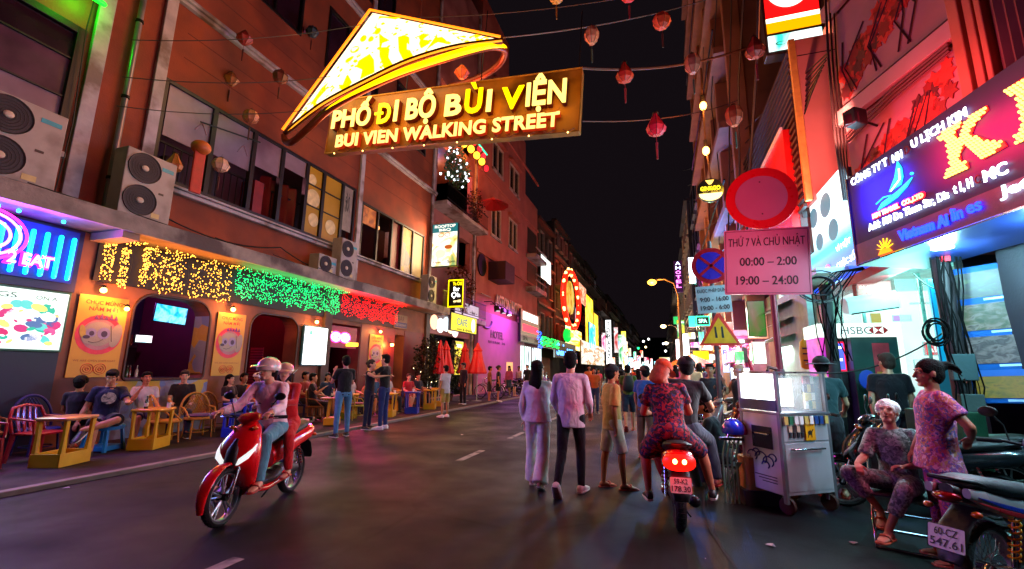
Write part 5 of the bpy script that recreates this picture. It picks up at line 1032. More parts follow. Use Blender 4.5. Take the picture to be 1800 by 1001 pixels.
zi_ = lambda x: float(np.interp(x, [p[0] for p in OLD], [p[1] for p in OLD]))
def blob(cx, cz, a, b_, rot=0, n=12): return [(cx+math.cos(2*PI*i/n)*a*math.cos(rot)-math.sin(2*PI*i/n)*b_*math.sin(rot), cz+math.cos(2*PI*i/n)*a*math.sin(rot)+math.sin(2*PI*i/n)*b_*math.cos(rot)) for i in range(n)]
motif([(-7.12, 11.05), (-6.95, 11.0), (-9.55, 7.85), (-9.65, 7.78)]); motif([(-6.88, 10.93), (-6.2, 10.75), (-7.0, 10.42)])
for cx, cz, a, b_, ro in ((-7.35, 10.15, .1, .16, .3), (-7.6, 9.85, .12, .2, .6), (-7.1, 9.95, .09, .12, 0), (-6.9, 10.25, .1, .15, -.3), (-7.75, 9.5, .14, .1, .4), (-7.45, 9.45, .1, .07, 0), (-6.3, 10.3, .07, .1, 0), (-5.55, 10.25, .1, .13, 0), (-5.45, 9.72, .17, .17, 0), (-6.0, 10.5, .05, .05, 0), (-6.75, 10.55, .06, .06, 0), (-5.0, 9.95, .05, .05, 0), (-7.2, 9.6, .05, .05, 0), (-8.05, 8.95, .06, .06, 0), (-8.0, 9.2, .05, .08, 0)):
    motif(blob(cx, cz, a, b_, ro))
motif([(-8.35, 9.35), (-8.15, 9.3), (-7.75, 8.75), (-7.6, 8.3), (-7.72, 8.1), (-7.95, 8.15), (-8.1, 8.7)])       # boat sail
motif([(-6.85, 10.15), (-6.7, 9.95), (-6.5, 9.75), (-6.72, 9.68), (-6.75, 9.5), (-6.48, 9.45), (-6.5, 9.0), (-6.35, 8.62), (-6.6, 8.5), (-6.78, 9.1)])   # statue
motif([(-6.25, 9.85), (-6.05, 9.9), (-5.9, 9.75), (-5.88, 9.2), (-5.75, 8.85), (-6.05, 8.75), (-6.2, 9.2)])  # tower
motif([(-5.85, 9.78), (-5.55, 9.82), (-5.5, 9.6), (-5.3, 9.55), (-5.28, 9.4), (-5.5, 9.2), (-5.45, 9.0), (-5.7, 8.92), (-5.65, 9.3)])
motif([(-5.08, 10.05), (-5.02, 9.75), (-4.85, 9.5), (-4.7, 9.2), (-4.9, 9.32), (-5.05, 9.4), (-5.2, 9.3), (-5.4, 9.05), (-5.25, 9.4), (-5.12, 9.7)])     # pointed tower
for i in range(5): x, z = -4.78+i*.12, 9.98-i*.17; motif([(x, z), (x+.2, z-.04), (x+.22, z-.1), (x+.05, z-.07), (x+.09, z-.14), (x+.02, z-.13)])   # steps of a pagoda
motif([(-4.2, 9.55), (-4.0, 9.68), (-3.85, 9.6), (-3.95, 9.52), (-3.9, 9.42), (-4.15, 9.42)]); motif([(-3.75, 9.55), (-3.55, 9.42), (-3.7, 9.32), (-3.95, 9.36)]); motif(blob(-4.25, 9.3, .09, .07))
# gate and lanterns at the lower left of the cone
motif([(-9.0, 8.35), (-8.6, 8.95), (-8.3, 9.0), (-8.1, 8.75), (-8.05, 8.25), (-8.25, 8.12), (-8.22, 8.5), (-8.42, 8.62), (-8.6, 8.4), (-8.5, 8.02), (-8.8, 7.93), (-8.85, 8.3)]); motif(blob(-8.62, 8.72, .05, .05), LW); motif([(-9.4, 7.95), (-9.1, 8.25), (-9.0, 8.05), (-9.15, 7.9)])
motif([(-7.45, 9.2), (-7.1, 9.3), (-6.95, 9.0), (-6.9, 8.45), (-7.35, 8.3), (-7.3, 8.7), (-7.5, 8.95)])
rr = random.Random(77)
for i in range(85):
    t = rr.random()**1.4; cx = -9.3+5.6*t; zo = zi_(cx); up_ = apex[1]-(apex[1]-lft[1])*(apex[0]-cx)/(apex[0]-lft[0]) if cx < apex[0] else apex[1]-(apex[1]-rgt[1])*(cx-apex[0])/(rgt[0]-apex[0])
    cz = zo+(up_-zo)*rr.uniform(.06, .8); a_ = rr.uniform(.02, .075); motif(blob(cx, cz, a_, a_*rr.uniform(.4, 2.2), rr.uniform(-1, 1), rr.choice((4, 5, 8))), name='printed_fleck', dy=.02)
# neon edge and brim ring
OR = E('#ff7a10', 2.2)
e2 = [bez(edge, i/k) for i in range(k+1)]
MB().tube([(apex[0]+(lft[0]-apex[0])*t, -.12, apex[1]+(lft[1]-apex[1])*t) for t in (0, .5, 1)], .035, 8).build('neon_edge', OR, hat, smooth=True)
MB().tube([(apex[0]+(rgt[0]-apex[0])*t, -.12, apex[1]+(rgt[1]-apex[1])*t) for t in (0, .5, 1)], .03, 8).build('neon_edge', OR, hat, smooth=True)
bulge = lambda i: -.12-math.sin(PI*i/k)*.9
MB().tube([pj(e[0], bulge(i)-.0, e[1]-.03) for i, e in enumerate(e2)], .075, 10).build('brim_front', M('#8a3a14', .35, .4), hat, smooth=True)
MB().tube([pj(e[0], bulge(i)-.07, e[1]-.02) for i, e in enumerate(e2)], .02, 8).build('neon_edge', E('#ff9a20', 1.5), hat, smooth=True)
ring = [(-9.74, 7.86), (-9.66, 7.68), (-9.40, 7.64), (-8.87, 8.0), (-8.26, 8.42), (-7.20, 8.78), (-6.17, 9.02), (-5.10, 9.15), (-4.25, 9.22), (-3.61, 9.22), (-3.29, 9.1), (-3.24, 8.94), (-3.37, 8.71), (-3.70, 8.51), (-4.14, 8.40), (-4.67, 8.36)]
rg = [bez(ring, i/48) for i in range(49)]
def ringy(i): t = i/48; return -.1-(.9*math.sin(PI*min(1, t/.62)) if t < .62 else -1.3*math.sin(PI*(t-.62)/.38*.5))
MB().tube([pj(x, ringy(i), z) for i, (x, z) in enumerate(rg)], .085, 10).build('brim_ring', M('#8a3410', .35, .4), hat, smooth=True)
MB().tube([pj(x, ringy(i)-.05, z+.045) for i, (x, z) in enumerate(rg) if 8 < i < 44], [.02+.06*max(0, math.sin(PI*(i-8)/36))**1.5 for i in range(9, 44)], 10).build('neon_brim', E('#ffb400', 2.6), hat, smooth=True)
lamp('AREA', (-6.6, -1.3, 9.3), 130, '#ff9c70', hat, 3.5, (R(-90), 0, 0), 2, name='sign_glow'); lamp('POINT', (-5, 1.4, 8.3), 170, '#ff8a50', hat, .4, name='sign_glow')
for x in (-7.11, -5.6): MB().tube([(x, 0, 11.1 if x < -7 else 10.2), (x, .1, 15)], .015, 5).build('hanger_cable', M('#8a5038', .5), hat)

# cables and lanterns over the street
def cable(label, a, b, s_=.35, r=.018, col='#2e1e1c'): return wires(label, [sag(a, b, s_, 24)], r, col, 'cables across the street')
cable('cable carrying the street banner, running off to the right houses', (-1.4, 9.05, 8.2), tuple(ax(1335, 75, 3.0)), .3, .03, '#6a3a24')
cable('upper right cable from the hat tip to the pharmacy column', tuple(ay(885, 66, 9)), tuple(ax(1300, -20, 3.0)), .25, .016, '#8a7a78')
cable('lower cable from the banner edge to the drain at right', (-1.42, 9.05, 6.9), tuple(ax(1300, 175, 3.0)), .25, .014, '#5a3a3a')
cable('faint upper cable from the orange wall to the hat', tuple(ax(230, 70, FX+.2)), tuple(ay(650, 40, 9)), .2, .01)
cable('cable behind the first row of lanterns', tuple(ax(215, 135, FX+.2)), tuple(ay(610, 130, 9)), .2, .01)
cable('lowest cable with lanterns along the upper bar windows', tuple(ax(205, 186, FX+.2)), tuple(ay(580, 188, 9)), .2, .01)
cable('high cable crossing above the hat', tuple(ay(700, 30, 11)), tuple(ay(1130, -10, 11)), .2, .012, '#5a4038')
LN = [  # u, v, distance plane, kind, colour, words
 (430, 68, 7.6, 'diamond', '#7a1c14', 'dark red diamond lantern highest at the orange wall'), (406, 140, 7.8, 'diamond', '#8c4418', 'rust orange diamond lantern over the upper windows'), (493, 135, 8.2, 'round', '#5c2420', 'dull maroon round lantern near the white cornice'),
 (528, 55, 10, 'round', '#6a1c28', 'wine red round lantern left of the blue one'), (549, 56, 10, 'round', '#22303c', 'dark blue round lantern beside the wine red one'), (298, 205, 7.0, 'flat', '#8a6258', 'pale pink flat lantern at the bracket by the pink pilaster'),
 (441, 205, 7.8, 'round', '#a05a38', 'peach round lantern under the window head'), (306, 288, 6.6, 'drop', '#9a5a28', 'brown drop lantern in front of the air conditioner'), (388, 290, 7.4, 'round', '#a8806a', 'pale cream round lantern before the dark window'),
 (1040, 62, 9, 'tulip', '#a86a48', 'pale tulip shaped lantern against the night sky left of the street'), (1163, 37, 9, 'round', '#b03a18', 'two toned red and orange round lantern, highest in the sky'), (1098, 130, 8.5, 'drop', '#a82a12', 'orange red drop lantern hanging mid sky'),
 (1217, 112, 9, 'tulip', '#94503a', 'torn brown lantern near the lamp wires'), (1153, 222, 8, 'drop', '#b01c28', 'crimson lantern with a pink tassel, lowest in the sky'), (1327, 86, 8.5, 'drop', '#8a2010', 'dark red drop lantern in front of the right houses'),
 (1290, 203, 9, 'tulip', '#98341c', 'orange red tulip lantern before the ribbed cladding'), (978, -8, 9, 'round', '#b08030', 'golden tasselled lantern cut by the top of the view'), (1105, -12, 9, 'drop', '#c02020', 'lantern with red tassel cut by the top of the view'), (812, 128, 9.4, 'diamond', '#b04818', 'orange diamond lantern seen through the hat brim')]
for u, v, Y, kd, c, lb in LN:
    lantern(lb, tuple(ay(u, v, Y)), kd, [min(1, x*2.1) for x in lin(c)], s=1.22, tas={'tulip': '#4a5a48', 'drop': '#a01828'}.get(kd, '#5a1c18') if 'golden' not in lb else '#c09030', lit=0)
# ------------------------------------------------------------------ hotel, Y 24.7 to 39
hz = thing('hotel', 'tall coral pink hotel with stepped upper floors and pairs of white framed windows', 'building', (FX, 24.7, 0), PI/2)
HW = M('#b4645a', .75, 0, .25, .8, .2, dirt='#9a4a40')
def lz(u, v): p = ax(u, v, FX); return p.y-24.7, p.z
hw_holes = []
hwins = [(2.3, 4.5, 15.2, 17.3), (6.0, 8.4, 15.2, 17.3), (2.3, 4.2, 10.4, 12.6), (6.0, 8.0, 10.6, 12.8), (2.3, 4.3, 19.6, 21.7)]
wall_holes([(0, 3.9), (14.3, 3.9), (14.3, 16.3), (10.3, 16.3), (10.3, 21), (5.5, 21), (5.5, 27), (0, 27)], [rrect(*w_) for w_ in hwins], .3, W3).build('front_wall', HW, hz)
MB().box(0, 14.3, .5, 4, 3.9, 16.2).box(.1, 10.2, .5, 4, 16.2, 20.9).box(.1, 5.4, .5, 4, 20.9, 26.9).build('rear_volume', M('#3a1c1a', .8), hz); MB().box(-.0, .25, 0.301, 4, 3.9, 27).build('side_wall', HW, hz)
for a, b, c, d in hwins:
    f = MB().box(a, a+.09, -.05, .1, c, d).box(b-.09, b, -.05, .1, c, d).box(a+.1, b-.1, -.05, .1, d-.09, d).box(a+.1, b-.1, -.05, .1, c, c+.09).box((a+b)/2-.06, (a+b)/2+.06, -.05, .1, c+.1, d-.1).build('window', M('#c9b4b0', .5), hz)
    for x0, x1 in ((a+.1, (a+b)/2-.07), ((a+b)/2+.07, b-.1)): MB().box(x0, x1, .05, .08, c+.1, d-.1).build('pane', M('#1a1018', .12, 0, .2), f)
    MB().box(a-.1, b+.1, -.12, -.01, c-.16, c-.02).build('sill', TRIM, f); MB().box(a-.15, b+.15, -.3, -.01, d+.1, d+.3).build('hood', HW, f)
for z in (8.6, 14.0, 18.6): MB().box(-.02, 14.35, -.14, -.003, z, z+.2).build('string_course', HW, hz, bevel=.02)
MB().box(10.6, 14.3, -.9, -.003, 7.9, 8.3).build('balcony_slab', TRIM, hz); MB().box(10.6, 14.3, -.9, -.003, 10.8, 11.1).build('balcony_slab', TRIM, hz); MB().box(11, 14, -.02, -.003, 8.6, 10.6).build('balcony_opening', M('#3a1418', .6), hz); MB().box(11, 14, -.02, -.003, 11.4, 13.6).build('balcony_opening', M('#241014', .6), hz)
for z in (8.5, 9.0, 11.3): MB().bar((10.6, -.88, z+.3), (14.3, -.88, z+.3), .08).build('railing', M('#a89a9a', .5), hz)
PW = M('#b06a8e', .7, 0, .15, 1, .1); MB().box(0, 9.5, -.25, -.003, 0, 5.0).build('purple_lower_wall', PW, hz); MB().box(9.6, 14.3, .0, .3, 0, 3.88).build('porch_wall', M('#5a1820', .6), hz)
MB().lathe([(.55, 0), (.7, 0), (.7, .05), (.55, .05)], n=24).build('emblem_ring', BLACK, hz).matrix_local = Matrix.Translation((.75, -.05, 7.9))@Matrix.Rotation(PI/2, 4, 'X')
text('G', .6, .8, BLACK, hz, (.75, -.03, 7.9), .03, .03)
text('ASTON HOTEL', 6.2, .95, M('#e0d0d4', .4), hz, (6.2, -.1, 6.0), .08, .02); MB().box(2.0, 3.9, -1.2, -.01, 7.2, 8.4).build('awning', M('#3a1420', .6), hz); MB().bar((.2, -.3, 6.0), (1.8, -.3, 6.0), .06).build('rail', TRIM, hz)
fl = MB()
for i in range(3): o = thing('spotlight', f'black can spotlight over the purple hotel wall, {["nearest", "middle", "farthest and lit"][i]} of three', 'lamp', (FX+1.0, 25.6+i*1.1, 5.3), PI/2, 'spotlights on the hotel'); MB().cyl((0, 0, 0), (0, -.1, -.3), .14, .2, n=14).build('can', BLACK, o, smooth=True); MB().tube([(0, 0, 0), (0, .3, .3), (0, .8, .3)], .03, 6).build('arm', BLACK, o); MB().sph((0, -.11, -.31), (.15, .15, .03), 12, 6).build('lens', E('#ffffff', 5 if i == 2 else .6), o)
aim(lamp('AREA', (FX+1.6, 28.5, 5.4), 260, '#d060ff', None, 4, None, .4, name='wall_wash'), (FX, 28.5, 1.5))
for i, (u, v, s_) in enumerate(((843, 590, .9), (862, 600, .6))): pass
text('HOTEL', 2.4, .5, M('#5a2048', .5), hz, (3.2, -.27, 3.7), .02, .02); text('RESTAURANT - BAR', 3.2, .16, M('#5a2048', .5), hz, (3.2, -.27, 3.2), .01)
MB().tube([(1.2+math.cos(a)*.9, -.28, 4.5+math.sin(a)*.5) for a in [2*PI*i/28 for i in range(15, 29)]], .07, 6).build('emblem_arc', M('#5a2078', .5), hz)
MB().box(5.2, 6.6, -.26, -.252, .4, 2.0).build('lit_notice', E('#ffb870', .9), hz)
# yellow and white shop signs beside the hotel, on the balcony house
def sign(label, P, rz, w_, h_, d=.15, face='#dddddd', emit=1., frame='#20202a', items=(), glow=None, art=None, name='shop_sign', group=None, cat='sign', pole=None):
    """lit box sign: P is the lower left corner as you face it"""
    T = thing(name, label, cat, tuple(P), rz, group)
    MB().box(0, w_, .001, d, 0, h_).build('casing', M(frame, .4), T, bevel=min(.01, d/5)); e = min(.04, w_*.04)
    MB().box(e, w_-e, -.008, -.001, e, h_-e).build('lit_face', art or (E(face, emit) if emit else M(face, .5)), T)
    for i, (t, cx, cz, tw, th, c, s_) in enumerate(items):
        mt_ = E(c, s_, False) if s_ else M(c, .5)
        if t.startswith('#bar'): MB().box(cx*w_-tw*w_/2, cx*w_+tw*w_/2, -.014, -.0095, cz*h_-th*h_/2, cz*h_+th*h_/2).build('band', mt_, T)
        elif t.startswith('#dot'): MB().sph((cx*w_, -.012, cz*h_), (tw*w_/2, .006, th*h_/2), 20, 8).build('emblem', mt_, T, smooth=True)
        elif t.startswith('#ring'): MB().tube([(cx*w_+math.cos(a)*tw*w_/2, -.015, cz*h_+math.sin(a)*th*h_/2) for a in [2*PI*i/24 for i in range(24)]], max(.012, .05*tw*w_), 6, closed=True).build('ring', mt_, T)
        else: text(t, tw*w_, th*h_, mt_, T, (cx*w_, -.016, cz*h_), .005, .02)
    if glow: lamp('AREA', (w_/2, -.06, h_/2), glow[1], glow[0], T, w_, (R(-90), 0, 0), h_, name='sign_glow')
    return T
def onL(u, v, off): p = ax(u, v, FX+off); return Vector(p)
def lsign(label, u0, v0, u1, v1, off=.3, **k):
    """sign flat on the left fronts: lower left and upper right corner as seen"""
    a = onL(u0, v0, off); b = onL(u1, v1, off); return sign(label, (FX+off, a.y, a.z), PI/2, max(.2, b.y-a.y), max(.2, b.z-a.z), **k)
def fsign(label, u0, v0, u1, v1, Y, **k):
    """sign standing across the street line, facing the camera"""
    a = ay(u0, v0, Y); b = ay(u1, v1, Y); return sign(label, a, 0, b.x-a.x, b.z-a.z, **k)
fsign('rooftop barbecue poster sign with teal head on the second floor corner', 757, 470, 806, 391, 18.6, art=Eart(['#e8a020', '#f8e8a0', '#ffffff', '#e0c060', '#80a060'], 1.4, 1.25), frame='#123038', glow=('#ffd0a0', 160),
      items=(('#bar', .5, .9, .96, .2, '#1a7a80', .8), ('ROOFTOP', .5, .94, .8, .07, '#f4f0e0', 1.4), ('BBQ', .5, .85, .45, .07, '#f4f0e0', 1.4), ('#ring', .36, .74, .2, .09, '#e03020', 1.4), ('#ring', .6, .74, .2, .09, '#e03020', 1.4), ('#dot', .35, .3, .4, .2, '#fff0a0', 1.6), ('#dot', .65, .45, .3, .1, '#c05a20', .9), ('5pm', .78, .1, .3, .08, '#206858', 0), ('Open', .25, .1, .3, .06, '#c87818', 0)))
fsign('black square sign with a bright yellow rim and white letters', 787, 540, 815, 491, 19.6, face='#0a0a0c', emit=0, frame='#0a0a0a', glow=('#ffe020', 20), d=.3, items=(('Ye Old', .6, .86, .6, .14, '#ffe010', 2.2), ('Bar', .56, .66, .4, .16, '#ffffff', 2.4), ('Ọ', .4, .42, .35, .24, '#ffffff', 2.4), ('la', .72, .44, .2, .16, '#ffffff', 2.4), ('grill', .6, .2, .5, .12, '#ffe8a0', 2), ('#bar', .5, .985, 1, .04, '#ffe000', 2.5), ('#bar', .5, .015, 1, .04, '#ffe000', 2.5), ('#bar', .985, .5, .05, 1, '#ffe000', 2.5), ('#bar', .015, .5, .05, 1, '#ffe000', 2.5)))
lsign('white sign board with a brown handwritten name above the yellow one', 799, 550, 842, 540, .5, face='#e8dce8', emit=.8, items=(('Nhà', .35, .5, .3, .6, '#a05a20', 0), ('~ food ~', .75, .4, .3, .3, '#604030', 0)))
lsign('bright yellow shop board with a grey logo below the white one', 792, 580, 838, 560, .95, face='#e8e000', emit=1.1, glow=('#fff000', 40), items=(('CAFÉ', .4, .6, .4, .5, '#5a8a90', .8), ('#dot', .85, .5, .16, .8, '#f8fff0', 1.6), ('com & drinks', .5, .15, .6, .15, '#6a6a20', 0)))
lsign('green and white lit menu cabinet behind the folded umbrellas', 797, 660, 815, 600, .6, face='#e8d020', emit=1.2, items=(('MENU', .5, .85, .6, .1, '#ffffff', 1.5), ('#bar', .5, .4, .7, .3, '#c08a10', .8)))
for i, (u, v, c) in enumerate(((762, 566, '#ffb890'), (773, 572, '#ffffff'), (783, 570, '#cfe8f0'), (791, 574, '#ffe0b0'), (799, 581, '#ffd8d0'))):
    p = onL(u, v, .55); o = MB().lathe([(.01, 0), (.33, 0), (.35, .05), (.01, .06)], n=20, ax='x').build('round_lamp', E(c, 1.8), None); o.location = p; tag(o, ['round orange tinted disc lamp over the restaurant entrance', 'white disc lamp, second over the restaurant entrance', 'pale blue disc lamp in the middle of the entrance row', 'cream disc lamp over the restaurant entrance', 'pink tinted disc lamp nearest the yellow board'][i], 'lamp', 'disc lamps over the entrance')
lsign('white sign board with a crimson band beside the hotel', 915, 600, 948, 556, .5, face='#b89a8e', emit=.35, glow=('#ffd0d0', 60), items=(('#bar', .5, .82, .8, .25, '#ffffff', 2), ('#bar', .5, .45, .8, .22, '#ff1048', 2), ('SPA', .22, .12, .25, .12, '#402020', 0), ('24H', .8, .12, .2, .12, '#402020', 0)))
fsign('narrow pink upright sign on the side of the white sign board', 908, 598, 914, 556, 33, face='#9a3a6a', emit=.5, items=(('H', .5, .85, .6, .1, '#3a1030', 0), ('O', .5, .65, .6, .1, '#3a1030', 0), ('T', .5, .45, .6, .1, '#3a1030', 0), ('E', .5, .25, .6, .1, '#3a1030', 0)))
aw = thing('awning_shop', 'bright white shop front with green fairy lights on its awning', 'shop', (FX+.3, 33, 0), PI/2)
for x0 in (.2, 3.6): MB().box(x0, x0+2.6, -.02, .1, .5, 3.3).build('lit_window', Eart(['#f0fff8', '#a8d8c8', '#ffffff', '#e0f0ff', '#607870'], .9, 1.7, (2.5, 1, .6)), aw); [MB().box(x0+.65*k_, x0+.65*k_+.07, -.05, -.021, .5, 3.3).build('mullion', BLACK, aw) for k_ in range(5)]
MB().box(6.6, 9.6, -.02, .1, .1, 2.6).build('wood_wall', M('#7a4a28', .6), aw); MB().add([(-.2, -1.6, 3.6), (9.8, -1.6, 3.6), (9.8, 0, 4.2), (-.2, 0, 4.2)], [(0, 1, 2, 3)]).box(-.2, 9.8, -1.62, -1.58, 3.2, 3.62).build('awning', M('#6a6a50', .6), aw)
rr = random.Random(8); m = MB(); m2 = MB()
for i in range(140): m.sph((rr.uniform(-.3, 6), -1.66, rr.uniform(3.3, 4.0)), .05, 5, 3)
for i in range(30): m2.sph((rr.uniform(-1.2, .2), -1.6, rr.uniform(3.1, 4.3)), .06, 5, 3)
m.build('green_bulb', E('#10e050', 3, False), aw, kind='stuff'); m2.build('blue_bulb', E('#2050ff', 4, False), aw, kind='stuff'); lamp('AREA', (3, -.6, 2.2), 700, '#eafff0', aw, 6, (R(-90), 0, 0), 2.6, name='window_light')  
MB().sph((10.2, -1.6, 4.8), (.8, .4, .7), 12, 8).build('green_emblem', E('#10d040', 1.5), aw); MB().sph((10.3, -2.0, 4.8), (.3, .2, .25), 10, 6).build('yellow_emblem', E('#ffe040', 2), aw)

# ------------------------------------------------------------------ rows of houses farther on
def house(label, side, y0, y1, h, col='#4a3434', X=None, seed=0, floors=None, lit=(), setback=0., cat='building'):
    """row house; its front faces the street. side -1 left, 1 right"""
    rr = random.Random(seed); w_ = y1-y0
    if side < 0: T = thing('row_house', label, cat, ((X or FX)-setback, y0, 0), PI/2, 'row houses along the street')
    else: T = thing('row_house', label, cat, ((X or 3.0)+setback, y1, 0), -PI/2, 'row houses along the street')
    W_ = M(col, .8, 0, .35, .5, .2, dirt='#2c2022'); fl = floors or max(2, int((h-3.6)/3.3)); fh = (h-3.6)/fl; D = 9
    MB().box(0, w_, .25, D, 0, h).build('wall', W_, T)
    for q in (0, w_-.22): MB().box(q, q+.22, -.02, .249, 3.4, h).build('pilaster', W_, T)
    MB().box(-.05, w_+.05, -.25, .3, h, h+.25).build('parapet', W_, T)
    nb = max(1, int(w_/2.4)); fr = M('#8a7e7c', .5)
    for f in range(fl):
        z = 3.6+f*fh; bal = rr.random() < .55
        MB().box(.01, w_-.01, -(.85 if bal else .12), .249, z-.15, z+.05).build('floor_band', M('#7a6a66', .7, 0, .4, 1), T)
        if bal:
            rl = MB().bar((.1, -.8, z+.95), (w_-.1, -.8, z+.95), .06).bar((.1, -.8, z+.5), (w_-.1, -.8, z+.5), .04).build('railing', DARKMETAL if rr.random() < .5 else fr, T)
            for i in range(int(w_/.5)): MB().bar((.2+i*.5, -.8, z+.06), (.2+i*.5, -.8, z+.92), .03).build('baluster', DARKMETAL, rl)
        for i in range(nb):
            xc = w_*(i+.5)/nb; ww = min(1.5, w_/nb*.62); z0 = z+(.15 if bal else .9); z1 = z+fh*.78
            wn = MB().box(xc-ww/2-.07, xc-ww/2, -.02, .24, z0, z1).box(xc+ww/2, xc+ww/2+.07, -.02, .24, z0, z1).box(xc-ww/2, xc+ww/2, -.02, .24, z1, z1+.08).box(xc-ww/2-.1, xc+ww/2+.1, -.08, .24, z0-.09, z0-.01).build('window', fr, T)
            on = rr.random() < .16; MB().box(xc-ww/2+.01, xc+ww/2-.01, .18, .24, z0, z1-.01).build('pane', E(rr.choice(['#ffb870', '#d8e8ff', '#ff9a60']), rr.uniform(.15, .6)) if on else M('#0e0c14', .15, 0, .3), wn)
    return T
LHS = [(39.1, 46, 15.5, '#4a2c2e', 'dark terraced house with pale balcony rails next to the hotel'), (46, 54, 17.5, '#2c2834', 'dark blue grey house with one white lit window'), (54.2, 66, 17, '#241c28', 'broad dark club building behind the red bulb ring'), (66.2, 79, 17.5, '#221c26', 'dark club building with the yellow dancer sign'), (79.2, 95, 16, '#2a2630', 'grey house behind the upright white sign on the left row'), (95.2, 115, 17, '#3a2e30', 'brown house far down the left row'), (115.2, 140, 17.5, '#30262a', 'far dim house of the left row, sixth after the hotel'), (140.2, 180, 17, '#2c2428', 'very far dim house of the left row'), (180.5, 240, 19, '#241e24', 'last dim block of the left row closing on the vanishing point')]
for i, (a, b, h, c, lb) in enumerate(LHS): house(lb, -1, a, b, h, c, seed=20+i)
RHS = [(45.2, 58, 18, '#3a3a50', 'blue lit house of the right row behind the no stopping sign'), (58.2, 75, 16.5, '#302c3c', 'dim bluish house on the right row under the hotel sign'), (75.2, 100, 17, '#2c2830', 'far dark house on the right row past the street lamp'), (100.3, 135, 16, '#2a2428', 'very far dark house on the right row'), (135.3, 200, 18, '#241e24', 'last dark block on the right row')]
for i, (a, b, h, c, lb) in enumerate(RHS): house(lb, 1, a, b, h, c, seed=40+i)
struct(MB().box(-40, 40, 330, 335, 0, 24).build('far_block', M('#1a1418', .9)))

# white lit window, club signs
lsign('single tall white lit window high on the dark house after the hotel', 951, 489, 968, 462, .3, face='#f0fff8', emit=2.6)
cl = thing('bulb_ring_sign', 'tall red neon oval edged with bulbs on the club front', 'sign', (FX+1.4, 0, 0), PI/2)
c0 = onL(1005, 528, 1.4); ry_ = (onL(1018, 528, 1.4).y-onL(992, 528, 1.4).y)/2; rz_ = (onL(1005, 480, 1.4).z-onL(1005, 577, 1.4).z)/2
pts = [(c0.y+math.cos(a)*ry_, 0, c0.z+math.sin(a)*rz_*(1 if math.sin(a) > 0 else 1)) for a in [2*PI*i/48 for i in range(48)]]
MB().tube(pts, .28, 8, closed=True).build('red_neon', E('#ff1808', 3), cl, smooth=True)
for i in range(0, 48, 3): o = MB().sph(pts[i], (.3, .2, .5), 8, 5).build('bulb', E('#ffb060', 7), cl)
MB().tube(pts[4:20], .2, 8).build('orange_neon', E('#ff8050', 5), cl)
o = MB().loft([((c0.y, .1, c0.z+rz_*.1), (1, 0, 0), (0, 0, 1), ry_*.5, rz_*.6), ((c0.y, .2, c0.z+rz_*.1), (1, 0, 0), (0, 0, 1), ry_*.5, rz_*.6)], 16).build('inner_picture', Eart(['#103038', '#c0a020', '#e0d060', '#2080a0'], .8, .9), cl); lamp('POINT', (c0.y, -1.5, c0.z), 900, '#ff2010', cl, .8, name='sign_glow')
lsign('yellow and orange lit club fascia under the red bulb ring', 994, 612, 1022, 584, 1.4, art=Eart(['#ff6a00', '#ffb000', '#fff0b0', '#ffd040'], .9, 2.2, (.2, 1, 2)), glow=('#ffb040', 500))
lsign('blue neon writing along the club awning', 976, 628, 1012, 607, 1.8, face='#060a28', emit=.2, items=(('Sahara', .45, .5, .8, .7, '#4090ff', 5),))
lsign('yellow outlined dancer figure sign on the club wall', 1030, 608, 1042, 528, 1.4, art=Eart(['#2a0a10', '#ffd000', '#ffe860', '#c03010'], 1.1, 1.8, (1.5, 1, .6)), frame='#200c10')
lsign('orange lit column sign beside the cyan picture', 1045, 610, 1051, 555, 1.4, art=Eart(['#ff8000', '#ffd040', '#804000'], 1, 1.8), frame='#200c10')
lsign('cyan picture sign of a diver on the club wall', 1036, 612, 1046, 572, 1.9, art=Eart(['#1040a0', '#10b0d8', '#40f0f0', '#ffd860'], .9, 1.9), frame='#100c20')
lsign('red orange small letter sign upper right of the bulb ring', 1018, 530, 1030, 508, 1.5, art=Eart(['#301018', '#ff5a20', '#f0c0a0', '#801818'], 1.3, 1.4), frame='#180c14')
lsign('white hot lit shop fascia under the diver sign', 1022, 640, 1062, 612, 1.9, art=Eart(['#ffffff', '#ffe8c0', '#fff8ec', '#b06820', '#ffe0b0'], .8, 1.1, (.4, 1, 2)), glow=('#fff4e0', 900))
fsign('upright white sign with black letters down the left row', 1066, 650, 1074, 562, 88, face='#f0f4f4', emit=1.6, items=tuple((c, .5, .92-.13*i, .6, .09, '#202028', 0) for i, c in enumerate('TOPAZZ')))
rr = random.Random(6)
FS = [(1080, 620, 1086, 575, '#c02020', 1.2), (1088, 640, 1094, 588, '#1a9a50', 1.5), (1094, 650, 1100, 582, '#f0e040', 2), (1082, 655, 1092, 625, '#ffffff', 3), (1098, 640, 1103, 600, '#ffb020', 2), (1103, 655, 1112, 628, '#30c0ff', 2.4), (1112, 650, 1119, 632, '#ff4030', 2), (1118, 656, 1128, 640, '#fff0e0', 3), (1120, 640, 1126, 625, '#ff2040', 2), (1129, 652, 1136, 636, '#20d0c0', 2), (1133, 650, 1140, 628, '#e01050', 1.6), (1140, 655, 1147, 640, '#ffffff', 2.6), (1150, 656, 1160, 643, '#80c040', 1)]
for i, (u0, v0, u1, v1, c, s_) in enumerate(FS):
    Y = 95+i*12; fsign(['red', 'green', 'yellow', 'white', 'amber', 'sky blue', 'scarlet', 'cream', 'crimson', 'turquoise', 'magenta', 'pure white', 'lime green'][i]+' lit sign far down the left side of the street', u0, v0, u1, v1, Y, art=Eart([c, '#ffffff', c, '#101018'], .35+.01*i, s_), group='lit signs far down the street')
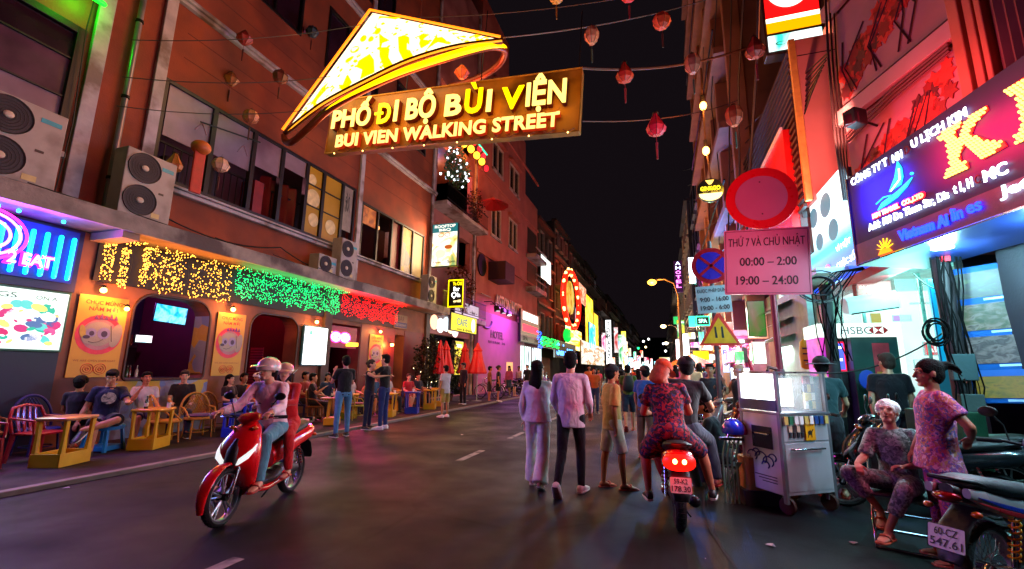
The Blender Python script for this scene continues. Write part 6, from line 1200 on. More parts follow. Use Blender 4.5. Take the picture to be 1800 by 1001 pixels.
fsign('cream lit building front closing the far end of the street', 1160, 655, 1184, 628, 235, art=Eart(['#2a2410', '#c8c060', '#fffbe0', '#a0a040'], .12, 1.4, (1, 1, 3)))
fsign('white glowing shop sign at the far right end', 1183, 652, 1194, 628, 190, face='#f4fff8', emit=3)
# fairy strings in the dark distance: single bulbs on a line
for i, (u, v, c) in enumerate(((1122, 612, '#20ff80'), (1131, 600, '#ffffff'), (1135, 610, '#ffe0a0'), (1127, 618, '#ff4030'), (1140, 596, '#ffffff'), (1170, 617, '#ffffff'), (1166, 604, '#dfe8ff'), (1189, 600, '#c0ffe0'))):
    o = MB().sph((0, 0, 0), .35, 8, 5).build('distant_bulb', E(c, 4, False), None); o.location = ay(u, v, 150); tag(o, f'tiny distant {["green", "white", "cream", "red", "high white", "lone white", "bluish", "mint"][i]} light hanging over the far street', 'light', 'distant lights')
# ------------------------------------------------------------------ street lamps
def street_lamp(label, lu, lv, pu, Y, col, power, r=.12):
    hd = ay(lu, lv, Y); pb = ay(pu, 640, Y); T = thing('street_lamp', label, 'street lamp', (pb.x, Y, .04), 0, 'street lamps on the right pavement')
    dx = hd.x-pb.x; H = hd.z
    MB().tube([(0, 0, 0), (0, 0, H*.5), (0, 0, H*.86)], [.11, .09, .06], 10).build('pole', M('#6a5a58', .5, .5, .3), T, smooth=True)
    MB().tube([(0, 0, H*.86), (dx*.15, 0, H*.97), (dx*.5, 0, H*1.01), (dx, 0, H+.05)], .04, 8).build('arm', M('#6a5a58', .5, .5, .3), T, smooth=True)
    MB().ylof([(-.15, 0, .1, .05), (0, .02, .17, .09), (.35, .02, .12, .06)], 12).build('lamp_head', DARKMETAL, T).location = (dx, 0, H)
    MB().sph((dx, 0, H-.08), (r*1.5, r*1.5, r), 14, 8).build('bulb', E(col, 7), T, smooth=True)
    lamp('SPOT', (dx, 0, H-.22), power, col, T, .15, (0, 0, 0), spread=160); lamp('POINT', (dx, -.35, H-.25), power*.4, col, T, .1); return T
street_lamp('tall street lamp glowing orange over the middle of the street', 1146, 495, 1199, 27, '#ffa030', 2600, .17)
street_lamp('second street lamp, smaller and pale, farther along', 1166, 573, 1196, 58, '#ffd890', 1800, .22); street_lamp('third street lamp, farthest, near the end of the street', 1171, 603, 1193, 88, '#ffe8c0', 1500, .26)
for i in range(4): p = ay(1146, 495, 26.7)
# ------------------------------------------------------------------ right side: tall houses past the signs, X = 3
RX = 3.0
def onR(u, v, off=0.): return Vector(ax(u, v, RX-off))
t1 = thing('tall_house', 'very tall dark brown block rising past the top of the view on the right side', 'building', (RX, 30.5, 0), -PI/2)
TW = M('#80564c', .75, 0, .35, .7, .25, dirt='#5a3a34')
MB().box(0, 14, .3, 9, 0, 30).build('wall', TW, t1)
for i, x in enumerate((.0, 2.6, 5.4, 8.2, 11.2, 13.7)): MB().box(x, x+.35, -.35+.1*(i % 2), .299, 2.6, 30).build('pilaster', M('#a0705e', .7, 0, .3, 1, .2), t1, bevel=.02)
for f in range(8):
    z = 4.2+f*3.1; MB().box(.36, 13.6, -.6, .298, z, z+.28).build('balcony_slab', M('#8a6258', .7, 0, .4, 1.2, .2), t1, bevel=.02)
    for i, x in enumerate((.6, 3.2, 6.0, 8.8, 11.7)):
        wn = MB().box(x, x+1.7, .2, .29, z+.5, z+2.5).build('window', M('#3a2a2a', .5), t1); MB().box(x+.1, x+1.6, .17, .19, z+.6, z+2.4).build('pane', M('#0d0a10', .15, 0, .3), wn)
    if f % 2: MB().bar((.4, -.55, z+1.1), (13.5, -.55, z+1.1), .06).build('railing', DARKMETAL, t1)
for k in range(5): wires(['bundle of cables down the tall block, nearest the ribbed cladding', 'second bundle of cables on the tall block', 'twisted cable low on the tall block', 'slanting cable high on the tall block', 'loose cable at the edge of the night sky'][k], [[tuple(onR(1335-k*24, -60, .45)), tuple(onR(1330-k*24-8*(k % 2), 120+20*k, .5)), tuple(onR(1318-k*18, 300, .45)), tuple(onR(1312-k*16, 430, .4))]], .035-.004*k, '#2a1a1a', 'cable bundles on the right fronts')
t2 = thing('mid_house', 'brown house with lit windows and air ducts between the tall block and the bank', 'building', (RX, 45, 0), -PI/2); MB().box(0, 14.4, .3, 9, 0, 18.5).build('wall', M('#4a4458', .8, 0, .35, .5, .2, dirt='#2c2838'), t2)
for f in range(4):
    for i in range(5): wn = MB().box(.8+i*2.8, 2.6+i*2.8, .1, .299, 4.5+f*3.4, 6.8+f*3.4).build('window', M('#6a6a80', .5), t2); MB().box(.9+i*2.8, 2.5+i*2.8, .05, .09, 4.6+f*3.4, 6.7+f*3.4).build('pane', M('#101020', .15), wn)
# bulbs and the round sign on the wire at the right
dp = thing('bulb_string', 'vertical wire with glowing filament bulbs hanging by the right houses', 'light', tuple(ay(1232, 120, 12)), 0)
q = Vector(ay(1232, 120, 12)); zs = [Vector(ay(1236, 186, 12)), Vector(ay(1241, 265, 12))]; en = Vector(ay(1250, 318, 12))
MB().tube([(0, 0, 0), tuple(zs[0]-q+Vector((0, 0, .15))), tuple(zs[1]-q+Vector((0, 0, .15))), tuple(en-q)], .025, 5).build('wire', M('#4a3020', .5), dp)
for z in zs: MB().sph(tuple(z-q), (.09, .09, .12), 10, 6).build('bulb', E('#ffb050', 9), dp, smooth=True); lamp('POINT', tuple(z-q-Vector((0, .2, 0))), 60, '#ff9038', dp, .1); MB().tube([tuple(z-q+Vector((0, 0, .1))), tuple(z-q+Vector((0, 0, .3)))], .05, 8).build('socket', BLACK, dp)
gk = thing('round_sign', 'round black hanging bar sign with yellow lettering and a glowing lower edge', 'sign', tuple(ay(1248, 336, 11.8)), 0)
MB().lathe([(.01, .08), (.31, .08), (.31, 0), (.01, 0)], n=28).build('disc', M('#0c0a08', .4), gk).rotation_euler = (PI/2, 0, 0)
text('GINKGO', .46, .11, E('#ffe020', 2.6), gk, (0, -.1, .04), .01, .02); text('EST. BAR', .34, .05, E('#c0a040', 1), gk, (0, -.1, -.05), .005)
MB().prism([(math.cos(PI+PI*i/14)*.27, -.09+math.sin(PI+PI*i/14)*.19) for i in range(15)], -.105, -.085).build('lit_edge', E('#ffe890', 2.2), gk); MB().prism([(-.1, .26), (.1, .26), (.03, .15), (-.03, .15)], -.1, -.085).build('lit_cup', E('#ffd060', 2), gk); lamp('POINT', (.35, -.3, 0), 14, '#ffd040', gk, .1)
# ribbed cladding, pink column, convenience sign
rb = thing('clad_column', 'pink sign column with a yellow edge and dark ribbed cladding running back from it', 'building', (0, 0, 0), 0)
a = onR(1385, 72); zt = a.z; zb = ay(1418, 352, a.y).z
def sc(u, Y): return ay(u, 60, Y).x
xr = ay(1500, 300, a.y).x
MB().box(RX+.13, xr, a.y, a.y+.5, zb, zt).build('pink_face', M('#cc8078', .6, 0, .12, 1.5, .08), rb, bevel=.01); MB().box(RX, RX+.12, a.y-.02, a.y+.08, zb, zt+.02).build('yellow_edge', M('#d8a04a', .5), rb); MB().box(RX+.14, xr-.02, a.y-.004, a.y-.001, zt-.42, zt-.4).build('seam', BLACK, rb)
MB().box(xr, xr+.5, a.y-.05, a.y+.6, zb-.2, zt+.5).build('side_return', M('#7a4038', .6), rb)
cb = MB().box(RX+.05, RX+1.5, a.y+.51, 16.3, zb-.2, zt).build('cladding_back', M('#2a1a18', .6), rb)
for i in range(22): z = zb-.1+(zt-zb)*i/22; MB().box(RX-.03, RX+.04, a.y+.09, 16.3, z, z+.07).build('rib', M('#4a3230', .45, .3, .2), cb)
ck = thing('convenience_sign', 'red and orange lit convenience store sign with a white circled K over a teal panel', 'sign', (0, 0, 0), 0)
Yc = a.y+.9; p0 = ay(1352, 92, Yc); p1 = ay(1443, 40, Yc); x0, x1 = p0.x, p1.x; zz = p0.z
MB().box(x0-.06, x1+.06, Yc, Yc+.35, zz-.08, zz+3.0).build('casing', M('#3a2c28', .4, .3), ck, bevel=.02)
MB().box(x0, x1, Yc-.02, Yc-.004, zz, zz+.42).build('teal_panel', Eart(['#30c8b0', '#e0fff8', '#ffffff', '#a0e8e0'], 2, 1.6), ck); MB().box(x0, x1, Yc-.02, Yc-.004, zz+.5, zz+.78).build('orange_panel', E('#ff9a00', 1.5), ck)
MB().box(x0, x1, Yc-.02, Yc-.004, zz+.785, zz+.9).build('white_band', E('#fff8d0', 3), ck); MB().box(x0, x1, Yc-.02, Yc-.004, zz+.905, zz+2.7).build('red_panel', E('#ff1010', 1.4), ck)
cx, cz = (x0+x1)/2-.03, zz+1.75; MB().prism([(cx+math.cos(2*PI*i/40)*.5, cz+math.sin(2*PI*i/40)*.62) for i in range(40)], Yc-.034, Yc-.022).build('white_circle', E('#dffff0', 1.5), ck); text('K', .5, .75, E('#ff1010', 1.4), ck, (cx+.02, Yc-.036, cz), .008, .05); text('C', .2, .1, M('#507070', .5), ck, (x0+.25, Yc-.022, zz+.18), .003)
lamp('AREA', (cx, Yc-.06, zz+1.2), 110, '#ff6a30', ck, 1.2, (R(-90), 0, 0), 2.2, name='sign_glow')
# red triangular board of the shop under the ribs
p = onR(1375, 228, .15); Y0 = p.y; rd = thing('red_shop_board', 'slanting red shop board with a white edge and pink end, below the ribbed cladding', 'sign', (0, 0, 0), 0)
zt2 = p.z; Yn = a.y-.6; 
zt2 = ax(1375, 228, 2.85).z; Yq = ax(1375, 228, 2.85).y; z3 = ay(1375, 400, Yq).z
MB().prismx([(Yq, z3-.6), (Yq, zt2), (Yq+7, zt2), (Yq+7, z3-.6)], 2.85, 3.0).build('red_face', M('#c80a0c', .4, 0, .1, 3, .03), rd)
xe = ay(1397, 300, Yq).x; MB().box(3.001, xe, Yq, Yq+.2, z3-.6, zt2).build('pink_end', M('#b05058', .6), rd); MB().box(2.8, 2.848, Yq-.02, Yq+7, zt2, zt2+.06).build('white_edge', M('#e0c8c8', .5), rd); MB().box(xe+.001, xe+.25, Yq-.02, Yq+.3, z3-.6, zt2-.05).build('brown_side', M('#4a3430', .6), rd)
lamp('AREA', (2.2, Yq-.8, (zt2+z3)/2-.6), 40, '#ff3020', rd, 1.0, (R(90), 0, R(-40)), 1.0, name='board_light')

# ------------------------------------------------------------------ corner building with the red mural
KR = R(-73.7); _w = ad(1487, 300, 7.8); wk_o = (_w.x, _w.y)
kb = thing('corner_building', 'corner building with a red floral mural between pale beams above the blue travel agency sign', 'building', (wk_o[0], wk_o[1], 0), KR)
MU = floral(['#7a2026', '#b8201c', '#8c2a2e', '#c03028', '#9a4a4a', '#6a1a20'], 3.2, .7, warp=.9)
MB().box(0, 8, .1, .5, 3.2, 13).build('upper_wall', M('#8c3c3c', .7, 0, .25, .9, .1, dirt='#702a30'), kb)
for i, (x0, x1, z0, z1) in enumerate(((.05, 2.1, 6.2, 7.9), (.05, 2.1, 4.3, 5.78), (.05, 2.1, 8.3, 10))):
    pn = MB().box(x0, x1, .06, .098, z0, z1).build('mural_panel', M('#a87876', .6, 0, .25, 1.2, .05), kb)
    rr = random.Random(30+i)
    for j in range(95):
        t = rr.random(); x = x0+.1+(x1-x0-.2)*t; z = z0+(z1-z0)*(.2+.55*t+rr.uniform(-.16, .16)); r = rr.uniform(.07, .19)
        if z > z1-.08 or z < z0+.05: continue
        k_ = rr.choice((5, 6, 7)); a0 = rr.uniform(0, 3); P = []
        for q in range(k_*2): an = a0+PI*q/k_; P.append((x+math.cos(an)*r*(1 if q % 2 else .62), z+math.sin(an)*r*(1 if q % 2 else .62)))
        MB().prism(P, .05-.001*(j % 9), .0595).build('painted_blossom', M(rr.choice(['#b8181a', '#c82820', '#8a1418', '#d03a2a', '#5a1a1e']), .6, 0, .2), pn)
    for j in range(7): xx = x0+rr.uniform(.2, 1.6); MB().tube([(xx, .045, z0+.1), (xx+rr.uniform(-.2, .3), .04, z0+.6), (xx+rr.uniform(-.1, .6), .045, z0+1.1)], .014, 4).build('painted_branch', M('#3a1014', .7), pn)
BEAM = M('#b48c86', .7, 0, .15, 1.5, .1)
for z in (5.82, 7.95): MB().box(-.05, 2.2, -.06, .055, z, z+.26).build('beam', BEAM, kb, bevel=.01)
for k in range(3): MB().tube([(.15, -.02, 5.45+k*.07), (1.2, -.04, 5.62+k*.06), (2.1, -.02, 5.7+k*.05)], .022, 6).build('conduit', M('#5a2a28', .5), kb)
for x, w_ in ((2.2, .14), (2.37, .1), (2.5, .07)): MB().box(x, x+w_, -.08+.03*(x > 2.3), .09, 3.2, 13).build('pilaster', M('#a8664a', .6, 0, .2, 2, .1), kb, bevel=.012)
cu = MB(); cu.loft([((2.65+i*.11, .0+.045*(-1)**i, 8), (1, 0, 0), (0, 0, 1), .06, 4.8) for i in range(45)], 8, 8); cu.build('curtain', M('#5c3438', .7, 0, .45, 1, .1), kb, smooth=True)
fd = thing('floodlight', 'dark floodlight on a long arm sticking out over the blue travel sign', 'lamp', (0, 0, 0), 0); q = ad(1503, 208, 7.0); w2 = ad(1585, 235, 7.4); MB().tube([tuple(w2), tuple(q)], .02, 8).build('arm', DARKMETAL, fd); MB().rbox(tuple(q), (.26, .2, .26), Matrix.Rotation(.6, 3, 'Z')).build('housing', BLACK, fd, bevel=.02); MB().rbox(tuple(q+Vector((-.08, -.1, -.04))), (.18, .02, .16), Matrix.Rotation(-.4, 3, 'Z')).build('lens', M('#3a2226', .2), fd)
lsp = lamp('SPOT', q+Vector((-.2, .3, .12)), 300, '#ff9080', None, .08, None, spread=80, name='floodlight_beam'); aim(lsp, (3.4, 10.2, 6.6))
lamp('AREA', ad(1560, 190, 6.2), 20, '#ff4858', None, 2.0, None, .4, name='sign_top_glow').rotation_euler = (R(110), 0, KR)
for k in range(9):
    u0, v0, u1, v1 = 1460-k*4, 88+k*9, 1200+k*9, 300+k*26; wires(f'{["thick", "thin", "slack", "taut", "twisted", "black", "brown", "frayed", "low"][k]} utility cable running up the street along the right fronts', [sag(ad(u0, v0, 8.5+.1*k), ax(u1, v1, 2.7-.05*k), .5)], .016, '#1c1214', 'utility cables along the right fronts')
# street side cables on the column
for k in range(4): wires(['black cable hugging the pink column edge', 'second cable along the pink column', 'thin cable down the column to the blue sign', 'loose thin cable over the mural edge'][k], [[tuple(ad(1450+k*7, -20, 8.2)), tuple(ad(1456+k*7, 100, 8.1)), tuple(ad(1468+k*6, 240, 7.9)), tuple(ad(1484+k*3, 352, 7.6))]], .022-.003*k, '#2a1414', 'cables down the pink column')

# ------------------------------------------------------------------ the travel agency sign
ks = thing('travel_sign', 'deep blue travel agency sign box with big yellow bulb letters and white lettering', 'sign', (2.54, 7.0, 0), KR)
MB().add([(0, 0, 2.96), (3.6, 0, 3.06), (3.6, 0, 4.44), (0, 0, 4.18), (0, .9, 2.92), (3.6, .9, 3.0), (3.6, .9, 4.44), (0, .9, 4.18)], [(0, 1, 2, 3), (5, 4, 7, 6), (4, 0, 3, 7), (1, 5, 6, 2), (3, 2, 6, 7), (4, 5, 1, 0)]).build('box', M('#2c1450', .5, 0, .2, 1.5, .03), ks)
MB().add([(.01, -.004, 2.97), (3.6, -.004, 3.07), (3.6, -.004, 3.32), (.01, -.004, 3.235)], [(0, 1, 2, 3)]).build('airline_strip', M('#8a5a74', .4, 0, .2), ks); MB().tube([(0, -.01, 2.96), (3.6, -.01, 3.06)], .012, 5).build('rim', CHROME, ks); MB().tube([(0, -.01, 2.96), (0, -.01, 4.18)], .012, 5).build('rim', CHROME, ks)
wl = E('#e4f4ff', 3.6); dim = M('#5a2030', .5)
text('CÔNG TY T', .62, .13, wl, ks, (.42, -.02, 4.105), .012, .015, ry=-.02); text('I', .02, .1, dim, ks, (.75, -.02, 4.08), .01, .02); text('NH', .14, .1, wl, ks, (.88, -.02, 4.085), .012, .015); text('D', .07, .1, dim, ks, (1.02, -.02, 4.1), .01, .02); text('U LỊCH KIM', .66, .135, wl, ks, (1.42, -.02, 4.12), .012, .015, ry=-.02)
# bulb letters K I M made of single lamps on a red glowing plate
def glyph_pts(poly, step=.037):
    P = []; xs = [p[0] for p in poly]; zs_ = [p[1] for p in poly]; z = min(zs_); r_ = 0
    while z <= max(zs_):
        x = min(xs)+(step/2 if r_ % 2 else 0)
        while x <= max(xs):
            c = False; j = len(poly)-1
            for i in range(len(poly)):
                if (poly[i][1] > z) != (poly[j][1] > z) and x < (poly[j][0]-poly[i][0])*(z-poly[i][1])/(poly[j][1]-poly[i][1])+poly[i][0]: c = not c
                j = i
            if c: P.append((x, z))
            x += step
        z += step*.87; r_ += 1
    return P
KP = [(1.42, 3.58), (1.66, 3.58), (1.66, 3.64), (1.6, 3.66), (1.6, 3.76), (1.66, 3.81), (1.8, 3.6), (2.02, 3.62), (2.0, 3.68), (1.92, 3.72), (1.74, 3.89), (1.8, 3.98), (1.93, 4.03), (1.92, 4.08), (1.75, 4.08), (1.6, 3.9), (1.6, 4.0), (1.67, 4.03), (1.66, 4.09), (1.42, 4.06), (1.42, 4.0), (1.48, 3.98), (1.48, 3.67), (1.42, 3.64)]
IP = [(2.12, 3.6), (2.4, 3.6), (2.4, 3.67), (2.34, 3.7), (2.34, 4.05), (2.4, 4.08), (2.4, 4.15), (2.12, 4.13), (2.12, 4.06), (2.18, 4.04), (2.18, 3.7), (2.12, 3.67)]
MP = [(2.5, 3.6), (2.7, 3.6), (2.7, 3.68), (2.66, 3.7), (2.66, 3.98), (2.85, 3.65), (3.04, 3.98), (3.04, 3.7), (3.0, 3.66), (3.0, 3.6), (3.25, 3.6), (3.25, 3.67), (3.19, 3.7), (3.19, 4.1), (3.25, 4.13), (3.25, 4.2), (3.02, 4.2), (2.86, 3.9), (2.72, 4.18), (2.5, 4.16), (2.5, 4.1), (2.55, 4.06), (2.55, 3.7), (2.5, 3.66)]
bulb = MB().sph((0, -.014, 0), .0155, 6, 4).mesh(); bulb.materials.append(E('#ffe060', 3.0, False))
for nm, P in (('K', KP), ('I', IP), ('M', MP)):
    cx, cz = sum(p[0] for p in P)/len(P), sum(p[1] for p in P)/len(P)
    L_ = MB().prism([(cx+(x-cx)*1.03, cz+(z-cz)*1.03) for x, z in P], -.012, -.005).build('bulb_letter', E('#ff0810', 1.1), ks)
    n_ = 0
    for x, z in glyph_pts(P):
        o = bpy.data.objects.new('bulb', bulb); COL.objects.link(o); o.parent = L_; o.location = (x, -.012, z); n_ += 1
lamp('AREA', (2.0, -.2, 3.83), 36, '#ff1050', ks, 1.6, (R(90), 0, 0), .5, name='letter_glow'); lamp('AREA', (2.5, -.4, 3.6), 230, '#ff5c84', ks, 2.2, (R(-90), 0, 0), .9, name='sign_glow')
lamp('AREA', (.55, -.1, 3.75), 22, '#3030ff', ks, .7, (R(90), 0, 0), .5, name='letter_glow')
CY = E('#18b0ff', 3.2); MB().prism([(.86, 4.03), (.79, 3.86), (.68, 3.72), (.86, 3.74), (.9, 3.82), (.9, 3.93)], -.02, -.006).build('boat_sail', CY, ks); MB().prism([(.47, 3.56), (.55, 3.63), (.8, 3.68), (1.02, 3.76), (.93, 3.68), (.78, 3.61), (.65, 3.585)], -.02, -.006).build('boat_hull', CY, ks)
MB().tube([(.72, -.03, 3.71), (.87, -.03, 3.8), (.88, -.03, 3.93)], .008, 5).build('boat_line', E('#e8f8ff', 3), ks); MB().tube([(.48, -.03, 3.64), (.6, -.03, 3.68), (.72, -.03, 3.66)], .008, 5).build('boat_line', CY, ks); MB().sph((1.03, -.02, 3.8), .018, 8, 5).build('boat_dot', CY, ks)
text('KIM TRAVEL  CO.,LTD', .74, .07, E('#ffd080', 2.4), ks, (.76, -.02, 3.5), .01, .03); text('KIM TRAVEL  CO.,LTD', .78, .1, E('#ff0828', 1.6), ks, (.76, -.012, 3.5), .006, .09)
text('Add: 189 De Tham Str, Dis', 1.12, .11, wl, ks, (.86, -.02, 3.385), .012, .015, ry=-.012); text('t 1, H', .2, .12, wl, ks, (1.58, -.02, 3.41), .012, .015); text('C', .05, .09, dim, ks, (1.73, -.02, 3.42), .01, .015); text('MC', .22, .12, wl, ks, (1.9, -.02, 3.42), .012, .02); text('Tel: 39205552', .8, .12, wl, ks, (2.6, -.02, 3.45), .012, .015)
BL = E('#1848ff', 4.5) and E('#1034ff', 5); text('Vietnam Ai', .64, .13, BL, ks, (1.05, -.02, 3.14), .012, .05); text('r', .03, .06, dim, ks, (1.39, -.02, 3.15), .01, .02); text('lin', .12, .13, BL, ks, (1.47, -.02, 3.165), .012, .02); text('es', .15, .09, BL, ks, (1.65, -.02, 3.16), .012, .02); text('Jetstar', .6, .14, E('#d8f4ff', 3), ks, (2.2, -.02, 3.2), .012, .02)
for i in range(7): a_ = R(15+i*25); MB().prism([(.49+math.cos(a_-.12)*.04, 3.05+math.sin(a_-.12)*.03), (.49+math.cos(a_)*.14, 3.05+math.sin(a_)*.14), (.49+math.cos(a_+.12)*.04, 3.05+math.sin(a_+.12)*.03)], -.02, -.008).build('lotus_petal', E('#ffc818', 2.8), ks)
MB().prism([(.38, 3.0), (.6, 3.0), (.55, 3.06), (.43, 3.06)], -.02, -.008).build('lotus_base', E('#ff7a10', 2.8), ks)
for x in (.9, 1.95, 3.1):
    o = MB().lathe([(.01, 0), (.1, 0), (.1, .02), (.01, .02)], (x, .3, 2.965+.02*x-.012-.02), 18).build('added_soffit_disc', E('#e8fbff', 14), ks); lamp('POINT', (x, .3, 2.86), 90 if x < 3 else 180, '#a0f0ff', ks, .1, name='soffit_fill')  # added discs and fill lamps, brighten the women below and the walkers' backs
MB().add([(0, .0, 2.955), (3.6, 0, 3.055), (3.6, .9, 2.995), (0, .9, 2.915)], [(0, 1, 2, 3)]).build('soffit', M('#18265c', .35, 0, .15, 1, .02), ks)

# ------------------------------------------------------------------ the lit bank shop under the sign
a1 = ax(1431, 515, 3.2); b1 = ax(1530, 472, 3.2)
lb = thing('lit_awning_board', 'white and blue backlit shop board with round grey spots above the bank entrance', 'sign', (3.2, a1.y, 0), -PI/2)
wd = a1.y-7.2; zb_ = 3.2; zt_ = 5.2
mt, N, L, b = _nodes('lit_board'); tc = N.new('ShaderNodeTexCoord'); sp = N.new('ShaderNodeSeparateXYZ'); L.new(tc.outputs['Object'], sp.inputs[0])
rp = N.new('ShaderNodeValToRGB'); mr = N.new('ShaderNodeMapRange'); mr.inputs['From Min'].default_value = zb_; mr.inputs['From Max'].default_value = zt_; L.new(sp.outputs[2], mr.inputs['Value']); L.new(mr.outputs[0], rp.inputs[0])
for pos, c in ((0, '#1030c0'), (.22, '#1070e0'), (.38, '#20c8f0'), (.5, '#c8f8ff')): e = rp.color_ramp.elements.new(pos); e.color = (*lin(c), 1)
rp.color_ramp.elements[-1].color = (1, 1, 1, 1); rp.color_ramp.elements[0].color = (*lin('#1030c0'), 1)
L.new(rp.outputs[0], b.inputs['Emission Color']); b.inputs['Emission Strength'].default_value = 1.7; b.inputs['Base Color'].default_value = (.1, .1, .1, 1)
wn1 = a1.y-9.1; pl0 = [(0, zb_), (wd, zb_), (wd, 3.55), (wn1, zt_), (0, zt_)]; MB().prism(pl0, .02, .3).build('casing', M('#203060', .4), lb); MB().prism([(.02, zb_+.02), (wd-.02, zb_+.02), (wd-.02, 3.54), (wn1-.02, zt_-.02), (.02, zt_-.02)], 0, .018).build('lit_face', mt, lb)
for x, z, r in ((.5, zt_-.42, .26), (1.25, zt_-.4, .3), (.7, zt_-1.0, .22), (1.5, zt_-.98, .26)): MB().sph((x, 0, z), (r, .006, r*.8), 20, 8).build('grey_spot', E('#5a96a8', .8), lb, smooth=True)
text('VÌ MỘT', .7, .16, E('#ffffff', 2.4), lb, (1.9, -.01, zb_+.62), .005); text('CUỘC SỐNG TỐT', 1.6, .2, E('#ffffff', 2.4), lb, (2.3, -.01, zb_+.32), .005, .01); MB().sph((1.0, -.01, zb_+.3), (.2, .01, .16), 12, 6).build('emblem', E('#e06080', 1.2), lb); MB().prism([(.6, zb_+.04), (1.2, zb_+.04), (1.0, zb_+.2), (.8, zb_+.16)], -.01, -.002).build('green_leaf', E('#20a040', 1), lb)
MB().box(-.0, wd, -.04, .28, zb_-.16, zb_-.012).build('red_fascia', M('#b01a28', .4), lb); lamp('AREA', (wd/2, -.06, zb_+1), 230, '#90e0ff', lb, wd, (R(-90), 0, 0), 1.6, name='board_glow')
# shop room facing the camera
sY = 9.6; shp = thing('bank_shop', 'brightly lit white and green glass shop with cash machines under the blue board', 'shop', (0, 0, 0), 0)
xl = ay(1436, 600, sY).x; xr_ = 6.6
xr_ = ay(1712, 600, sY+2.2).x; MB().box(xl, xr_, sY+2.2, sY+2.4, 0, 3.7).build('back_wall', Eart(['#b8e8d8', '#e0fff4', '#f4fffc', '#a0e0d4'], .9, 1.2, (1, 1, .6)), shp); MB().box(xl-.1, xl, sY, sY+2.4, 0, 3.2).build('side_wall', M('#9ac0b8', .6), shp); MB().box(xl, 8, sY-.4, sY+2.4, 3.3, 3.4).build('ceiling', M('#c8d8d4', .6), shp); MB().box(xl, 8, sY-.2, sY+2.19, .035, .06).build('tile_floor', M('#7a9a94', .25, 0, .15), shp)
lamp('AREA', (4.6, sY+.6, 3.25), 130, '#b0fff4', shp, 3.0, (0, 0, 0), 1.2, name='ceiling_light'); lamp('AREA', (3.7, 8.3, 3.05), 40, '#90fff0', shp, .8, (R(70), 0, 0), .2, name='entrance_fill'); lamp('AREA', (4.6, sY-.3, 2.4), 130, '#90fff0', shp, 2.6, (R(-75), 0, 0), 1.2, name='shop_glow')  # the middle lamp is an added fill for the wall air conditioner
GA = M('#8ab8b0', .3, .4)
for u in (1470, 1525, 1632, 1680): x = ay(u, 600, sY).x; MB().box(x-.02, x+.02, sY-.02, sY+.02, .04, 3.29).build('glazing_bar', GA, shp)
for u0, u1 in ((1472, 1523), (1584, 1630), (1634, 1678)): x0, x1 = ay(u0, 600, sY).x, ay(u1, 600, sY).x; MB().box(x0+.03, x1-.03, sY-.005, sY+.005, .1, 3.2).build('pane', glass(), shp)
# coloured notices inside
for i, (u0, v0, u1, v1, c, t) in enumerate(((1625, 625, 1662, 600, '#e02030', 'ATM'), (1570, 565, 1602, 553, '#b080d0', ''), (1610, 660, 1640, 632, '#e8f8f0', 'VISA'), (1640, 560, 1668, 545, '#80e0b0', ''), (1600, 535, 1660, 530, '#d04858', ''), (1532, 570, 1548, 550, '#a08a30', ''), (1645, 650, 1670, 632, '#c04040', 'HOT'))):
    a_, b_ = ay(u0, v0, sY+2.1), ay(u1, v1, sY+2.1); o = sign(['red cash machine notice with white letters on the glass', 'violet notice under the wall air conditioner', 'white card notice behind the standing woman', 'green notice high in the bank shop', 'red stripe notice high in the bank shop', 'yellow brown notice left of the wall air conditioner', 'red special price notice in the shop'][i], a_, 0, b_.x-a_.x, b_.z-a_.z, d=.03, face=c, emit=.9, frame='#c0c8c8', items=((t, .5, .5, .7, .5, '#ffffff', 1.6),) if t else ())
fsign('red welcome sign with white Vietnamese greeting above the air conditioner', 1507, 528, 1566, 492, 9.0, face='#c8102a', emit=.55, frame='#80101a', items=(('Kính chào Quý Khách', .5, .66, .84, .2, '#ffd8d0', 1.2), ('Welcome', .5, .32, .4, .16, '#ffd8d0', 1.2)))
fsign('narrow red poster with white text at the left of the bank shop', 1443, 575, 1455, 536, 9.2, face='#b01a30', emit=.4)
# wall air conditioner
p = ay(1493, 556, 8.9); q = ay(1582, 514, 8.9); w_ = q.x-p.x
wc = thing('wall_air_conditioner', 'long white indoor style air conditioner slanting on the bank front', 'air conditioner', (p.x, 8.9, p.z+.02), 0, tilt=(0, -.14)); MB().prismx([(0, 0), (-.06, .22), (0, .3), (.24, .3), (.24, .05)], 0, w_).build('casing', M('#c4ccd0', .35, 0, .08), wc, bevel=.02); MB().box(.04, w_-.04, -.02, .03, -.002, .02).build('vent', DARKMETAL, wc)
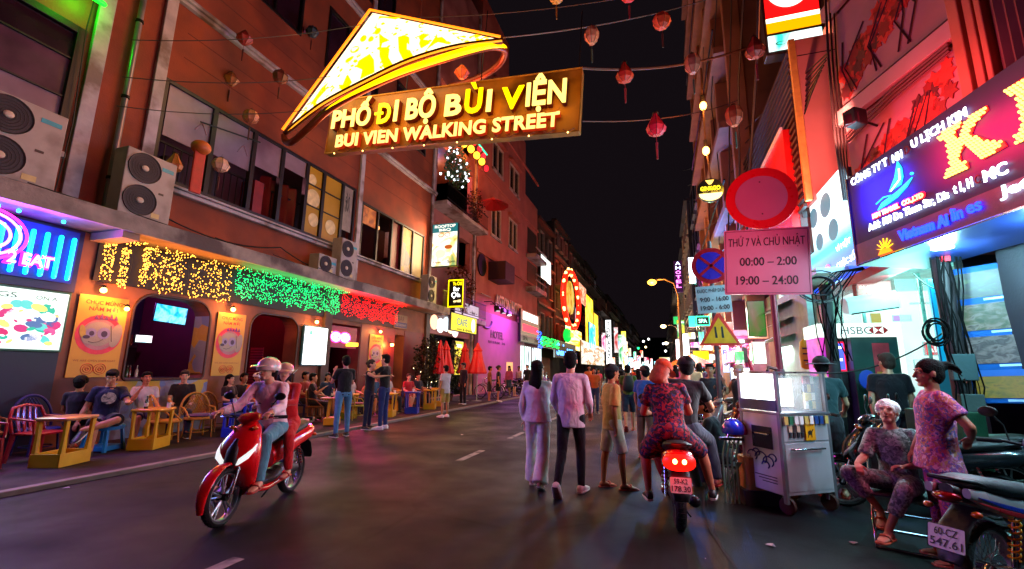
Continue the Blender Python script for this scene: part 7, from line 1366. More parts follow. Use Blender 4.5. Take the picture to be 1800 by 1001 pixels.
# cash machine booth
c0 = ay(1445, 592, 8.6); c1 = ay(1579, 569, 8.6); W_ = c1.x-c0.x
at = thing('cash_machine', 'bank cash machine booth with a white lit header, red emblem and dark green cabinet', 'cash machine', (c0.x, 8.6, 0), 0)
MB().box(-.05, W_, 0, .8, c0.z, c1.z+.02).build('header', E('#e8fff8', 1.15), at); text('HSBC', .42, .12, M('#3a4a48', .5), at, (W_*.46, -.004, (c0.z+c1.z)/2), .003)
hx, hzc = W_*.74, (c0.z+c1.z)/2
for P in ([(-.12, 0), (-.06, .06), (-.06, -.06)], [(.12, 0), (.06, .06), (.06, -.06)], [(-.06, .06), (.06, .06), (0, 0)], [(-.06, -.06), (.06, -.06), (0, 0)]): MB().prism([(hx+x*1.1, hzc+z) for x, z in P], -.008, -.002).build('red_emblem', M('#d01820', .4), at)
MB().box(.42, W_, .1, .8, .04, c0.z-.002).build('green_cabinet', M('#1c4a44', .4, 0, .15), at, bevel=.01); MB().box(-.02, .1, .1, .8, .04, c0.z-.002).build('magenta_side', Eart(['#a0107a', '#e040c0', '#3018a0'], 2, 1.1), at); MB().box(.101, .419, .35, .8, .04, c0.z-.002).build('recess', M('#0e1018', .4), at)
MB().box(.12, .4, .33, .349, c0.z-.55, c0.z-.06).build('red_rim', E('#e01040', 1.2), at); MB().box(.14, .38, .325, .3295, c0.z-.52, c0.z-.09).build('screen', E('#4858e8', 1.4), at)
for k in range(4): MB().box(.16, .3+.05*(k % 2), .32, .3245, c0.z-.48+k*.1, c0.z-.44+k*.1).build('screen_text', E('#ffffff', 2.2, False), at)
MB().box(.12, .4, .3, .36, 1.1, 1.14).build('card_slot', BLACK, at); MB().box(.7, .92, .09, .098, c0.z-.75, c0.z-.1).build('red_leaflet', M('#c83a48', .5), at); MB().box(.72, .9, .085, .0895, c0.z-.7, c0.z-.55).build('leaflet_picture', M('#d8a040', .5), at); MB().sph((.58, .085, 1.45), (.12, .01, .15), 12, 6).build('blue_globe', E('#1848c0', .5), at)
# banner, photograph board, cables
bb = fsign('tall cyan blue banner between the bank shop and the cable bundle', 1655, 640, 1690, 488, 8.4, face='#10a8e0', emit=.75, frame='#1060a0', items=(('#dot', .6, .5, .4, .08, '#1850c0', .8), ('#bar', .5, .82, .8, .02, '#1880c8', .8), ('#bar', .5, .9, .7, .02, '#1880c8', .8)), d=.06)
bb2 = fsign('pale blue lower banner behind the standing woman', 1662, 760, 1698, 642, 8.3, face='#2a90b0', emit=.25, frame='#1a5068', d=.05)
pb = thing('photo_board', 'tall blue display board with four travel photographs in a column', 'sign', tuple(ad(1707, 700, 5.25)), R(-38), tilt=(R(-3), R(-3)))
pb.location.z = 1.22; MB().box(0, .86, 0, .05, 0, 1.6).build('board', M('#0c4c94', .6, 0, .1, spec=.2), pb, bevel=.01)
PH = [(['#6a7a10', '#a0a818', '#c8b820', '#5a6a30'], '#2a6ac8'), (['#8a8a98', '#4a4a58', '#b0b8c0', '#30303c'], None), (['#1a4a20', '#38802c', '#88a070', '#c8d0c0', '#24402a'], None), (['#6a9a18', '#3a5a14', '#2a1a28', '#1c1420'], None)]
for i, (cs, sky) in enumerate(PH):
    ph = MB().box(.07, .8, -.006, -.001, .06+i*.385, .37+i*.385).build('photograph', Eart(cs, 9, .28, (1, 1, 1.6), detail=7), pb)
    if sky: MB().box(.07, .8, -.009, -.0065, .3, .37).build('photo_sky', E(sky, .6), ph)
    if i == 3: MB().box(.07, .8, -.009, -.0065, .37+.75, 1.5).build('photo_field', M('#2a1828', .5), ph) if False else None
    MB().box(.3, .56, -.004, -.001, .02+i*.385, .045+i*.385).build('caption', M('#a8c0d8', .5), pb)
lamp('AREA', (.4, -.8, 1.7), 16, '#d0f0ff', pb, .6, (R(40), 0, 0), .3, name='board_light')
wp = ad(1775, 560, 6.0); dk = thing('side_wall', 'dark shop wall behind the photograph board at the right edge', 'wall', (3.75, 6.6, 0), KR); MB().box(0, 5, 0, .2, 0, 3.1).build('wall', M('#1c1a24', .6, 0, .3), dk); wx = ay(1716, 600, 7.9).x; MB().box(wx, 10, 7.9, 8.1, 0, 3.2).build('rear_wall', M('#1c1a24', .6, 0, .3), thing('dark_wall', 'dark wall closing the gap behind the cable pole', 'wall')); MB().box(.9, 1.15, -.12, -.001, 1.0, 2.9).build('pale_column', M('#4a6a74', .5), dk)
po = thing('utility_pole', 'dark pole wrapped in black cables beside the photograph board', 'pole', tuple(gr(1712, 905)), 0); po.location = (3.3, 6.75, .03); MB().tube([(0, 0, 0), (0, 0, 3.0)], .09, 12).build('pole', M('#1e1418', .6, 0, .3), po, smooth=True)
MB().box(-.13, .1, -.16, -.08, 1.45, 1.75).build('junction_box', M('#2c4448', .6), po, bevel=.01); MB().box(-.1, .12, -.16, -.08, 1.1, 1.3).build('junction_box', M('#34403e', .6), po, bevel=.01); MB().box(-.05, .03, -.15, -.09, 2.85, 3.0).build('red_cap', M('#c01828', .4), po)
rr = random.Random(9)
for k in range(12):
    x, y = rr.uniform(-.16, .12), -rr.uniform(.09, .16); pts = [(x+rr.uniform(-.05, .05), y, z+rr.uniform(-.1, .1)) for z in (3.0, 2.6, 2.2, 1.8, 1.4, 1.0, .7)]; m = MB().tube([bez3 for bez3 in pts], rr.uniform(.005, .011), 5).build('cable', M('#050506', .95, spec=.1), po, smooth=True)
for k in range(7):
    r = rr.uniform(.1, .18); m = MB().tube([(-.25+math.cos(a)*r*.8, -.17-.01*k, 2.0+math.sin(a)*r) for a in [2*PI*i/18+k for i in range(15)]], .01, 5).build('cable_coil', M('#050506', .95, spec=.1), po, smooth=True)
for k, (u0, v0, u1, v1, s_) in enumerate(((1605, 480, 1695, 480, .25), (1640, 478, 1695, 478, .12), (1420, 655, 1690, 560, .25), (1650, 500, 1665, 560, .05))): wires(['cable sagging under the blue sign to the pole', 'short cable under the blue sign', 'long rope like cable crossing in front of the bank shop', 'hanging cable end beside the cyan banner'][k], [sag(ad(u0, v0, 7.0), ad(u1, v1, 6.6), s_)], .012)
gp_ = thing('electrical_cabinet', 'low green roadside cabinet with a round blue sticker', 'cabinet', (3.05, 6.7, .035), R(-60)); MB().box(-.3, .3, -.15, .2, 0, 1.1).build('cabinet', M('#123c28', .5, 0, .3), gp_, bevel=.015); MB().lathe([(.01, 0), (.08, 0), (.08, .004), (.01, .004)], n=20).build('sticker', M('#8aa8c8', .5), gp_).matrix_local = Matrix.Translation((.1, -.152, .9))@Matrix.Rotation(PI/2, 4, 'X'); MB().lathe([(.01, 0), (.055, 0), (.055, .003), (.01, .003)], n=20).build('sticker', M('#1a3a8a', .5), gp_).matrix_local = Matrix.Translation((.1, -.157, .9))@Matrix.Rotation(PI/2, 4, 'X')

# ------------------------------------------------------------------ traffic signs
SP = M('#7a2838', .45, .3, .25, 3, .1)
def tpole(label, x, y, h, r=.04, mat=SP, off=None): T = thing('traffic_sign', label, 'traffic sign', (x, y, .035), off or 0); MB().tube([(0, 0, 0), (0, 0, h)], r, 12).build('pole', mat, T, smooth=True); return T
D1 = 6.5; c = ad(1344, 338, D1); rc = ad(1346, 458, D1); ts = tpole('round red rimmed traffic sign over a pink time plate on a tall pole', rc.x+.07, rc.y+.1, 4.3, .045); ts.rotation_euler = (0, 0, R(-6))
lx, lzc = c.x-rc.x-.07, c.z-.035
def disc(parent, name, x, y, z, r, mat, t=.008, n=48, inner=0):
    if inner: o = MB().lathe([(inner, 0), (r, 0), (r, t), (inner, t), (inner, 0)], n=n, caps=False)
    else: o = MB().lathe([(.001, 0), (r, 0), (r, t), (.001, t)], n=n)
    o = o.build(name, mat, parent); o.matrix_local = Matrix.Translation((x, y, z))@Matrix.Rotation(PI/2, 4, 'X'); return o
PRF = M('#e8283c', .3, 0, .05, 3, .0, spec=.6); PPK = M('#c06878', .35, 0, .08, 2, .01)
disc(ts, 'red_disc', lx, -.05, lzc, .475, M('#e0121c', .3, 0, .05), .01); disc(ts, 'pale_centre', lx, -.061, lzc, .345, PPK, .004)
for z in (-.25, .25): disc(ts, 'bolt', lx, -.066, lzc+z, .012, M('#6a3a3a', .4, .6), .004, 10)
px_, pz_ = rc.x-rc.x-.07, rc.z-.035; wd_, hd_ = 1.1, .98
pt = MB().prism(rrect(-wd_/2, wd_/2, -hd_/2, hd_/2, .02, .02), -.012, 0).build('time_plate', M('#cc6278', .35, 0, .08, 2, .01), ts); pt.location = (px_+.02, -.05, pz_); pt.rotation_euler = (0, R(3), 0)
fr_ = M('#5a1020', .5); MB().tube([(-.525, -.0135, -.465), (.525, -.0135, -.465), (.525, -.0135, .465), (-.525, -.0135, .465)], .005, 4, closed=True).build('border_line', fr_, pt)
ink = M('#241018', .5); text('THỨ 7 VÀ CHỦ NHẬT', .98, .2, ink, pt, (0, -.0135, .3), .003, .0); text('00:00 – 2:00', .72, .125, ink, pt, (.02, -.0135, .0), .003, .01); text('19:00 – 24:00', .78, .13, ink, pt, (0, -.0135, -.28), .003, .01)
D2 = 8.6; c = ad(1250, 466, D2); ns_ = tpole('round blue and red no stopping sign above a small white hours plate', c.x, c.y+.1, 4.0, .04, M('#5a4a48', .5, .4)); 
disc(ns_, 'red_disc', 0, -.05, c.z-.035, .35, M('#b01420', .3, 0, .05), .01); disc(ns_, 'blue_centre', 0, -.061, c.z-.035, .27, M('#1026a8', .3, 0, .05), .004)
for s_ in (-1, 1): MB().bar((-.2*s_, -.067, c.z-.035-.18), (.2*s_, -.067, c.z-.035+.18), .05, .006, up=(0, 1, 0)).build('red_cross_bar', M('#b01420', .3), ns_)
for s_ in (): pass
q0 = ad(1227, 552, D2); q1 = ad(1280, 502, D2); hp = MB().box(-.3, .3, -.01, 0, -.26, .26).build('hours_plate', M('#a8b8b8', .4, 0, .1), ns_, bevel=.004); mid = (Vector(q0)+Vector(q1))/2; hp.location = (mid.x-c.x, -.05, mid.z-.035); hp.rotation_euler = (0, R(-3), 0)
text('ĐƯỢC PHÉP DỪNG', .55, .11, ink, hp, (0, -.012, .17), .003, .01); text('9:00 - 16:00', .5, .09, ink, hp, (.01, -.012, .0), .003, .02); text('19:00 - 6:00', .5, .09, ink, hp, (.01, -.012, -.16), .003, .02)
D3 = 8.4; c = ad(1264, 580, D3); wn_ = thing('warning_sign', 'yellow triangular warning sign with a red edge and two black bars', 'traffic sign', (c.x, c.y+.03, .035), 0); MB().box(-.03, .03, -.049, .06, c.z-.1, c.z-.04).build('clamp', DARKMETAL, wn_); zz = c.z-.035-.02
wt = MB().prism([(-.36, -.27), (.36, -.27), (.03, .33), (-.03, .33)], -.012, 0).build('red_triangle', M('#f03020', .35), wn_); wt.location = (0, -.05, zz); MB().prism([(-.285, -.225), (.285, -.225), (0, .25)], -.018, -.0125).build('yellow_face', M('#ffb400', .35), wt)
MB().prism([(-.075, -.13), (-.035, -.13), (-.055, .08), (-.085, .08)], -.022, -.0185).build('black_bar', BLACK, wt); MB().prism([(.035, -.13), (.075, -.13), (.06, .08), (.03, .08)], -.022, -.0185).build('black_bar', BLACK, wt)

# ------------------------------------------------------------------ lit shops between the signs and the distance, right side
def rsign(label, u0, v0, u1, v1, off=.2, **k):
    """flat on the right fronts: lower left (far) and upper right (near) corner as seen"""
    a_, b_ = ax(u0, v0, RX-off), ax(u1, v1, RX-off); return sign(label, (RX-off, a_.y, min(a_.z, b_.z)), -PI/2, max(.3, a_.y-b_.y), abs(b_.z-a_.z), **k)
sf = thing('clothes_shop', 'glowing pink and white souvenir shop front opening on the right pavement', 'shop', (RX, 24, 0), -PI/2)
MB().box(0, 7, .6, .8, 0, 3.4).build('lit_interior', Eart(['#e8a0d8', '#ffffff', '#fff0e0', '#d860b0', '#ffd0e8'], 1.6, 1.5), sf); MB().box(0, 12.6, .3, .7, 3.41, 3.9).build('beam', M('#a89088', .6), sf); MB().box(0, 6.9, -1.0, .3, 2.75, 2.95).build('pink_awning', M('#c89ad0', .5), sf); MB().box(0, 6.9, -1.04, -1.005, 2.6, 3.0).build('awning_edge', E('#ffd8f4', 1.3), sf)
rr = random.Random(12)
for i in range(22): x = .3+i*.3; o = MB().loft([((x, -.1-.3*rr.random(), z), (1, 0, 0), (0, 1, 0), a_, .05) for z, a_ in ((2.5, .03), (2.4, .14), (2.1, .13), (1.6, .17))], 10).build('hanging_garment', cloth(rr.choice(['#d8409a', '#c8c0c8', '#b03060', '#4050a0', '#d86a30', '#803090'])), sf, smooth=True)
lamp('AREA', (3.5, -.2, 2.6), 420, '#ffd0f0', sf, 6, (R(-35), 0, 0), 1, name='shop_light')
MB().box(7.1, 12.4, .5, .7, 0, 3.2).build('white_wall', M('#b8aca0', .6, 0, .2), sf); MB().box(9.2, 9.9, .42, .49, .1, 2.3).build('wooden_door', M('#5a3418', .5), sf); lamp('AREA', (9.5, -.8, 3.2), 260, '#fff0e0', sf, 3.5, (R(20), 0, 0), .8, name='shop_light')
rsign('pink lit letter sign with white letters at the souvenir shop', 1272, 640, 1304, 610, .5, face='#e070c0', emit=1.4, items=(('LIVE', .5, .5, .8, .7, '#ffffff', 3),))
fsign('bright white lit screen panel on a stall beside the warning sign pole', 1285, 672, 1318, 646, 15.5, face='#ffffff', emit=3.2, glow=('#ffffff', 60), frame='#4060a0')
fsign('yellow lit stall banner beyond the warning sign', 1218, 632, 1246, 616, 30, face='#f8d800', emit=2.2, glow=('#ffe020', 90))
fsign('white lit stall wall below the warning sign', 1232, 660, 1262, 606, 34, art=Eart(['#ffffff', '#ffe8c0', '#ffc870', '#ffffff', '#e0a060'], .7, 2.0))
fsign('blue and white upright small sign by the souvenir shop', 1271, 655, 1280, 605, 21, face='#d0d8f8', emit=1.4, items=(('B', .5, .7, .6, .2, '#2030a0', 0), ('S', .5, .35, .6, .2, '#c02040', 0)))
T = fsign('green neon rectangle sign above the warning sign', 1224, 573, 1247, 555, 17, face='#08201a', emit=.3, glow=('#20ffb0', 40), items=(('SPA', .5, .5, .6, .4, '#a0ffe0', 3), ('#bar', .5, .94, 1, .1, '#30ffb8', 3), ('#bar', .5, .06, 1, .1, '#30ffb8', 3), ('#bar', .03, .5, .05, 1, '#30ffb8', 3), ('#bar', .97, .5, .05, 1, '#30ffb8', 3)))
fsign('teal glowing square sign farther along', 1211, 575, 1222, 555, 26, face='#20e0c0', emit=2, glow=('#20ffd0', 60))
fsign('icy white upright tube sign glowing blue beside the no stopping sign', 1212, 498, 1221, 452, 21, face='#e0f4ff', emit=5, frame='#2050c0', glow=('#4080ff', 500))
hs = fsign('upright pink and violet hotel sign hanging high over the right pavement', 1187, 514, 1198, 458, 40, face='#3a1040', emit=.6, frame='#601080', glow=('#ff30d0', 200), items=tuple((c_, .5, .92-.145*i, .62, .1, '#c8d0ff' if i < 2 else '#ff70e8', 4) for i, c_ in enumerate('AHOTEL')))
fsign('long upright red and white lit sign on the right pavement lamp post line', 1190, 648, 1200, 596, 50, face='#ffffff', emit=2.6, frame='#e03060', glow=('#ff8080', 120)); fsign('orange and green picture sign above the upright white one', 1191, 595, 1203, 562, 46, art=Eart(['#ff7a10', '#ffd030', '#20a050', '#ffffff', '#c02020'], .9, 1.6))
fsign('small green cross sign in the distance', 1184, 570, 1192, 556, 60, art=Eart(['#083020', '#20c060', '#083020'], .8, 1.5)); fsign('red shield sign at the near edge of the souvenir shop', 1278, 588, 1288, 566, 16, face='#d01020', emit=1.0)
SG = [('#ffffff', 3.2), ('#ffe080', 2.4), ('#ff60c8', 2), ('#60ffd0', 2), ('#ff4a30', 1.8), ('#c8e8ff', 3), ('#ffb040', 2.4), ('#50a0ff', 2.2), ('#f4ffe8', 3), ('#ff3060', 1.8), ('#40e070', 1.8), ('#fff0c8', 3)]
SW = ['white', 'butter yellow', 'hot pink', 'mint', 'vermilion', 'ice blue', 'amber', 'azure', 'ivory', 'rose', 'leaf green', 'cream']
for i, (u, v, w2_, h2_, Y) in enumerate(((1206, 606, 9, 40, 44), (1216, 590, 12, 12, 36), (1222, 606, 16, 10, 30), (1233, 594, 8, 22, 26), (1243, 612, 20, 8, 24), (1252, 598, 9, 20, 22), (1208, 640, 20, 12, 48), (1228, 645, 22, 12, 33), (1255, 628, 16, 10, 26), (1290, 600, 40, 9, 15.2), (1300, 628, 14, 22, 14.9), (1326, 618, 12, 30, 13.6))):
    c, s_ = SG[i]; fsign(f'small {SW[i]} lit shop sign among the stalls on the right pavement', u-w2_/2, v+h2_/2, u+w2_/2, v-h2_/2, Y, art=Eart([c, '#ffffff', c, '#281820', c], 1.1+.3*(i % 3), s_), group='lit shop signs on the right pavement', glow=(c, 30))
rg_ = thing('red_umbrella_top', 'big red orange parasol over a stall in the distance', 'parasol', tuple(ay(1216, 652, 22)), 0); MB().lathe([(.02, .55), (.6, .3), (1.1, 0), (1.08, -.04), (.02, .48)], n=10).build('canopy', M('#d8320c', .5), rg_); rg_.location.z = 1.75; MB().tube([(0, 0, -1.7), (0, 0, .5)], .025, 6).build('pole', DARKMETAL, rg_)
for i in range(3): lamp('POINT', (1.5, 22+i*14, 3.2), 380, ['#fff0d0', '#ffe0ff', '#d0ffe8'][i], None, .4, name='stall_light')
# wall piece, awnings and the dark cable pole between plate and bank
up = thing('utility_pole', 'grey cable pole with black loops and a yellow case left of the bank', 'pole', tuple(gr(1416, 860)), 0); up.location = (ad(1416, 600, 8.6).x, 8.6, .03)
MB().tube([(0, 0, 0), (0, 0, 2.95)], .09, 12).build('pole', M('#2a2c30', .6, 0, .3), up, smooth=True)
for k in range(10): x = rr.uniform(-.22, .16); MB().tube([(x+.9+.05*k, .15, 3.32), (x+.3, -.05, 3.15)]+[(x+rr.uniform(-.1, .1), -.12-.01*k, z) for z in (2.8, 2.5, 2.1, 1.7)], .009, 5).build('cable', M('#050506', .95, spec=.1), up, smooth=True)
for k in range(6): r = rr.uniform(.15, .35); MB().tube([(-.12+math.cos(a)*r, -.15-.01*k, 2.9+math.sin(a)*r*.8) for a in [2*PI*i/16+k for i in range(12)]], .011, 5).build('cable_coil', BLACK, up, smooth=True)
yb_ = thing('yellow_bag', 'yellow case hanging on the grey cable pole', 'bag', tuple(ad(1419, 622, 8.3)), 0); MB().loft([((0, 0, z), (1, 0, 0), (0, 1, 0), a_, .07) for z, a_ in ((-.28, .06), (-.24, .12), (0, .13), (.22, .1), (.27, .05))], 14, 4).build('case', M('#d8b010', .45), yb_, smooth=True)
for z in (-.12, .0, .1): MB().box(-.09, .09, -.085, -.07, z-.012, z+.012).build('dark_mark', BLACK, yb_)
nm = thing('shutter_shop', 'pale green shop front with rolled metal awnings behind the sign pole', 'shop', (3.0, 14.4, 0), -PI/2); MB().box(0, 3.9, .25, .45, 0, 3.3).build('wall', M('#5a7a6c', .6, 0, .2), nm); MB().box(.4, 1.7, .15, .249, .1, 2.6).build('green_door', M('#3a8a6a', .4), nm)
for k in range(3):
    f = MB().add([(0, -.7, 2.2+k*.35), (3.9, -.7, 2.2+k*.35), (3.9, .2, 2.6+k*.35), (0, .2, 2.6+k*.35)], [(0, 1, 2, 3)]).build('metal_awning', M('#8aa098', .35, .5, .2), nm)
lamp('AREA', (2, -.4, 2.1), 60, '#e0ffe8', nm, 3, (R(60), 0, 0), .5, name='shop_light')
fsign('green and brown poster on the wall above the shutters', 1317, 592, 1343, 528, 12.5, art=Eart(['#6a7a50', '#40a030', '#a8886a', '#d8c8b0'], 1.2, .5)); fsign('white lit wall notice left of the sign pole', 1325, 640, 1345, 600, 13, face='#fff4e8', emit=1.4)
# ------------------------------------------------------------------ poses
def P_(**k): return k
WALK1 = P_(thL=(-.02, -.22, -1), shL=(0, -.72, -1), ftL=(0, .7, -.8), thR=(.02, .24, -1), shR=(0, .02, -1), uaL=(-.14, .12, -1), faL=(0, .45, -.9), uaR=(.14, -.1, -1), faR=(0, .25, -1))
WALK2 = P_(thR=(.02, -.2, -1), shR=(0, -.6, -1), ftR=(0, .8, -.6), thL=(-.02, .26, -1), shL=(0, .02, -1), uaL=(-.14, -.12, -1), faL=(0, .2, -1), uaR=(.14, .15, -1), faR=(0, .4, -.9))
STAND = P_(thL=(-.06, .0, -1), thR=(.06, .03, -1), shL=(-.02, -.02, -1), shR=(.02, -.05, -1), uaL=(-.16, -.02, -1), uaR=(.16, -.02, -1), faL=(.05, .25, -1), faR=(-.05, .25, -1))
def SIT(hz=.46, spread=.12, fold=0, **k):
    d = P_(hz=hz+.09, spine=(0, -.1, 1), thL=(-spread, 1, -.06), thR=(spread, 1, -.06), shL=(-.02, .05-fold, -1), shR=(.02, .05-fold, -1), uaL=(-.15, .25, -1), uaR=(.15, .25, -1), faL=(.15, 1, -.15), faR=(-.15, 1, -.15)); d.update(k); return d
def U(p, **k): d = dict(p); d.update(k); return d
NEAR = .0105
# ------------------------------------------------------------------ walkers in the middle of the road
person('woman with long black hair in a loose white blouse and wide white trousers, walking away', (-1.67, 6.23), R(3), 1.64, U(WALK2, uaR=(.22, .35, -.9), faR=(.1, .9, .35), uaL=(-.2, -.05, -1), faL=(.1, .3, -1), yaw=25, ftR=(0, .9, -.35)), 'light', '#f4f0ee', 'long', '#f6faec', 'wide', 'sandal', 'long', vox=NEAR, loose=1.25, bulk=.92, shoecol=M('#b9b4a4', .6), flare=1.1, group='people walking up the road')
person('man in a lilac grey shirt and black trousers with white shoes, walking away', (-1.17, 6.05), R(-2), 1.76, U(WALK1, uaL=(-.2, .1, -1), faL=(.1, .7, -.7), uaR=(.2, .05, -1), faR=(-.1, .75, -.6), shw=1.05), 'light', cloth('#d8c8d4', .2, .8), 'long', '#101018', 'slim', 'sneaker', 'short', vox=NEAR, loose=1.08, hem=.09, group='people walking up the road')
person('young man in a mustard tee, grey shorts and black cap, turned to the right', (-.69, 6.5), R(-62), 1.6, U(STAND, thL=(-.05, -.15, -1), thR=(.05, .22, -1), shR=(0, .05, -1), shL=(0, -.12, -1), uaR=(.1, -.15, -1), faR=(-.05, .1, -1), yaw=-15), '#a8683f', '#b89a50', 'elbow', '#c0b8a4', 'shorts', 'sandal', 'short', cap=('cap', '#141418'), vox=NEAR, loose=1.12, hem=.08, face=True, group='people walking up the road')
gp2, _f = person('man in an olive tee and navy shorts with a black backpack, walking away', (-.89, 12.57), R(6), 1.66, WALK1, 'tan', '#4c6222', 'short', '#1a2236', 'shorts', 'sandal', 'short', vox=.016, group='people walking up the road')
bp = thing('backpack', 'black backpack on the man in the olive tee', 'bag', (-.87, 12.4, 1.2), R(6)); MB().loft([((0, 0, z), (1, 0, 0), (0, 1, 0), a, b) for z, a, b in ((-.2, .1, .07), (-.16, .14, .1), (.05, .14, .1), (.2, .1, .06))], 14, 3).build('pack', M('#141416', .6), bp, smooth=True); [MB().tube([(x, .05, .18), (x, .1, .26), (x*1.1, .2, .2)], .014, 6).build('strap', BLACK, bp) for x in (-.09, .09)]
person('man in a bright blue polo, brown trousers and cap, looking right', (-.34, 8.87), R(-35), 1.6, U(STAND, yaw=-70), 'tan', '#1a5aa8', 'short', '#5a4636', 'long', 'sandal', 'short', cap=('cap', '#4a2a20'), vox=.014, bulk=1.05, face=True, group='people walking up the road')
# ------------------------------------------------------------------ red motorbike seen from behind
B1 = (.06, 5.74)
scooter('red scooter with a glowing tail light carrying two people, seen from behind', (B1[0], B1[1], 0), R(3), '#a00c10', lights=(0, 2.2), pl=('59-K2', '178.30'), mirrors=True)
bpose = dict(hz=.0)
T, f = person('woman in floral dress and orange cap riding pillion on the red scooter', (B1[0]-.02, B1[1]-.52), R(3), 1.62, P_(hz=.93, spine=(-.05, .22, 1), thL=(-.42, .62, -.62), thR=(.62, .6, -.52), shL=(.06, -.02, -1), shR=(.22, .05, -1), uaL=(-.28, .22, -.9), faL=(.3, .9, -.1), uaR=(.3, .25, -.9), faR=(-.1, .95, -.1), yaw=35, pit=-28, rol=8, skirt=.4), '#b07050', floral(['#12101c', '#6a0f1c', '#16184a', '#8a2030', '#20205a', '#a03040', '#0e0e18'], 44), 'short', floral(['#12101c', '#6a0f1c', '#16184a', '#8a2030', '#20205a', '#a03040', '#0e0e18'], 44), 'dress', 'shoe', 'bob', haircol=M('#b8481a', .6, 0, .4, 30, .6), vox=NEAR, bulk=1.12, cap=('cap', '#c04a18'))
lamp('POINT', (B1[0], B1[1]-1.12, .84), 5, '#ff1408', None, .06, name='tail_glow')
person('man in a black cap and black tee riding the red scooter', (B1[0]+.12, B1[1]+.08), R(-8), 1.74, P_(hz=.93, spine=(.1, .2, 1), thL=(-.3, .9, -.35), thR=(.4, .85, -.4), shL=(0, 0, -1), shR=(.15, .05, -1), uaL=(-.3, .5, -.7), faL=(0, .9, -.2), uaR=(.32, .45, -.75), faR=(-.05, .95, -.15), yaw=-20), 'tan', '#17171b', 'short', '#3a4656', 'long', 'sandal', 'short', cap=('cap', '#15161c'), vox=.013, bulk=1.1)
# ------------------------------------------------------------------ red scooter riding towards the camera at left
ang = R(-165); hx, hy = -math.sin(ang), math.cos(ang); FX_, FY_ = -4.19, 3.63; BX, BY = FX_-.64*hx, FY_-.64*hy
scooter('shiny red scooter ridden towards the viewer with two people on it', (BX, BY, 0), ang, '#d80c16', lights=(.7, 0), accent='#d0d0d6', lean=0)
person('rider in a pale pink shirt and cream helmet on the red scooter', (BX-.1*hx, BY-.1*hy), ang, 1.68, P_(hz=.88, spine=(0, .3, 1), thL=(-.2, .95, -.2), thR=(.2, .95, -.2), shL=(0, .12, -1), shR=(0, .12, -1), uaL=(-.3, .55, -.75), faL=(-.1, .95, -.12), uaR=(.3, .55, -.75), faR=(.1, .95, -.12), yaw=12, curl=.6), 'light', '#e4ccd0', 'long', '#4a8a98', 'long', 'sandal', 'short', cap=('helmet', M('#cdb9b0', .25, 0, .1, 4, 0, coat=.6)), vox=NEAR, loose=1.1, face=True)
person('passenger in a bright red dress behind the rider in pink', (BX-.42*hx, BY-.42*hy), ang, 1.46, P_(hz=.9, spine=(.08, .12, 1), thL=(-.35, .85, -.4), thR=(.35, .85, -.4), shL=(-.05, -.05, -1), shR=(.05, -.05, -1), uaL=(-.25, .6, -.7), faL=(.3, .9, 0), uaR=(.25, .6, -.7), faR=(-.3, .9, 0), yaw=-25), 'light', '#b01418', 'long', '#b01418', 'long', 'sandal', 'bob', cap=('helmet', M('#b08a80', .3, 0, .1, 4, 0, coat=.5)), vox=.013, face=True)
sb_ = thing('shoulder_bag', 'small dark shoulder bag across the pink rider\'s chest', 'bag', (BX+.06*hx, BY+.06*hy, 1.18), ang); MB().loft([((0, 0, z), (1, 0, 0), (0, 1, 0), .1, .035) for z in (-.06, .06)], 12, 4).build('pouch', BLACK, sb_); MB().tube([(-.08, 0, .05), (-.2, -.12, .28), (-.18, -.25, .33)], .013, 6).build('strap', BLACK, sb_); MB().tube([(.08, 0, -.02), (.18, -.12, -.12)], .013, 6).build('strap', BLACK, sb_)
# ------------------------------------------------------------------ silver and blue underbone at the right edge
tl_ = Vector((1.67, 3.8)); a3 = R(-52); hx, hy = -math.sin(a3), math.cos(a3)
scooter('silver underbone motorbike with blue and red stripes and yellow springs at the right edge', (tl_.x+.97*hx, tl_.y+.97*hy, .035), a3, '#a8a6ac', under=True, pl=('60-CZ', '547.61'), stripe=(('#1030a0', 0), ('#a01020', -.032)), spring='#d8a010', wire=True, tail=M('#7a0a10', .12, 0, .1, coat=1), seat='#2a3438')
# ------------------------------------------------------------------ cigarette cart
a_, b_, c_ = gr(1387, 915), gr(1345, 884), gr(1476, 905)
cz = math.atan2(c_.y-a_.y, c_.x-a_.x); CW = (c_-a_).length; CD = .56
ct = thing('vendor_cart', 'stainless steel cigarette cart with a lit glass case on top and small wheels', 'cart', (a_.x, a_.y, .035), cz)
SS = M('#cfcfd6', .42, .6, .3, 2.2, .06, vec=(1, 1, .25), dirt='#8c8c96'); SSD = M('#8e9098', .42, .75, .3, 3, .05)
MB().box(0, CW, 0, CD, .2, 1.04).build('cabinet', SS, ct, bevel=.008)
for (x, y) in ((0, 0), (CW-.03, 0), (0, CD-.03), (CW-.03, CD-.03)): MB().box(x-.004, x+.034, y-.004, y+.034, .12, 1.55 if y > .1 else 1.5).build('corner_post', SSD, ct)
MB().box(-.015, CW+.015, -.015, CD+.015, 1.041, 1.07).build('shelf', SSD, ct, bevel=.004); MB().box(-.02, CW+.02, -.02, CD+.02, 1.5, 1.52).build('case_roof', M('#8a8a90', .3, .8), ct)
MB().box(.04, CW-.04, .03, .035, 1.08, 1.49).build('glass_front', glass(), ct); MB().box(.005, .01, .04, CD-.04, 1.2, 1.49).build('lit_side_panel', E('#f0faff', 5), ct); MB().box(-.012, -.002, .02, CD-.02, 1.08, 1.2).build('blue_band', M('#3a5a90', .4), ct)
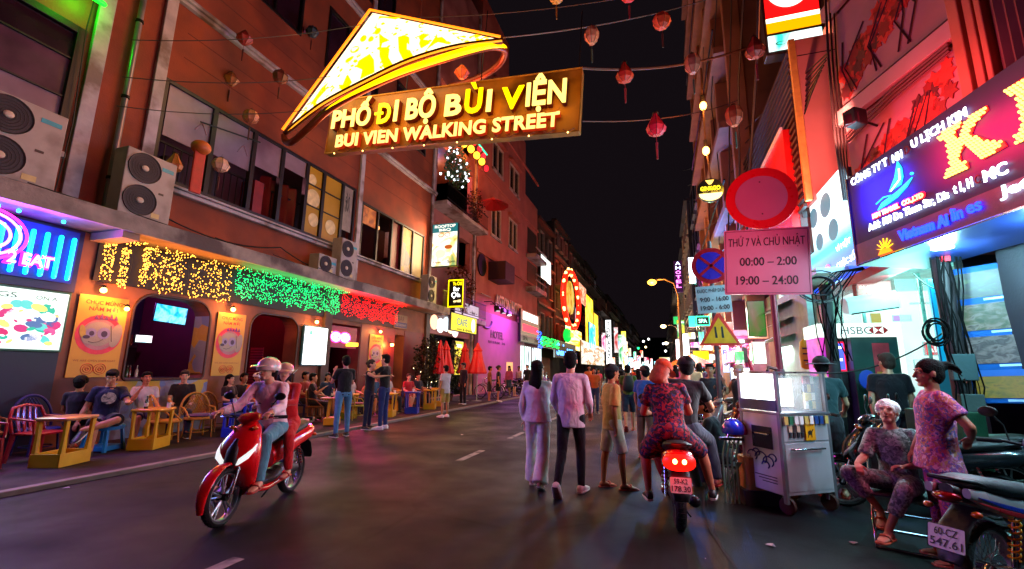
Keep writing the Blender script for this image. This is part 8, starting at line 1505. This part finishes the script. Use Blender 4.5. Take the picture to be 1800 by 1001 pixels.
MB().box(.06, CW*.62, .2, .215, 1.12, 1.44).build('lit_back_panel', E('#f4faff', 4), ct); lamp('AREA', (CW*.35, .1, 1.3), 9, '#eaf6ff', ct, .3, (R(-90), 0, 0), .25, name='case_light'); lamp('AREA', (-.03, CD/2, 1.3), 10, '#eaf6ff', ct, .3, (0, R(90), 0), .3, name='case_light')
rr = random.Random(14); CC = ['#a02828', '#d8d4cc', '#24488a', '#2a6a4a', '#c8b060', '#e0e0e0', '#7a1c30', '#3a3a44']
for r in range(4):
    for i in range(3): x = CW*.66+i*.055; MB().box(x, x+.05, .07, .09, 1.1+r*.095, 1.185+r*.095).build('cigarette_pack', M(rr.choice(CC), .4), ct)
for i in range(9): x = .03+i*(CW-.06)/9; MB().box(x, x+.052, -.035, -.016, .945, 1.03).build('cigarette_pack', M(rr.choice(CC), .4), ct)
for i in range(5): x = .1+i*.058; MB().box(x, x+.05, -.016, -.002, .86, .93).build('cigarette_pack', M(['#c8a890', '#3a3034'][i % 2], .4), ct); MB().box(x+.01, x+.04, -.016, -.002, .8, .855).build('lighter', M('#2a2a30', .4), ct)
st = MB().box(.33, .47, -.024, -.004, .77, .98).build('yellow_sticker', M('#d8980c', .4), ct); text('Let\'s', .09, .035, M('#b03018', .5), st, (.4, -.025, .94), .002)
cm = MB(); cm.prism([(.36, .86), (.365, .83), (.355, .80), (.362, .80), (.375, .83), (.405, .83), (.41, .80), (.417, .80), (.418, .84), (.43, .87), (.445, .885), (.435, .892), (.42, .875), (.41, .868), (.40, .882), (.392, .866), (.382, .88), (.372, .866)], -.027, -.0245); cm.build('camel_print', BLACK, st)
MB().tube([(.12, -.0, .68), (.12, -.045, .68), (CW-.16, -.045, .68), (CW-.16, -.0, .68)], .011, 8).build('handle', CHROME, ct, smooth=True); MB().box(.02, CW-.02, -.006, -.001, .76, .765).build('door_seam', SSD, ct); MB().box(.04, CW-.04, -.005, -.0005, .24, .74).build('door_panel', SS, ct, bevel=.002)
MB().tube([(-.0, .15, .82), (-.04, .15, .82), (-.04, .32, .82), (0, .32, .82)], .01, 8).build('handle', CHROME, ct); MB().box(-.005, -.001, .12, .4, .66, .9).build('dark_window', M('#241a30', .3), ct)
for y_, z_, r_ in ((.42, .56, .07), (.36, .6, .05), (.3, .55, .08), (.2, .52, .07), (.14, .57, .05), (.24, .48, .05)): MB().tube([(-.004, y_+math.cos(a)*r_, z_+math.sin(a)*r_*.8) for a in [i*.5 for i in range(9)]], .008, 4).build('blue_print', M('#2a2a90', .4), ct)
for k in range(3): MB().box(-.004, -.001, .1, .4-.05*k, .36-.03*k, .37-.03*k).build('print_line', M('#2a2440', .5), ct)
for x, y in ((.06, .05), (CW-.06, .05), (.06, CD-.05), (CW-.06, CD-.05)):
    MB().box(x-.03, x+.03, y-.02, y+.02, .12, .2).build('wheel_fork', SSD, ct); wv = MB().lathe([(.03, -.022), (.085, -.022), (.092, 0), (.085, .022), (.03, .022)], (0, 0, 0), 24, 'x').build('wheel', M('#3a2218', .7), ct, smooth=True); wv.location = (x, y, .092); wv.rotation_euler = (0, 0, .2)
MB().tube([(.1, .2, 1.52), (.16, .24, 1.57), (.24, .2, 1.55), (.3, .28, 1.53)], .02, 6).build('wire_heap', M('#4a3a34', .5), ct)
# ------------------------------------------------------------------ seated old woman on a tubular folding chair
ch = thing('folding_chair', 'chrome tube folding chair under the old woman', 'chair', (2.03, 5.3, .035), R(160))
CH = CHROME
for sx in (-1, 1):
    MB().tube([(sx*.23, .26, 0), (sx*.23, .22, .2), (sx*.23, .0, .42), (sx*.23, -.18, .5), (sx*.22, -.27, .88)], .0125, 10).build('side_frame', CH, ch, smooth=True); MB().tube([(sx*.23, -.34, 0), (sx*.23, -.15, .2), (sx*.23, .23, .43)], .0125, 10).build('side_frame', CH, ch, smooth=True)
MB().tube([(-.23, .27, .012), (.23, .27, .012)], .0125, 8).build('cross_bar', CH, ch); MB().tube([(-.23, -.34, .012), (.23, -.34, .012)], .0125, 8).build('cross_bar', CH, ch); MB().tube([(-.23, -.12, .22), (.23, -.12, .22)], .01, 8).build('cross_bar', CH, ch); MB().tube([(-.22, -.27, .88), (.22, -.27, .88)], .0125, 8).build('cross_bar', CH, ch)
MB().box(-.22, .22, -.2, .24, .43, .445).build('seat', M('#15151a', .6), ch, bevel=.005); MB().loft([((0, -.22, .58), (1, 0, 0), (0, 1, 0), .21, .012), ((0, -.262, .84), (1, 0, 0), (0, 1, 0), .21, .012)], 12, 5).build('backrest', M('#15151a', .6), ch)
PT = floral(['#6c7a78', '#84908c', '#4c5856', '#949e9a', '#5c6866'], 60, .85, warp=.2)
person('old woman with curly grey hair in a mauve patterned suit, face raised', (2.03, 5.3, .035), R(160), 1.52, P_(hz=.55, spine=(.04, -.16, 1), thL=(.18, .95, .02), shL=(.42, .05, -1), thR=(.82, .62, .22), shR=(-.55, -.2, -.85), ftL=(.4, 1, 0), ftR=(0, 1, -.3), uaL=(-.3, .25, -1), faL=(.75, .75, -.12), uaR=(.3, .45, -.8), faR=(.2, .75, -.15), haL=(1, .35, 0), haR=(-.2, .8, -.3), pit=14, yaw=12, curlL=.6, curlR=.7), '#b57a62', PT, 'elbow', PT, 'capri', 'sandal', 'curly', haircol=HAIRG, vox=NEAR, bulk=1.06, face='closed', shoecol=M('#b0502a', .6))
# ------------------------------------------------------------------ standing woman in pink flowers
FL = floral(['#a03a6a', '#c05a90', '#7a3a86', '#b86a50', '#d088a8', '#5a4a8a', '#b04458'], 38, warp=.8)
person('woman with a black ponytail in a pink floral blouse and trousers, hand on her hip', (2.2, 4.98, .035), R(82), 1.6, U(STAND, uaL=(-.35, -.45, -.8), faL=(.75, -.25, -.35), haL=(.8, .1, -.6), uaR=(.12, .1, -1), faR=(0, .5, -.9), spine=(0, -.06, 1), pit=-4, yaw=-8, ftL=(-.2, 1, 0)), '#a8664c', FL, 'short', FL, 'long', 'sandal', 'tail', vox=NEAR, bulk=1.1, face=True, loose=1.12, hem=.12, flare=1.25, shoecol=M('#a83a2a', .6))
# ------------------------------------------------------------------ people by the cart, cash machine and parked bikes
person('cart vendor in a dark teal tee and black hat behind the cart', (1.95, 6.95, .035), R(-10), 1.7, U(STAND, uaR=(.25, .3, -.9), faR=(.0, .8, -.4), spine=(.05, .15, 1)), 'light', '#1c3c40', 'short', '#2a2a30', 'shorts', 'sandal', 'short', cap=('hat', '#101214'), vox=.014)
person('man in a black tee with brown hair standing at the cash machine', (3.0, 7.75, .035), R(-15), 1.76, U(STAND, spine=(0, .1, 1), yaw=-30), 'light', '#12141c', 'short', '#1a1a22', 'long', 'shoe', 'short', haircol=HAIRB, vox=.014, bulk=1.12)
person('young person bent over a teal shirt beside the cash machine', (3.5, 7.9, .035), R(-20), 1.45, U(STAND, spine=(.1, .5, 1)), 'tan', '#1a8a80', 'short', '#20202a', 'long', 'shoe', 'short', vox=.016)
person('bald heavy man in a navy tank top raising a cigarette to his mouth', (1.38, 9.6, .035), R(120), 1.62, U(STAND, uaR=(.25, .5, -.8), faR=(-.3, .45, .9), uaL=(-.3, -.2, -1), faL=(.2, .5, -.4), yaw=10), 'light', '#151a30', 'tank', '#2a2a34', 'shorts', 'sandal', 'none', vox=.014, bulk=1.25, face=True)
person('boy in a dark printed tee leaning on the warning sign pole', (.88, 9.7, .035), R(170), 1.62, U(STAND, uaL=(-.2, .2, -1), faL=(.3, .8, -.1)), 'tan', '#2a2c34', 'short', '#8a2a30', 'shorts', 'sandal', 'short', vox=.016, face=True)
person('young man with black hair crouching on a low stool, face turned left', (.72, 6.95, .035), R(70), 1.66, SIT(.32, fold=.3, spine=(0, .3, 1)), '#a8683f', '#2c3a40', 'short', '#3a4450', 'long', 'sandal', 'short', vox=.013, face=True)
stl = thing('stool', 'low dark plastic stool under the crouching young man', 'stool', (.75, 6.93, .035), 0); MB().box(-.16, .16, -.16, .16, .28, .31).build('seat', M('#20303a', .5), stl, bevel=.01); [MB().bar((x*.13, y*.13, .28), (x*.15, y*.15, 0), .03).build('leg', M('#20303a', .5), stl) for x in (-1, 1) for y in (-1, 1)]
PKB = 'parked motorbikes on the right pavement'
scooter('black scooter parked just behind the old woman', (2.55, 6.35, .035), R(75), '#14181c', group=PKB, seat='#0e1012'); scooter('dark green scooter parked between the cart and the cash machine', (2.3, 7.0, .035), R(82), '#0e3a34', group=PKB); scooter('dark navy scooter parked nearest the bank shop door', (3.1, 7.15, .035), R(60), '#141a38', group=PKB, accent='#303848')
scooter('red and black scooter parked in front of the man in the tank top', (1.55, 8.55, .035), R(85), '#5a1418', group=PKB); scooter('black scooter with a silver flank parked beyond the warning sign', (1.4, 10.7, .035), R(80), '#1c1c20', group=PKB); scooter('white flanked scooter parked by the stall, behind the red and black one', (1.25, 9.05, .035), R(100), '#8a8078', group=PKB, seat='#3a1414')
scooter('parked red scooter farther up the right pavement', (1.5, 12.5, .035), R(85), '#8a1018', group=PKB); scooter('parked grey scooter farthest up the right pavement', (1.6, 14.5, .035), R(85), '#3a3a40', group=PKB)
tb = thing('low_table', 'low cream folding table beside the cart', 'table', (1.05, 7.6, .035), R(10)); MB().box(-.4, .4, -.25, .25, .5, .53).build('tabletop', M('#b8a088', .5), tb, bevel=.006); [MB().bar((x*.35, y*.2, .5), (x*.35, y*.2, 0), .03).build('leg', DARKMETAL, tb) for x in (-1, 1) for y in (-1, 1)]
he = thing('helmet', 'half blue half pink helmet hanging beside the cart', 'helmet', (.78, 6.25, .86), R(20)); MB().sph((-.0, 0, 0), (.13, .14, .13), 18, 10, half=PI*.62).build('blue_shell', M('#2030c0', .2, 0, .1, coat=.8), he, smooth=True); MB().sph((.05, .01, -.01), (.125, .125, .115), 18, 10, half=PI*.62).build('pink_shell', M('#c83080', .25, 0, .1, coat=.6), he, smooth=True); MB().tube([(-.1, 0, -.05), (0, -.02, -.19), (.1, 0, -.05)], .006, 6).build('chin_strap', BLACK, he)
fc = thing('folded_chairs', 'stack of pale green folded metal stools leaning beside the cart', 'chair', (.74, 6.22, .035), R(10))
for k in range(4): MB().tube([(-.12+.05*k, -.05, 0), (-.1+.05*k, .02, .5), (-.04+.05*k, .05, .72)], .012, 6).build('leg', M('#7aa89c', .35, .5), fc); MB().tube([(-.1+.06*k, .05, .1), (.1-.02*k, .0, .45)], .01, 6).build('cross_bar', M('#7aa89c', .35, .5), fc)
MB().box(-.12, .14, -.02, .06, .7, .73).build('seat', M('#2a3a3c', .5), fc); 
bx = thing('basket_box', 'tan plastic box with a flower shaped vent beside the cart', 'box', (1.0, 6.3, .2), R(12)); MB().loft([((0, 0, z), (1, 0, 0), (0, 1, 0), a, .13) for z, a in ((0, .16), (.3, .17), (.31, .18), (.36, .18))], 16, 6).build('box_body', M('#b08848', .55, 0, .2), bx)
for i in range(6): a = 2*PI*i/6; MB().sph((math.cos(a)*.03, -.13, .17+math.sin(a)*.03), (.009, .006, .009), 8, 4).build('vent_hole', BLACK, bx)
MB().box(-.1, .1, -.1, .05, .361, .4).build('metal_lid', CHROME, bx, bevel=.01); MB().box(-.2, .2, -.15, .15, -.17, -.001).build('crate', M('#2a3c40', .6), bx)
# ------------------------------------------------------------------ left pavement: chairs and tables of the bar
PZ = .055; YT = 'low tables of the street bar'; WC = 'wicker chairs of the street bar'
bar_table('yellow plastic table with a worn pale top, nearest the viewer', (-8.66, 4.66, PZ), R(-68), '#c99a08', YT, '#b07a48')
bar_table('yellow plastic table with a bottle on it, second from the viewer', (-8.95, 6.1, PZ), R(-62), '#d0a00a', YT, '#c88a10')
bar_table('blue plastic table between the wicker chair and the man in orange', (-8.8, 7.75, PZ), R(-60), '#0a2ab0', YT, '#0c2aa0', w_=.5)
bar_table('round topped yellow table behind the man in pale jeans', (-8.2, 10.05, PZ), R(-60), '#c99010', YT, '#8a5a20', round_=True); bar_table('yellow table with glasses beside the standing couple', (-8.15, 12.5, PZ), R(-70), '#c99a08', YT); bar_table('small blue table by the seated woman in red', (-8.0, 13.7, PZ), R(-70), '#0a2a98', YT, w_=.5); bar_table('yellow table farthest along, behind the boy in khaki shorts', (-8.2, 15.3, PZ), R(-70), '#b08a08', YT, w_=.5)
plastic_chair('red plastic armchair with a slatted back at the left edge of the view', (-9.1, 3.85, PZ), R(-60), '#8a1020', 'red plastic chairs'); plastic_chair('red plastic armchair behind the nearest yellow table', (-9.35, 4.7, PZ), R(-75), '#9a1022', 'red plastic chairs')
wicker_chair('brown wicker chair against the blue wall at the far left', (-10.05, 4.3, PZ), R(-95), '#8a5018', None, WC)
wicker_chair('blue round backed chair behind the red armchair', (-10.0, 5.0, PZ), R(-85), '#101c70', None, WC, .95)
wicker_chair('golden wicker chair with its lattice back to the viewer, left of the second table', (-9.35, 6.62, PZ), R(-20), '#b5781c', None, WC, .9); wicker_chair('golden wicker chair with a purple cushion right of the second table', (-9.35, 7.3, PZ), R(-105), '#b07a1c', '#4a1a5c', WC, .9)
wicker_chair('blue lattice chair beside the blue table', (-9.1, 8.15, PZ), R(-40), '#10289a', None, WC, .92); wicker_chair('tan wicker chair at the foot of the second poster', (-10.0, 8.2, PZ), R(-80), '#a06a20', None, WC); wicker_chair('brown wicker chair under the pink neon sign', (-9.2, 10.6, PZ), R(-60), '#7a4416', None, WC); wicker_chair('yellow green wicker chair between the standing men', (-8.5, 11.35, PZ), R(-20), '#a8901c', '#6a1a20', WC)
wicker_chair('brown wicker chair behind the hugging couple', (-9.3, 13.3, PZ), R(-90), '#8a4c18', None, WC); wicker_chair('round brown chair beside the woman in red', (-9.0, 15.9, PZ), R(-120), '#8a4818', None, WC); wicker_chair('blue backed chair at the dark shrub', (-8.8, 15.0, PZ), R(-100), '#14205a', None, WC)
blue_st = thing('stool', 'sky blue plastic stool under the seated man in navy', 'stool', (-9.35, 5.6, PZ), R(20)); c = M('#1a78b8', .4); MB().loft([((0, 0, z), (1, 0, 0), (0, 1, 0), a, a) for z, a in ((.36, .2), (.42, .22), (.44, .2))], 16, 6).build('seat', c, blue_st, smooth=True); [MB().bar((x*.16, y*.16, .38), (x*.2, y*.2, .0), .045).build('leg', c, blue_st) for x in (-1, 1) for y in (-1, 1)]; MB().box(-.2, .2, -.2, .2, .02, .1).build('base', c, blue_st, bevel=.01)
T, f = person('big man in a navy tee with a white round print, one ankle on his knee', (-9.42, 5.6, PZ), R(-118), 1.8, SIT(.46, thL=(-.1, .98, .06), shL=(.95, .12, -.3), ftL=(.5, .7, -.5), thR=(.1, 1, -.05), shR=(.0, .05, -1), uaR=(.3, -.15, -.95), faR=(.3, .35, -.9), uaL=(-.3, .6, -.7), faL=(.1, 1, .15), pit=-22, yaw=12, spine=(0, .05, 1)), 'tan', '#11163a', 'short', '#181a26', 'shorts', 'shoe', 'short', vox=NEAR, bulk=1.18, face=True, group='people seated at the street bar')
q = f.chest+f.fw*(.175*f.k)+Vector((0, 0, -.02)); pr_ = MB().loft([(q, f.side, f.sp, .1, .1), (q+f.fw*.012, f.side, f.sp, .1, .1)], 24).build('shirt_print', M('#b8b4b0', .7, 0, .5, 40, .1, dirt='#2a2a40'), T)
GS = 'people seated at the street bar'
person('woman with dark curly hair seen from behind beside the big man', (-9.75, 5.35, PZ), R(40), 1.6, SIT(.44), 'tan', '#141428', 'short', '#14141e', 'long', 'sandal', 'curly', vox=.014, group=GS)
person('man in a white tee with his hand on his chin behind the wicker chair', (-9.95, 6.55, PZ), R(-110), 1.72, SIT(.45, uaR=(.2, .5, -.8), faR=(-.4, .25, .95)), '#b06a4a', '#b8b0b0', 'short', '#2a2a38', 'shorts', 'sandal', 'short', vox=.014, face=True, group=GS)
person('young man in a black tee seated at the patterned window dado', (-10.0, 7.35, PZ), R(-125), 1.74, SIT(.47, pit=-10), 'light', '#121214', 'short', '#20222c', 'long', 'shoe', 'short', haircol=HAIRB, vox=.014, face=True, group=GS)
person('woman with long dark hair seated left of the man in orange', (-9.8, 8.35, PZ), R(-80), 1.6, SIT(.44), 'light', '#2a1c24', 'short', '#20202a', 'long', 'sandal', 'long', vox=.015, face=True, group=GS)
person('man in an orange tee and white cap at the blue table', (-9.3, 8.65, PZ), R(-105), 1.7, SIT(.44, uaR=(.3, .4, -.8)), '#a8704a', '#d04a0c', 'short', '#20202c', 'shorts', 'sandal', 'short', cap=('cap', '#c8c4c0'), vox=.014, face=True, bulk=1.08, group=GS)
person('dark haired person behind the man in orange', (-10.0, 8.9, PZ), R(-100), 1.66, SIT(.44), 'tan', '#1c1216', 'short', '#181820', 'long', 'shoe', 'short', vox=.018, face=True, group=GS)
person('person in black holding a phone, seated behind the man in pale jeans', (-9.3, 10.55, PZ), R(-60), 1.66, SIT(.44, uaR=(.2, .5, -.7), faR=(-.2, .7, .6)), 'tan', '#141418', 'short', '#181820', 'long', 'shoe', 'short', vox=.018, group=GS)
person('man in a black tee and pale jeans talking on his phone', (-6.95, 8.85), R(60), 1.76, U(STAND, uaL=(-.2, .45, -.75), faL=(.25, .2, .95), uaR=(.15, .35, -.9), faR=(-.2, .7, .6), yaw=5, thR=(.1, .12, -1), thL=(-.1, -.1, -1)), '#b8806a', '#101014', 'short', '#4a7aa0', 'slim', 'sneaker', 'short', vox=.013, face=True, shoecol=BLACK, group='people standing at the kerb')
person('man in a black tee and blue jeans hugging the woman', (-6.85, 10.3), R(95), 1.84, U(STAND, uaL=(-.3, .7, -.5), faL=(.5, .8, 0), uaR=(.25, .7, -.5), faR=(-.5, .8, 0)), 'light', '#0e0e10', 'short', '#1c2c5c', 'slim', 'sneaker', 'short', vox=.014, face=False, group='people standing at the kerb')
person('woman in dark clothes hugged by the man in black', (-7.2, 10.15), R(-80), 1.7, U(STAND, uaL=(-.3, .8, -.3), faL=(.4, .8, .1), uaR=(.3, .8, -.3), faR=(-.4, .8, .1)), 'light', '#1a1420', 'tank', '#141a38', 'slim', 'sneaker', 'bun', haircol=HAIRB, vox=.014, shoecol=BLACK, group='people standing at the kerb')
person('man in a white shirt seated at the far yellow table', (-8.9, 13.6, PZ), R(-95), 1.66, SIT(.44), 'tan', '#a8a29a', 'short', '#2a2a34', 'long', 'shoe', 'short', vox=.018, face=True, group=GS); person('woman in red with a pink glow on her face, seated by the blue table', (-8.7, 14.6, PZ), R(-120), 1.6, SIT(.44, thL=(.2, 1, .1), shL=(.3, .2, -.9)), 'light', '#a82028', 'short', '#7a3a30', 'shorts', 'sandal', 'bun', haircol=HAIRB, vox=.018, face=True, group=GS)
person('person in dark clothes at the farthest bar table', (-9.0, 15.8, PZ), R(-110), 1.6, SIT(.44), 'tan', '#1a1e2c', 'short', '#181820', 'long', 'shoe', 'short', vox=.022, group=GS)
person('boy in a white shirt and khaki shorts standing at the kerb', (-6.7, 13.5), R(70), 1.6, U(STAND, uaR=(.1, .4, -.9), faR=(0, .9, -.2)), 'tan', '#b8b2b4', 'short', '#a08440', 'shorts', 'sneaker', 'short', vox=.016, loose=1.15, hem=.1, group='people standing at the kerb')
person('guard in dark uniform and cap beside the red umbrellas', (-8.1, 18.0, .0), R(150), 1.74, STAND, 'tan', '#101224', 'long', '#0e0e14', 'long', 'sneaker', 'short', cap=('cap', '#0e1020'), vox=.018, group='people standing at the kerb'); MB().box(-.1, .1, .1, .2, 1.2, 1.24)
person('woman in a black dress with a pale bag, far left kerb', (-7.45, 20.6), R(-70), 1.66, STAND, '#c87850', '#0e0e12', 'short', '#0e0e12', 'dress', 'sneaker', 'bun', haircol=HAIRB, vox=.018, group='people at the far left kerb'); person('shirtless looking man in orange beside the parked bicycles', (-7.9, 20.6, .0), R(-60), 1.62, STAND, '#c87850', '#a04a28', 'short', '#3a2a2a', 'shorts', 'sandal', 'short', vox=.02, group='people at the far left kerb')
person('dark dressed person standing by the bright shop windows', (-7.7, 26.3, .05), R(180), 1.7, STAND, 'tan', '#141218', 'short', '#141218', 'long', 'shoe', 'short', vox=.022, group='people at the far left kerb'); person('woman in pink seated by the bright shop', (-8.3, 24.5, .05), R(-90), 1.6, SIT(.44), 'light', '#b84a60', 'short', '#2a2a34', 'shorts', 'sandal', 'bob', vox=.022, group='people at the far left kerb')
for i, (x, y, z, lb) in enumerate(((-8.95, 5.95, .7, 'dark beer bottle with a pale label on the second yellow table'), (-8.1, 10.0, .7, 'white labelled bottle on the round topped table'), (-8.2, 12.4, .7, 'small brown bottle on the table by the couple'), (-8.15, 15.2, .7, 'green bottle on the farthest table'), (-8.3, 10.1, .7, 'green bottle on the round topped table'))): bottle(lb, (x, y, z+PZ), ['#1a1a1c', '#c8c8c8', '#5a3010', '#1c3a1a', '#1c3a1a'][i], 'bottles on the bar tables')
for i, (x, y, lb) in enumerate(((-8.8, 6.25, 'white paper cup on the second yellow table'), (-8.75, 7.6, 'white cup heap on the blue table'), (-8.0, 12.6, 'clear plastic cup by the couple'), (-7.95, 13.65, 'clear cup on the small blue table'))): cup(lb, (x, y, .7+PZ), 'cups on the bar tables')
# folded umbrellas
for i, (u, Y, lb) in enumerate(((771, 17.8, 'slim folded red umbrella, leftmost, by the dark shrub'), (781, 18.4, 'folded red umbrella second from the left'), (815, 19.9, 'folded red umbrella third from the left, behind the guard'), (838, 19.9, 'folded red umbrella on a white pole, rightmost and widest'))):
    x = ay(u, 690, Y).x; T = thing('folded_umbrella', lb, 'umbrella', (x, Y, .02), 0, 'folded red umbrellas'); s_ = (.8, 1.15, 1.05, 1.25)[i]; n = 16; rings = []
    for z, r in ((1.28, .34), (1.34, .36), (1.9, .22), (2.3, .15), (2.36, .18), (2.5, .1), (2.72, .03)): rings.append([Vector((math.cos(2*PI*j/n)*r*s_*(1 if j % 2 else .78), math.sin(2*PI*j/n)*r*s_*(1 if j % 2 else .78), z)) for j in range(n)])
    MB().rings(rings).build('canopy', M('#d41014', .6, 0, .25, 3, .2), T); MB().tube([(0, 0, 0), (0, 0, 1.3)], .025, 8).build('pole', M('#b8b0a8', .4), T); MB().lathe([(.01, 0), (.26, 0), (.24, .05), (.04, .08), (.01, .08)], n=20).build('base', M('#8a8078', .6), T, smooth=True)
for i, (x, y, rz, c, lb) in enumerate(((-8.2, 21.3, 80, '#a8a4a0', 'silver bicycle parked on the kerb behind the guard'), (-8.6, 22.6, 85, '#7a1a20', 'dark red bicycle parked against the hotel wall'), (-8.0, 24.8, 95, '#2a2a30', 'black bicycle near the bright shop'))): bicycle(lb, (x, y, PZ), R(rz), c, 'bicycles on the left pavement')
for i in range(5): x, y = -8.6+.15*(i % 2), 27.5+i*1.5; scooter(f'parked scooter in the row before the bright shop, {["nearest", "second", "third", "fourth", "farthest"][i]}', (x, y, PZ), R(-80), ['#1a1a1e', '#5a1016', '#22242c', '#8a8a8a', '#101014'][i], group='scooters before the bright shop')
# ------------------------------------------------------------------ crowd farther up the street, each one a person
rr = random.Random(21); tops = ['#8a1a20', '#1a1a1e', '#a8a4a0', '#203a6a', '#c05a20', '#b83a6a', '#3a5a30', '#c8b890', '#402a50', '#207a7a', '#d8d0c8', '#5a1414']
words = ['maroon', 'black', 'pale grey', 'navy', 'orange', 'pink', 'dark green', 'sand', 'purple', 'teal', 'white', 'wine red']
US = [(1092, 16), (1122, 19), (1165, 14), (1150, 24), (1178, 17), (1188, 21), (1203, 26), (1218, 13), (1230, 16), (1245, 19), (1140, 31), (1130, 38), (1112, 29), (1160, 34), (1172, 44), (1185, 36), (1045, 17), (1052, 26), (1068, 34), (1080, 42), (1195, 50), (1208, 40), (1225, 32), (1238, 24), (1095, 55), (1120, 62), (1145, 58), (1155, 75), (1035, 22), (895, 24), (1005, 30), (912, 28), (1255, 14.5), (1170, 60), (1182, 70), (1135, 85)]
for i, (u, Y) in enumerate(US):
    x = ay(u, 660, Y).x; k = i % 12; away = rr.random() < .5; hr = rr.choice(['short', 'short', 'bob', 'long']); cp = (None if rr.random() < .75 else (rr.choice(['cap', 'hat']), rr.choice(['#c84018', '#b8b0a8', '#1a1a20'])))
    wh = 'near' if Y < 18 else 'mid distance' if Y < 30 else 'far' if Y < 48 else 'very far'
    person(f'{wh} {"walker facing away" if away else "oncoming walker"} in {words[k]}, {cp[0] if cp else hr + " hair"}, {["left edge", "left half", "middle", "right half", "right edge"][0 if u < 1060 else 1 if u < 1115 else 2 if u < 1160 else 3 if u < 1200 else 4]} of crowd', (x, Y, PZ if x < -7.4 or x > .5 else 0), R((0 if away else 180)+rr.uniform(-35, 35)), rr.uniform(1.55, 1.74), rr.choice([WALK1, WALK2, STAND]), rr.choice(['tan', 'light', 'dark']), tops[k], rr.choice(['short', 'long']), rr.choice(['#1a1c28', '#2a3450', '#3a3430', '#7a7468']), rr.choice(['long', 'slim', 'shorts']), 'shoe', hr, cap=cp, vox=.024 if Y < 20 else .035 if Y < 40 else .045, group='crowd farther up the street', face=False)

lamp('POINT', (-7.6, 18.6, 3.0), 60, '#ffc890', None, .1, name='umbrella_fill')  # added fill without a fixture, brightens the folded umbrellas
rr = random.Random(5)
for i, (x, y, c, w_) in enumerate(((-9.9, 10.9, '#8a2a20', 'brick red'), (-9.9, 11.8, '#1c2a4a', 'navy'), (-9.4, 12.3, '#b8b0a8', 'pale grey'), (-9.9, 12.9, '#141416', 'black'), (-9.8, 14.2, '#3a5a3a', 'moss green'), (-9.9, 15.2, '#c87830', 'orange brown'), (-9.4, 16.5, '#5a2a5a', 'plum'), (-9.0, 12.9, '#204a6a', 'steel blue'))):
    person(f'seated drinker in {w_} deep in the rows before the red bar wall', (x, y, PZ), R(-95+rr.uniform(-40, 40)), rr.uniform(1.6, 1.75), SIT(.45, pit=rr.uniform(-12, 5)), rr.choice(['tan', 'light']), c, 'short', '#20222c', rr.choice(['long', 'shorts']), 'shoe', rr.choice(['short', 'short', 'bob']), vox=.02, face=True, group=GS)
    wicker_chair(f'dim wicker chair under the drinker in {w_}', (x, y, PZ), R(-95), rr.choice(['#8a4c18', '#a06a20', '#14205a']), None, WC)
for i, (x, y) in enumerate(((-8.9, 11.6), (-9.1, 14.3), (-8.6, 16.6))): bar_table(f'low yellow table in the middle rows of the bar, {["by the pillar", "in front of the third poster", "nearest the dark shrub"][i]}', (x, y, PZ), R(-65), '#c09010', YT, w_=.5)
for i, (u0, v0, u1, v1, c, s_) in enumerate(((1058, 618, 1064, 585, '#ff4080', 1.6), (1076, 640, 1081, 628, '#ff7020', 2.2), (1085, 612, 1089, 600, '#60a0ff', 2), (1096, 628, 1100, 618, '#ff2020', 2.2), (1105, 626, 1109, 612, '#ffd060', 2), (1108, 644, 1114, 636, '#ff50d0', 2.4), (1114, 632, 1118, 618, '#30ffb0', 2), (1121, 640, 1125, 630, '#4060ff', 2.4), (1127, 628, 1130, 616, '#ff9040', 2), (1131, 648, 1136, 642, '#fff8e0', 3), (1143, 640, 1147, 630, '#ff3838', 2), (1150, 642, 1155, 635, '#40e0ff', 2), (1168, 640, 1173, 632, '#ffe090', 2.4), (1175, 646, 1180, 636, '#ff5090', 2))):
    fsign(f'distant {["cerise", "tangerine", "cornflower", "crimson red", "pale gold", "orchid", "sea green", "royal blue", "apricot", "off white", "coral red", "aqua", "straw", "raspberry"][i]} lit sign near the end of the street', u0, v0, u1, v1, 80+i*11, art=Eart([c, '#ffffff', c, '#181018'], .5, s_), group='lit signs far down the street')
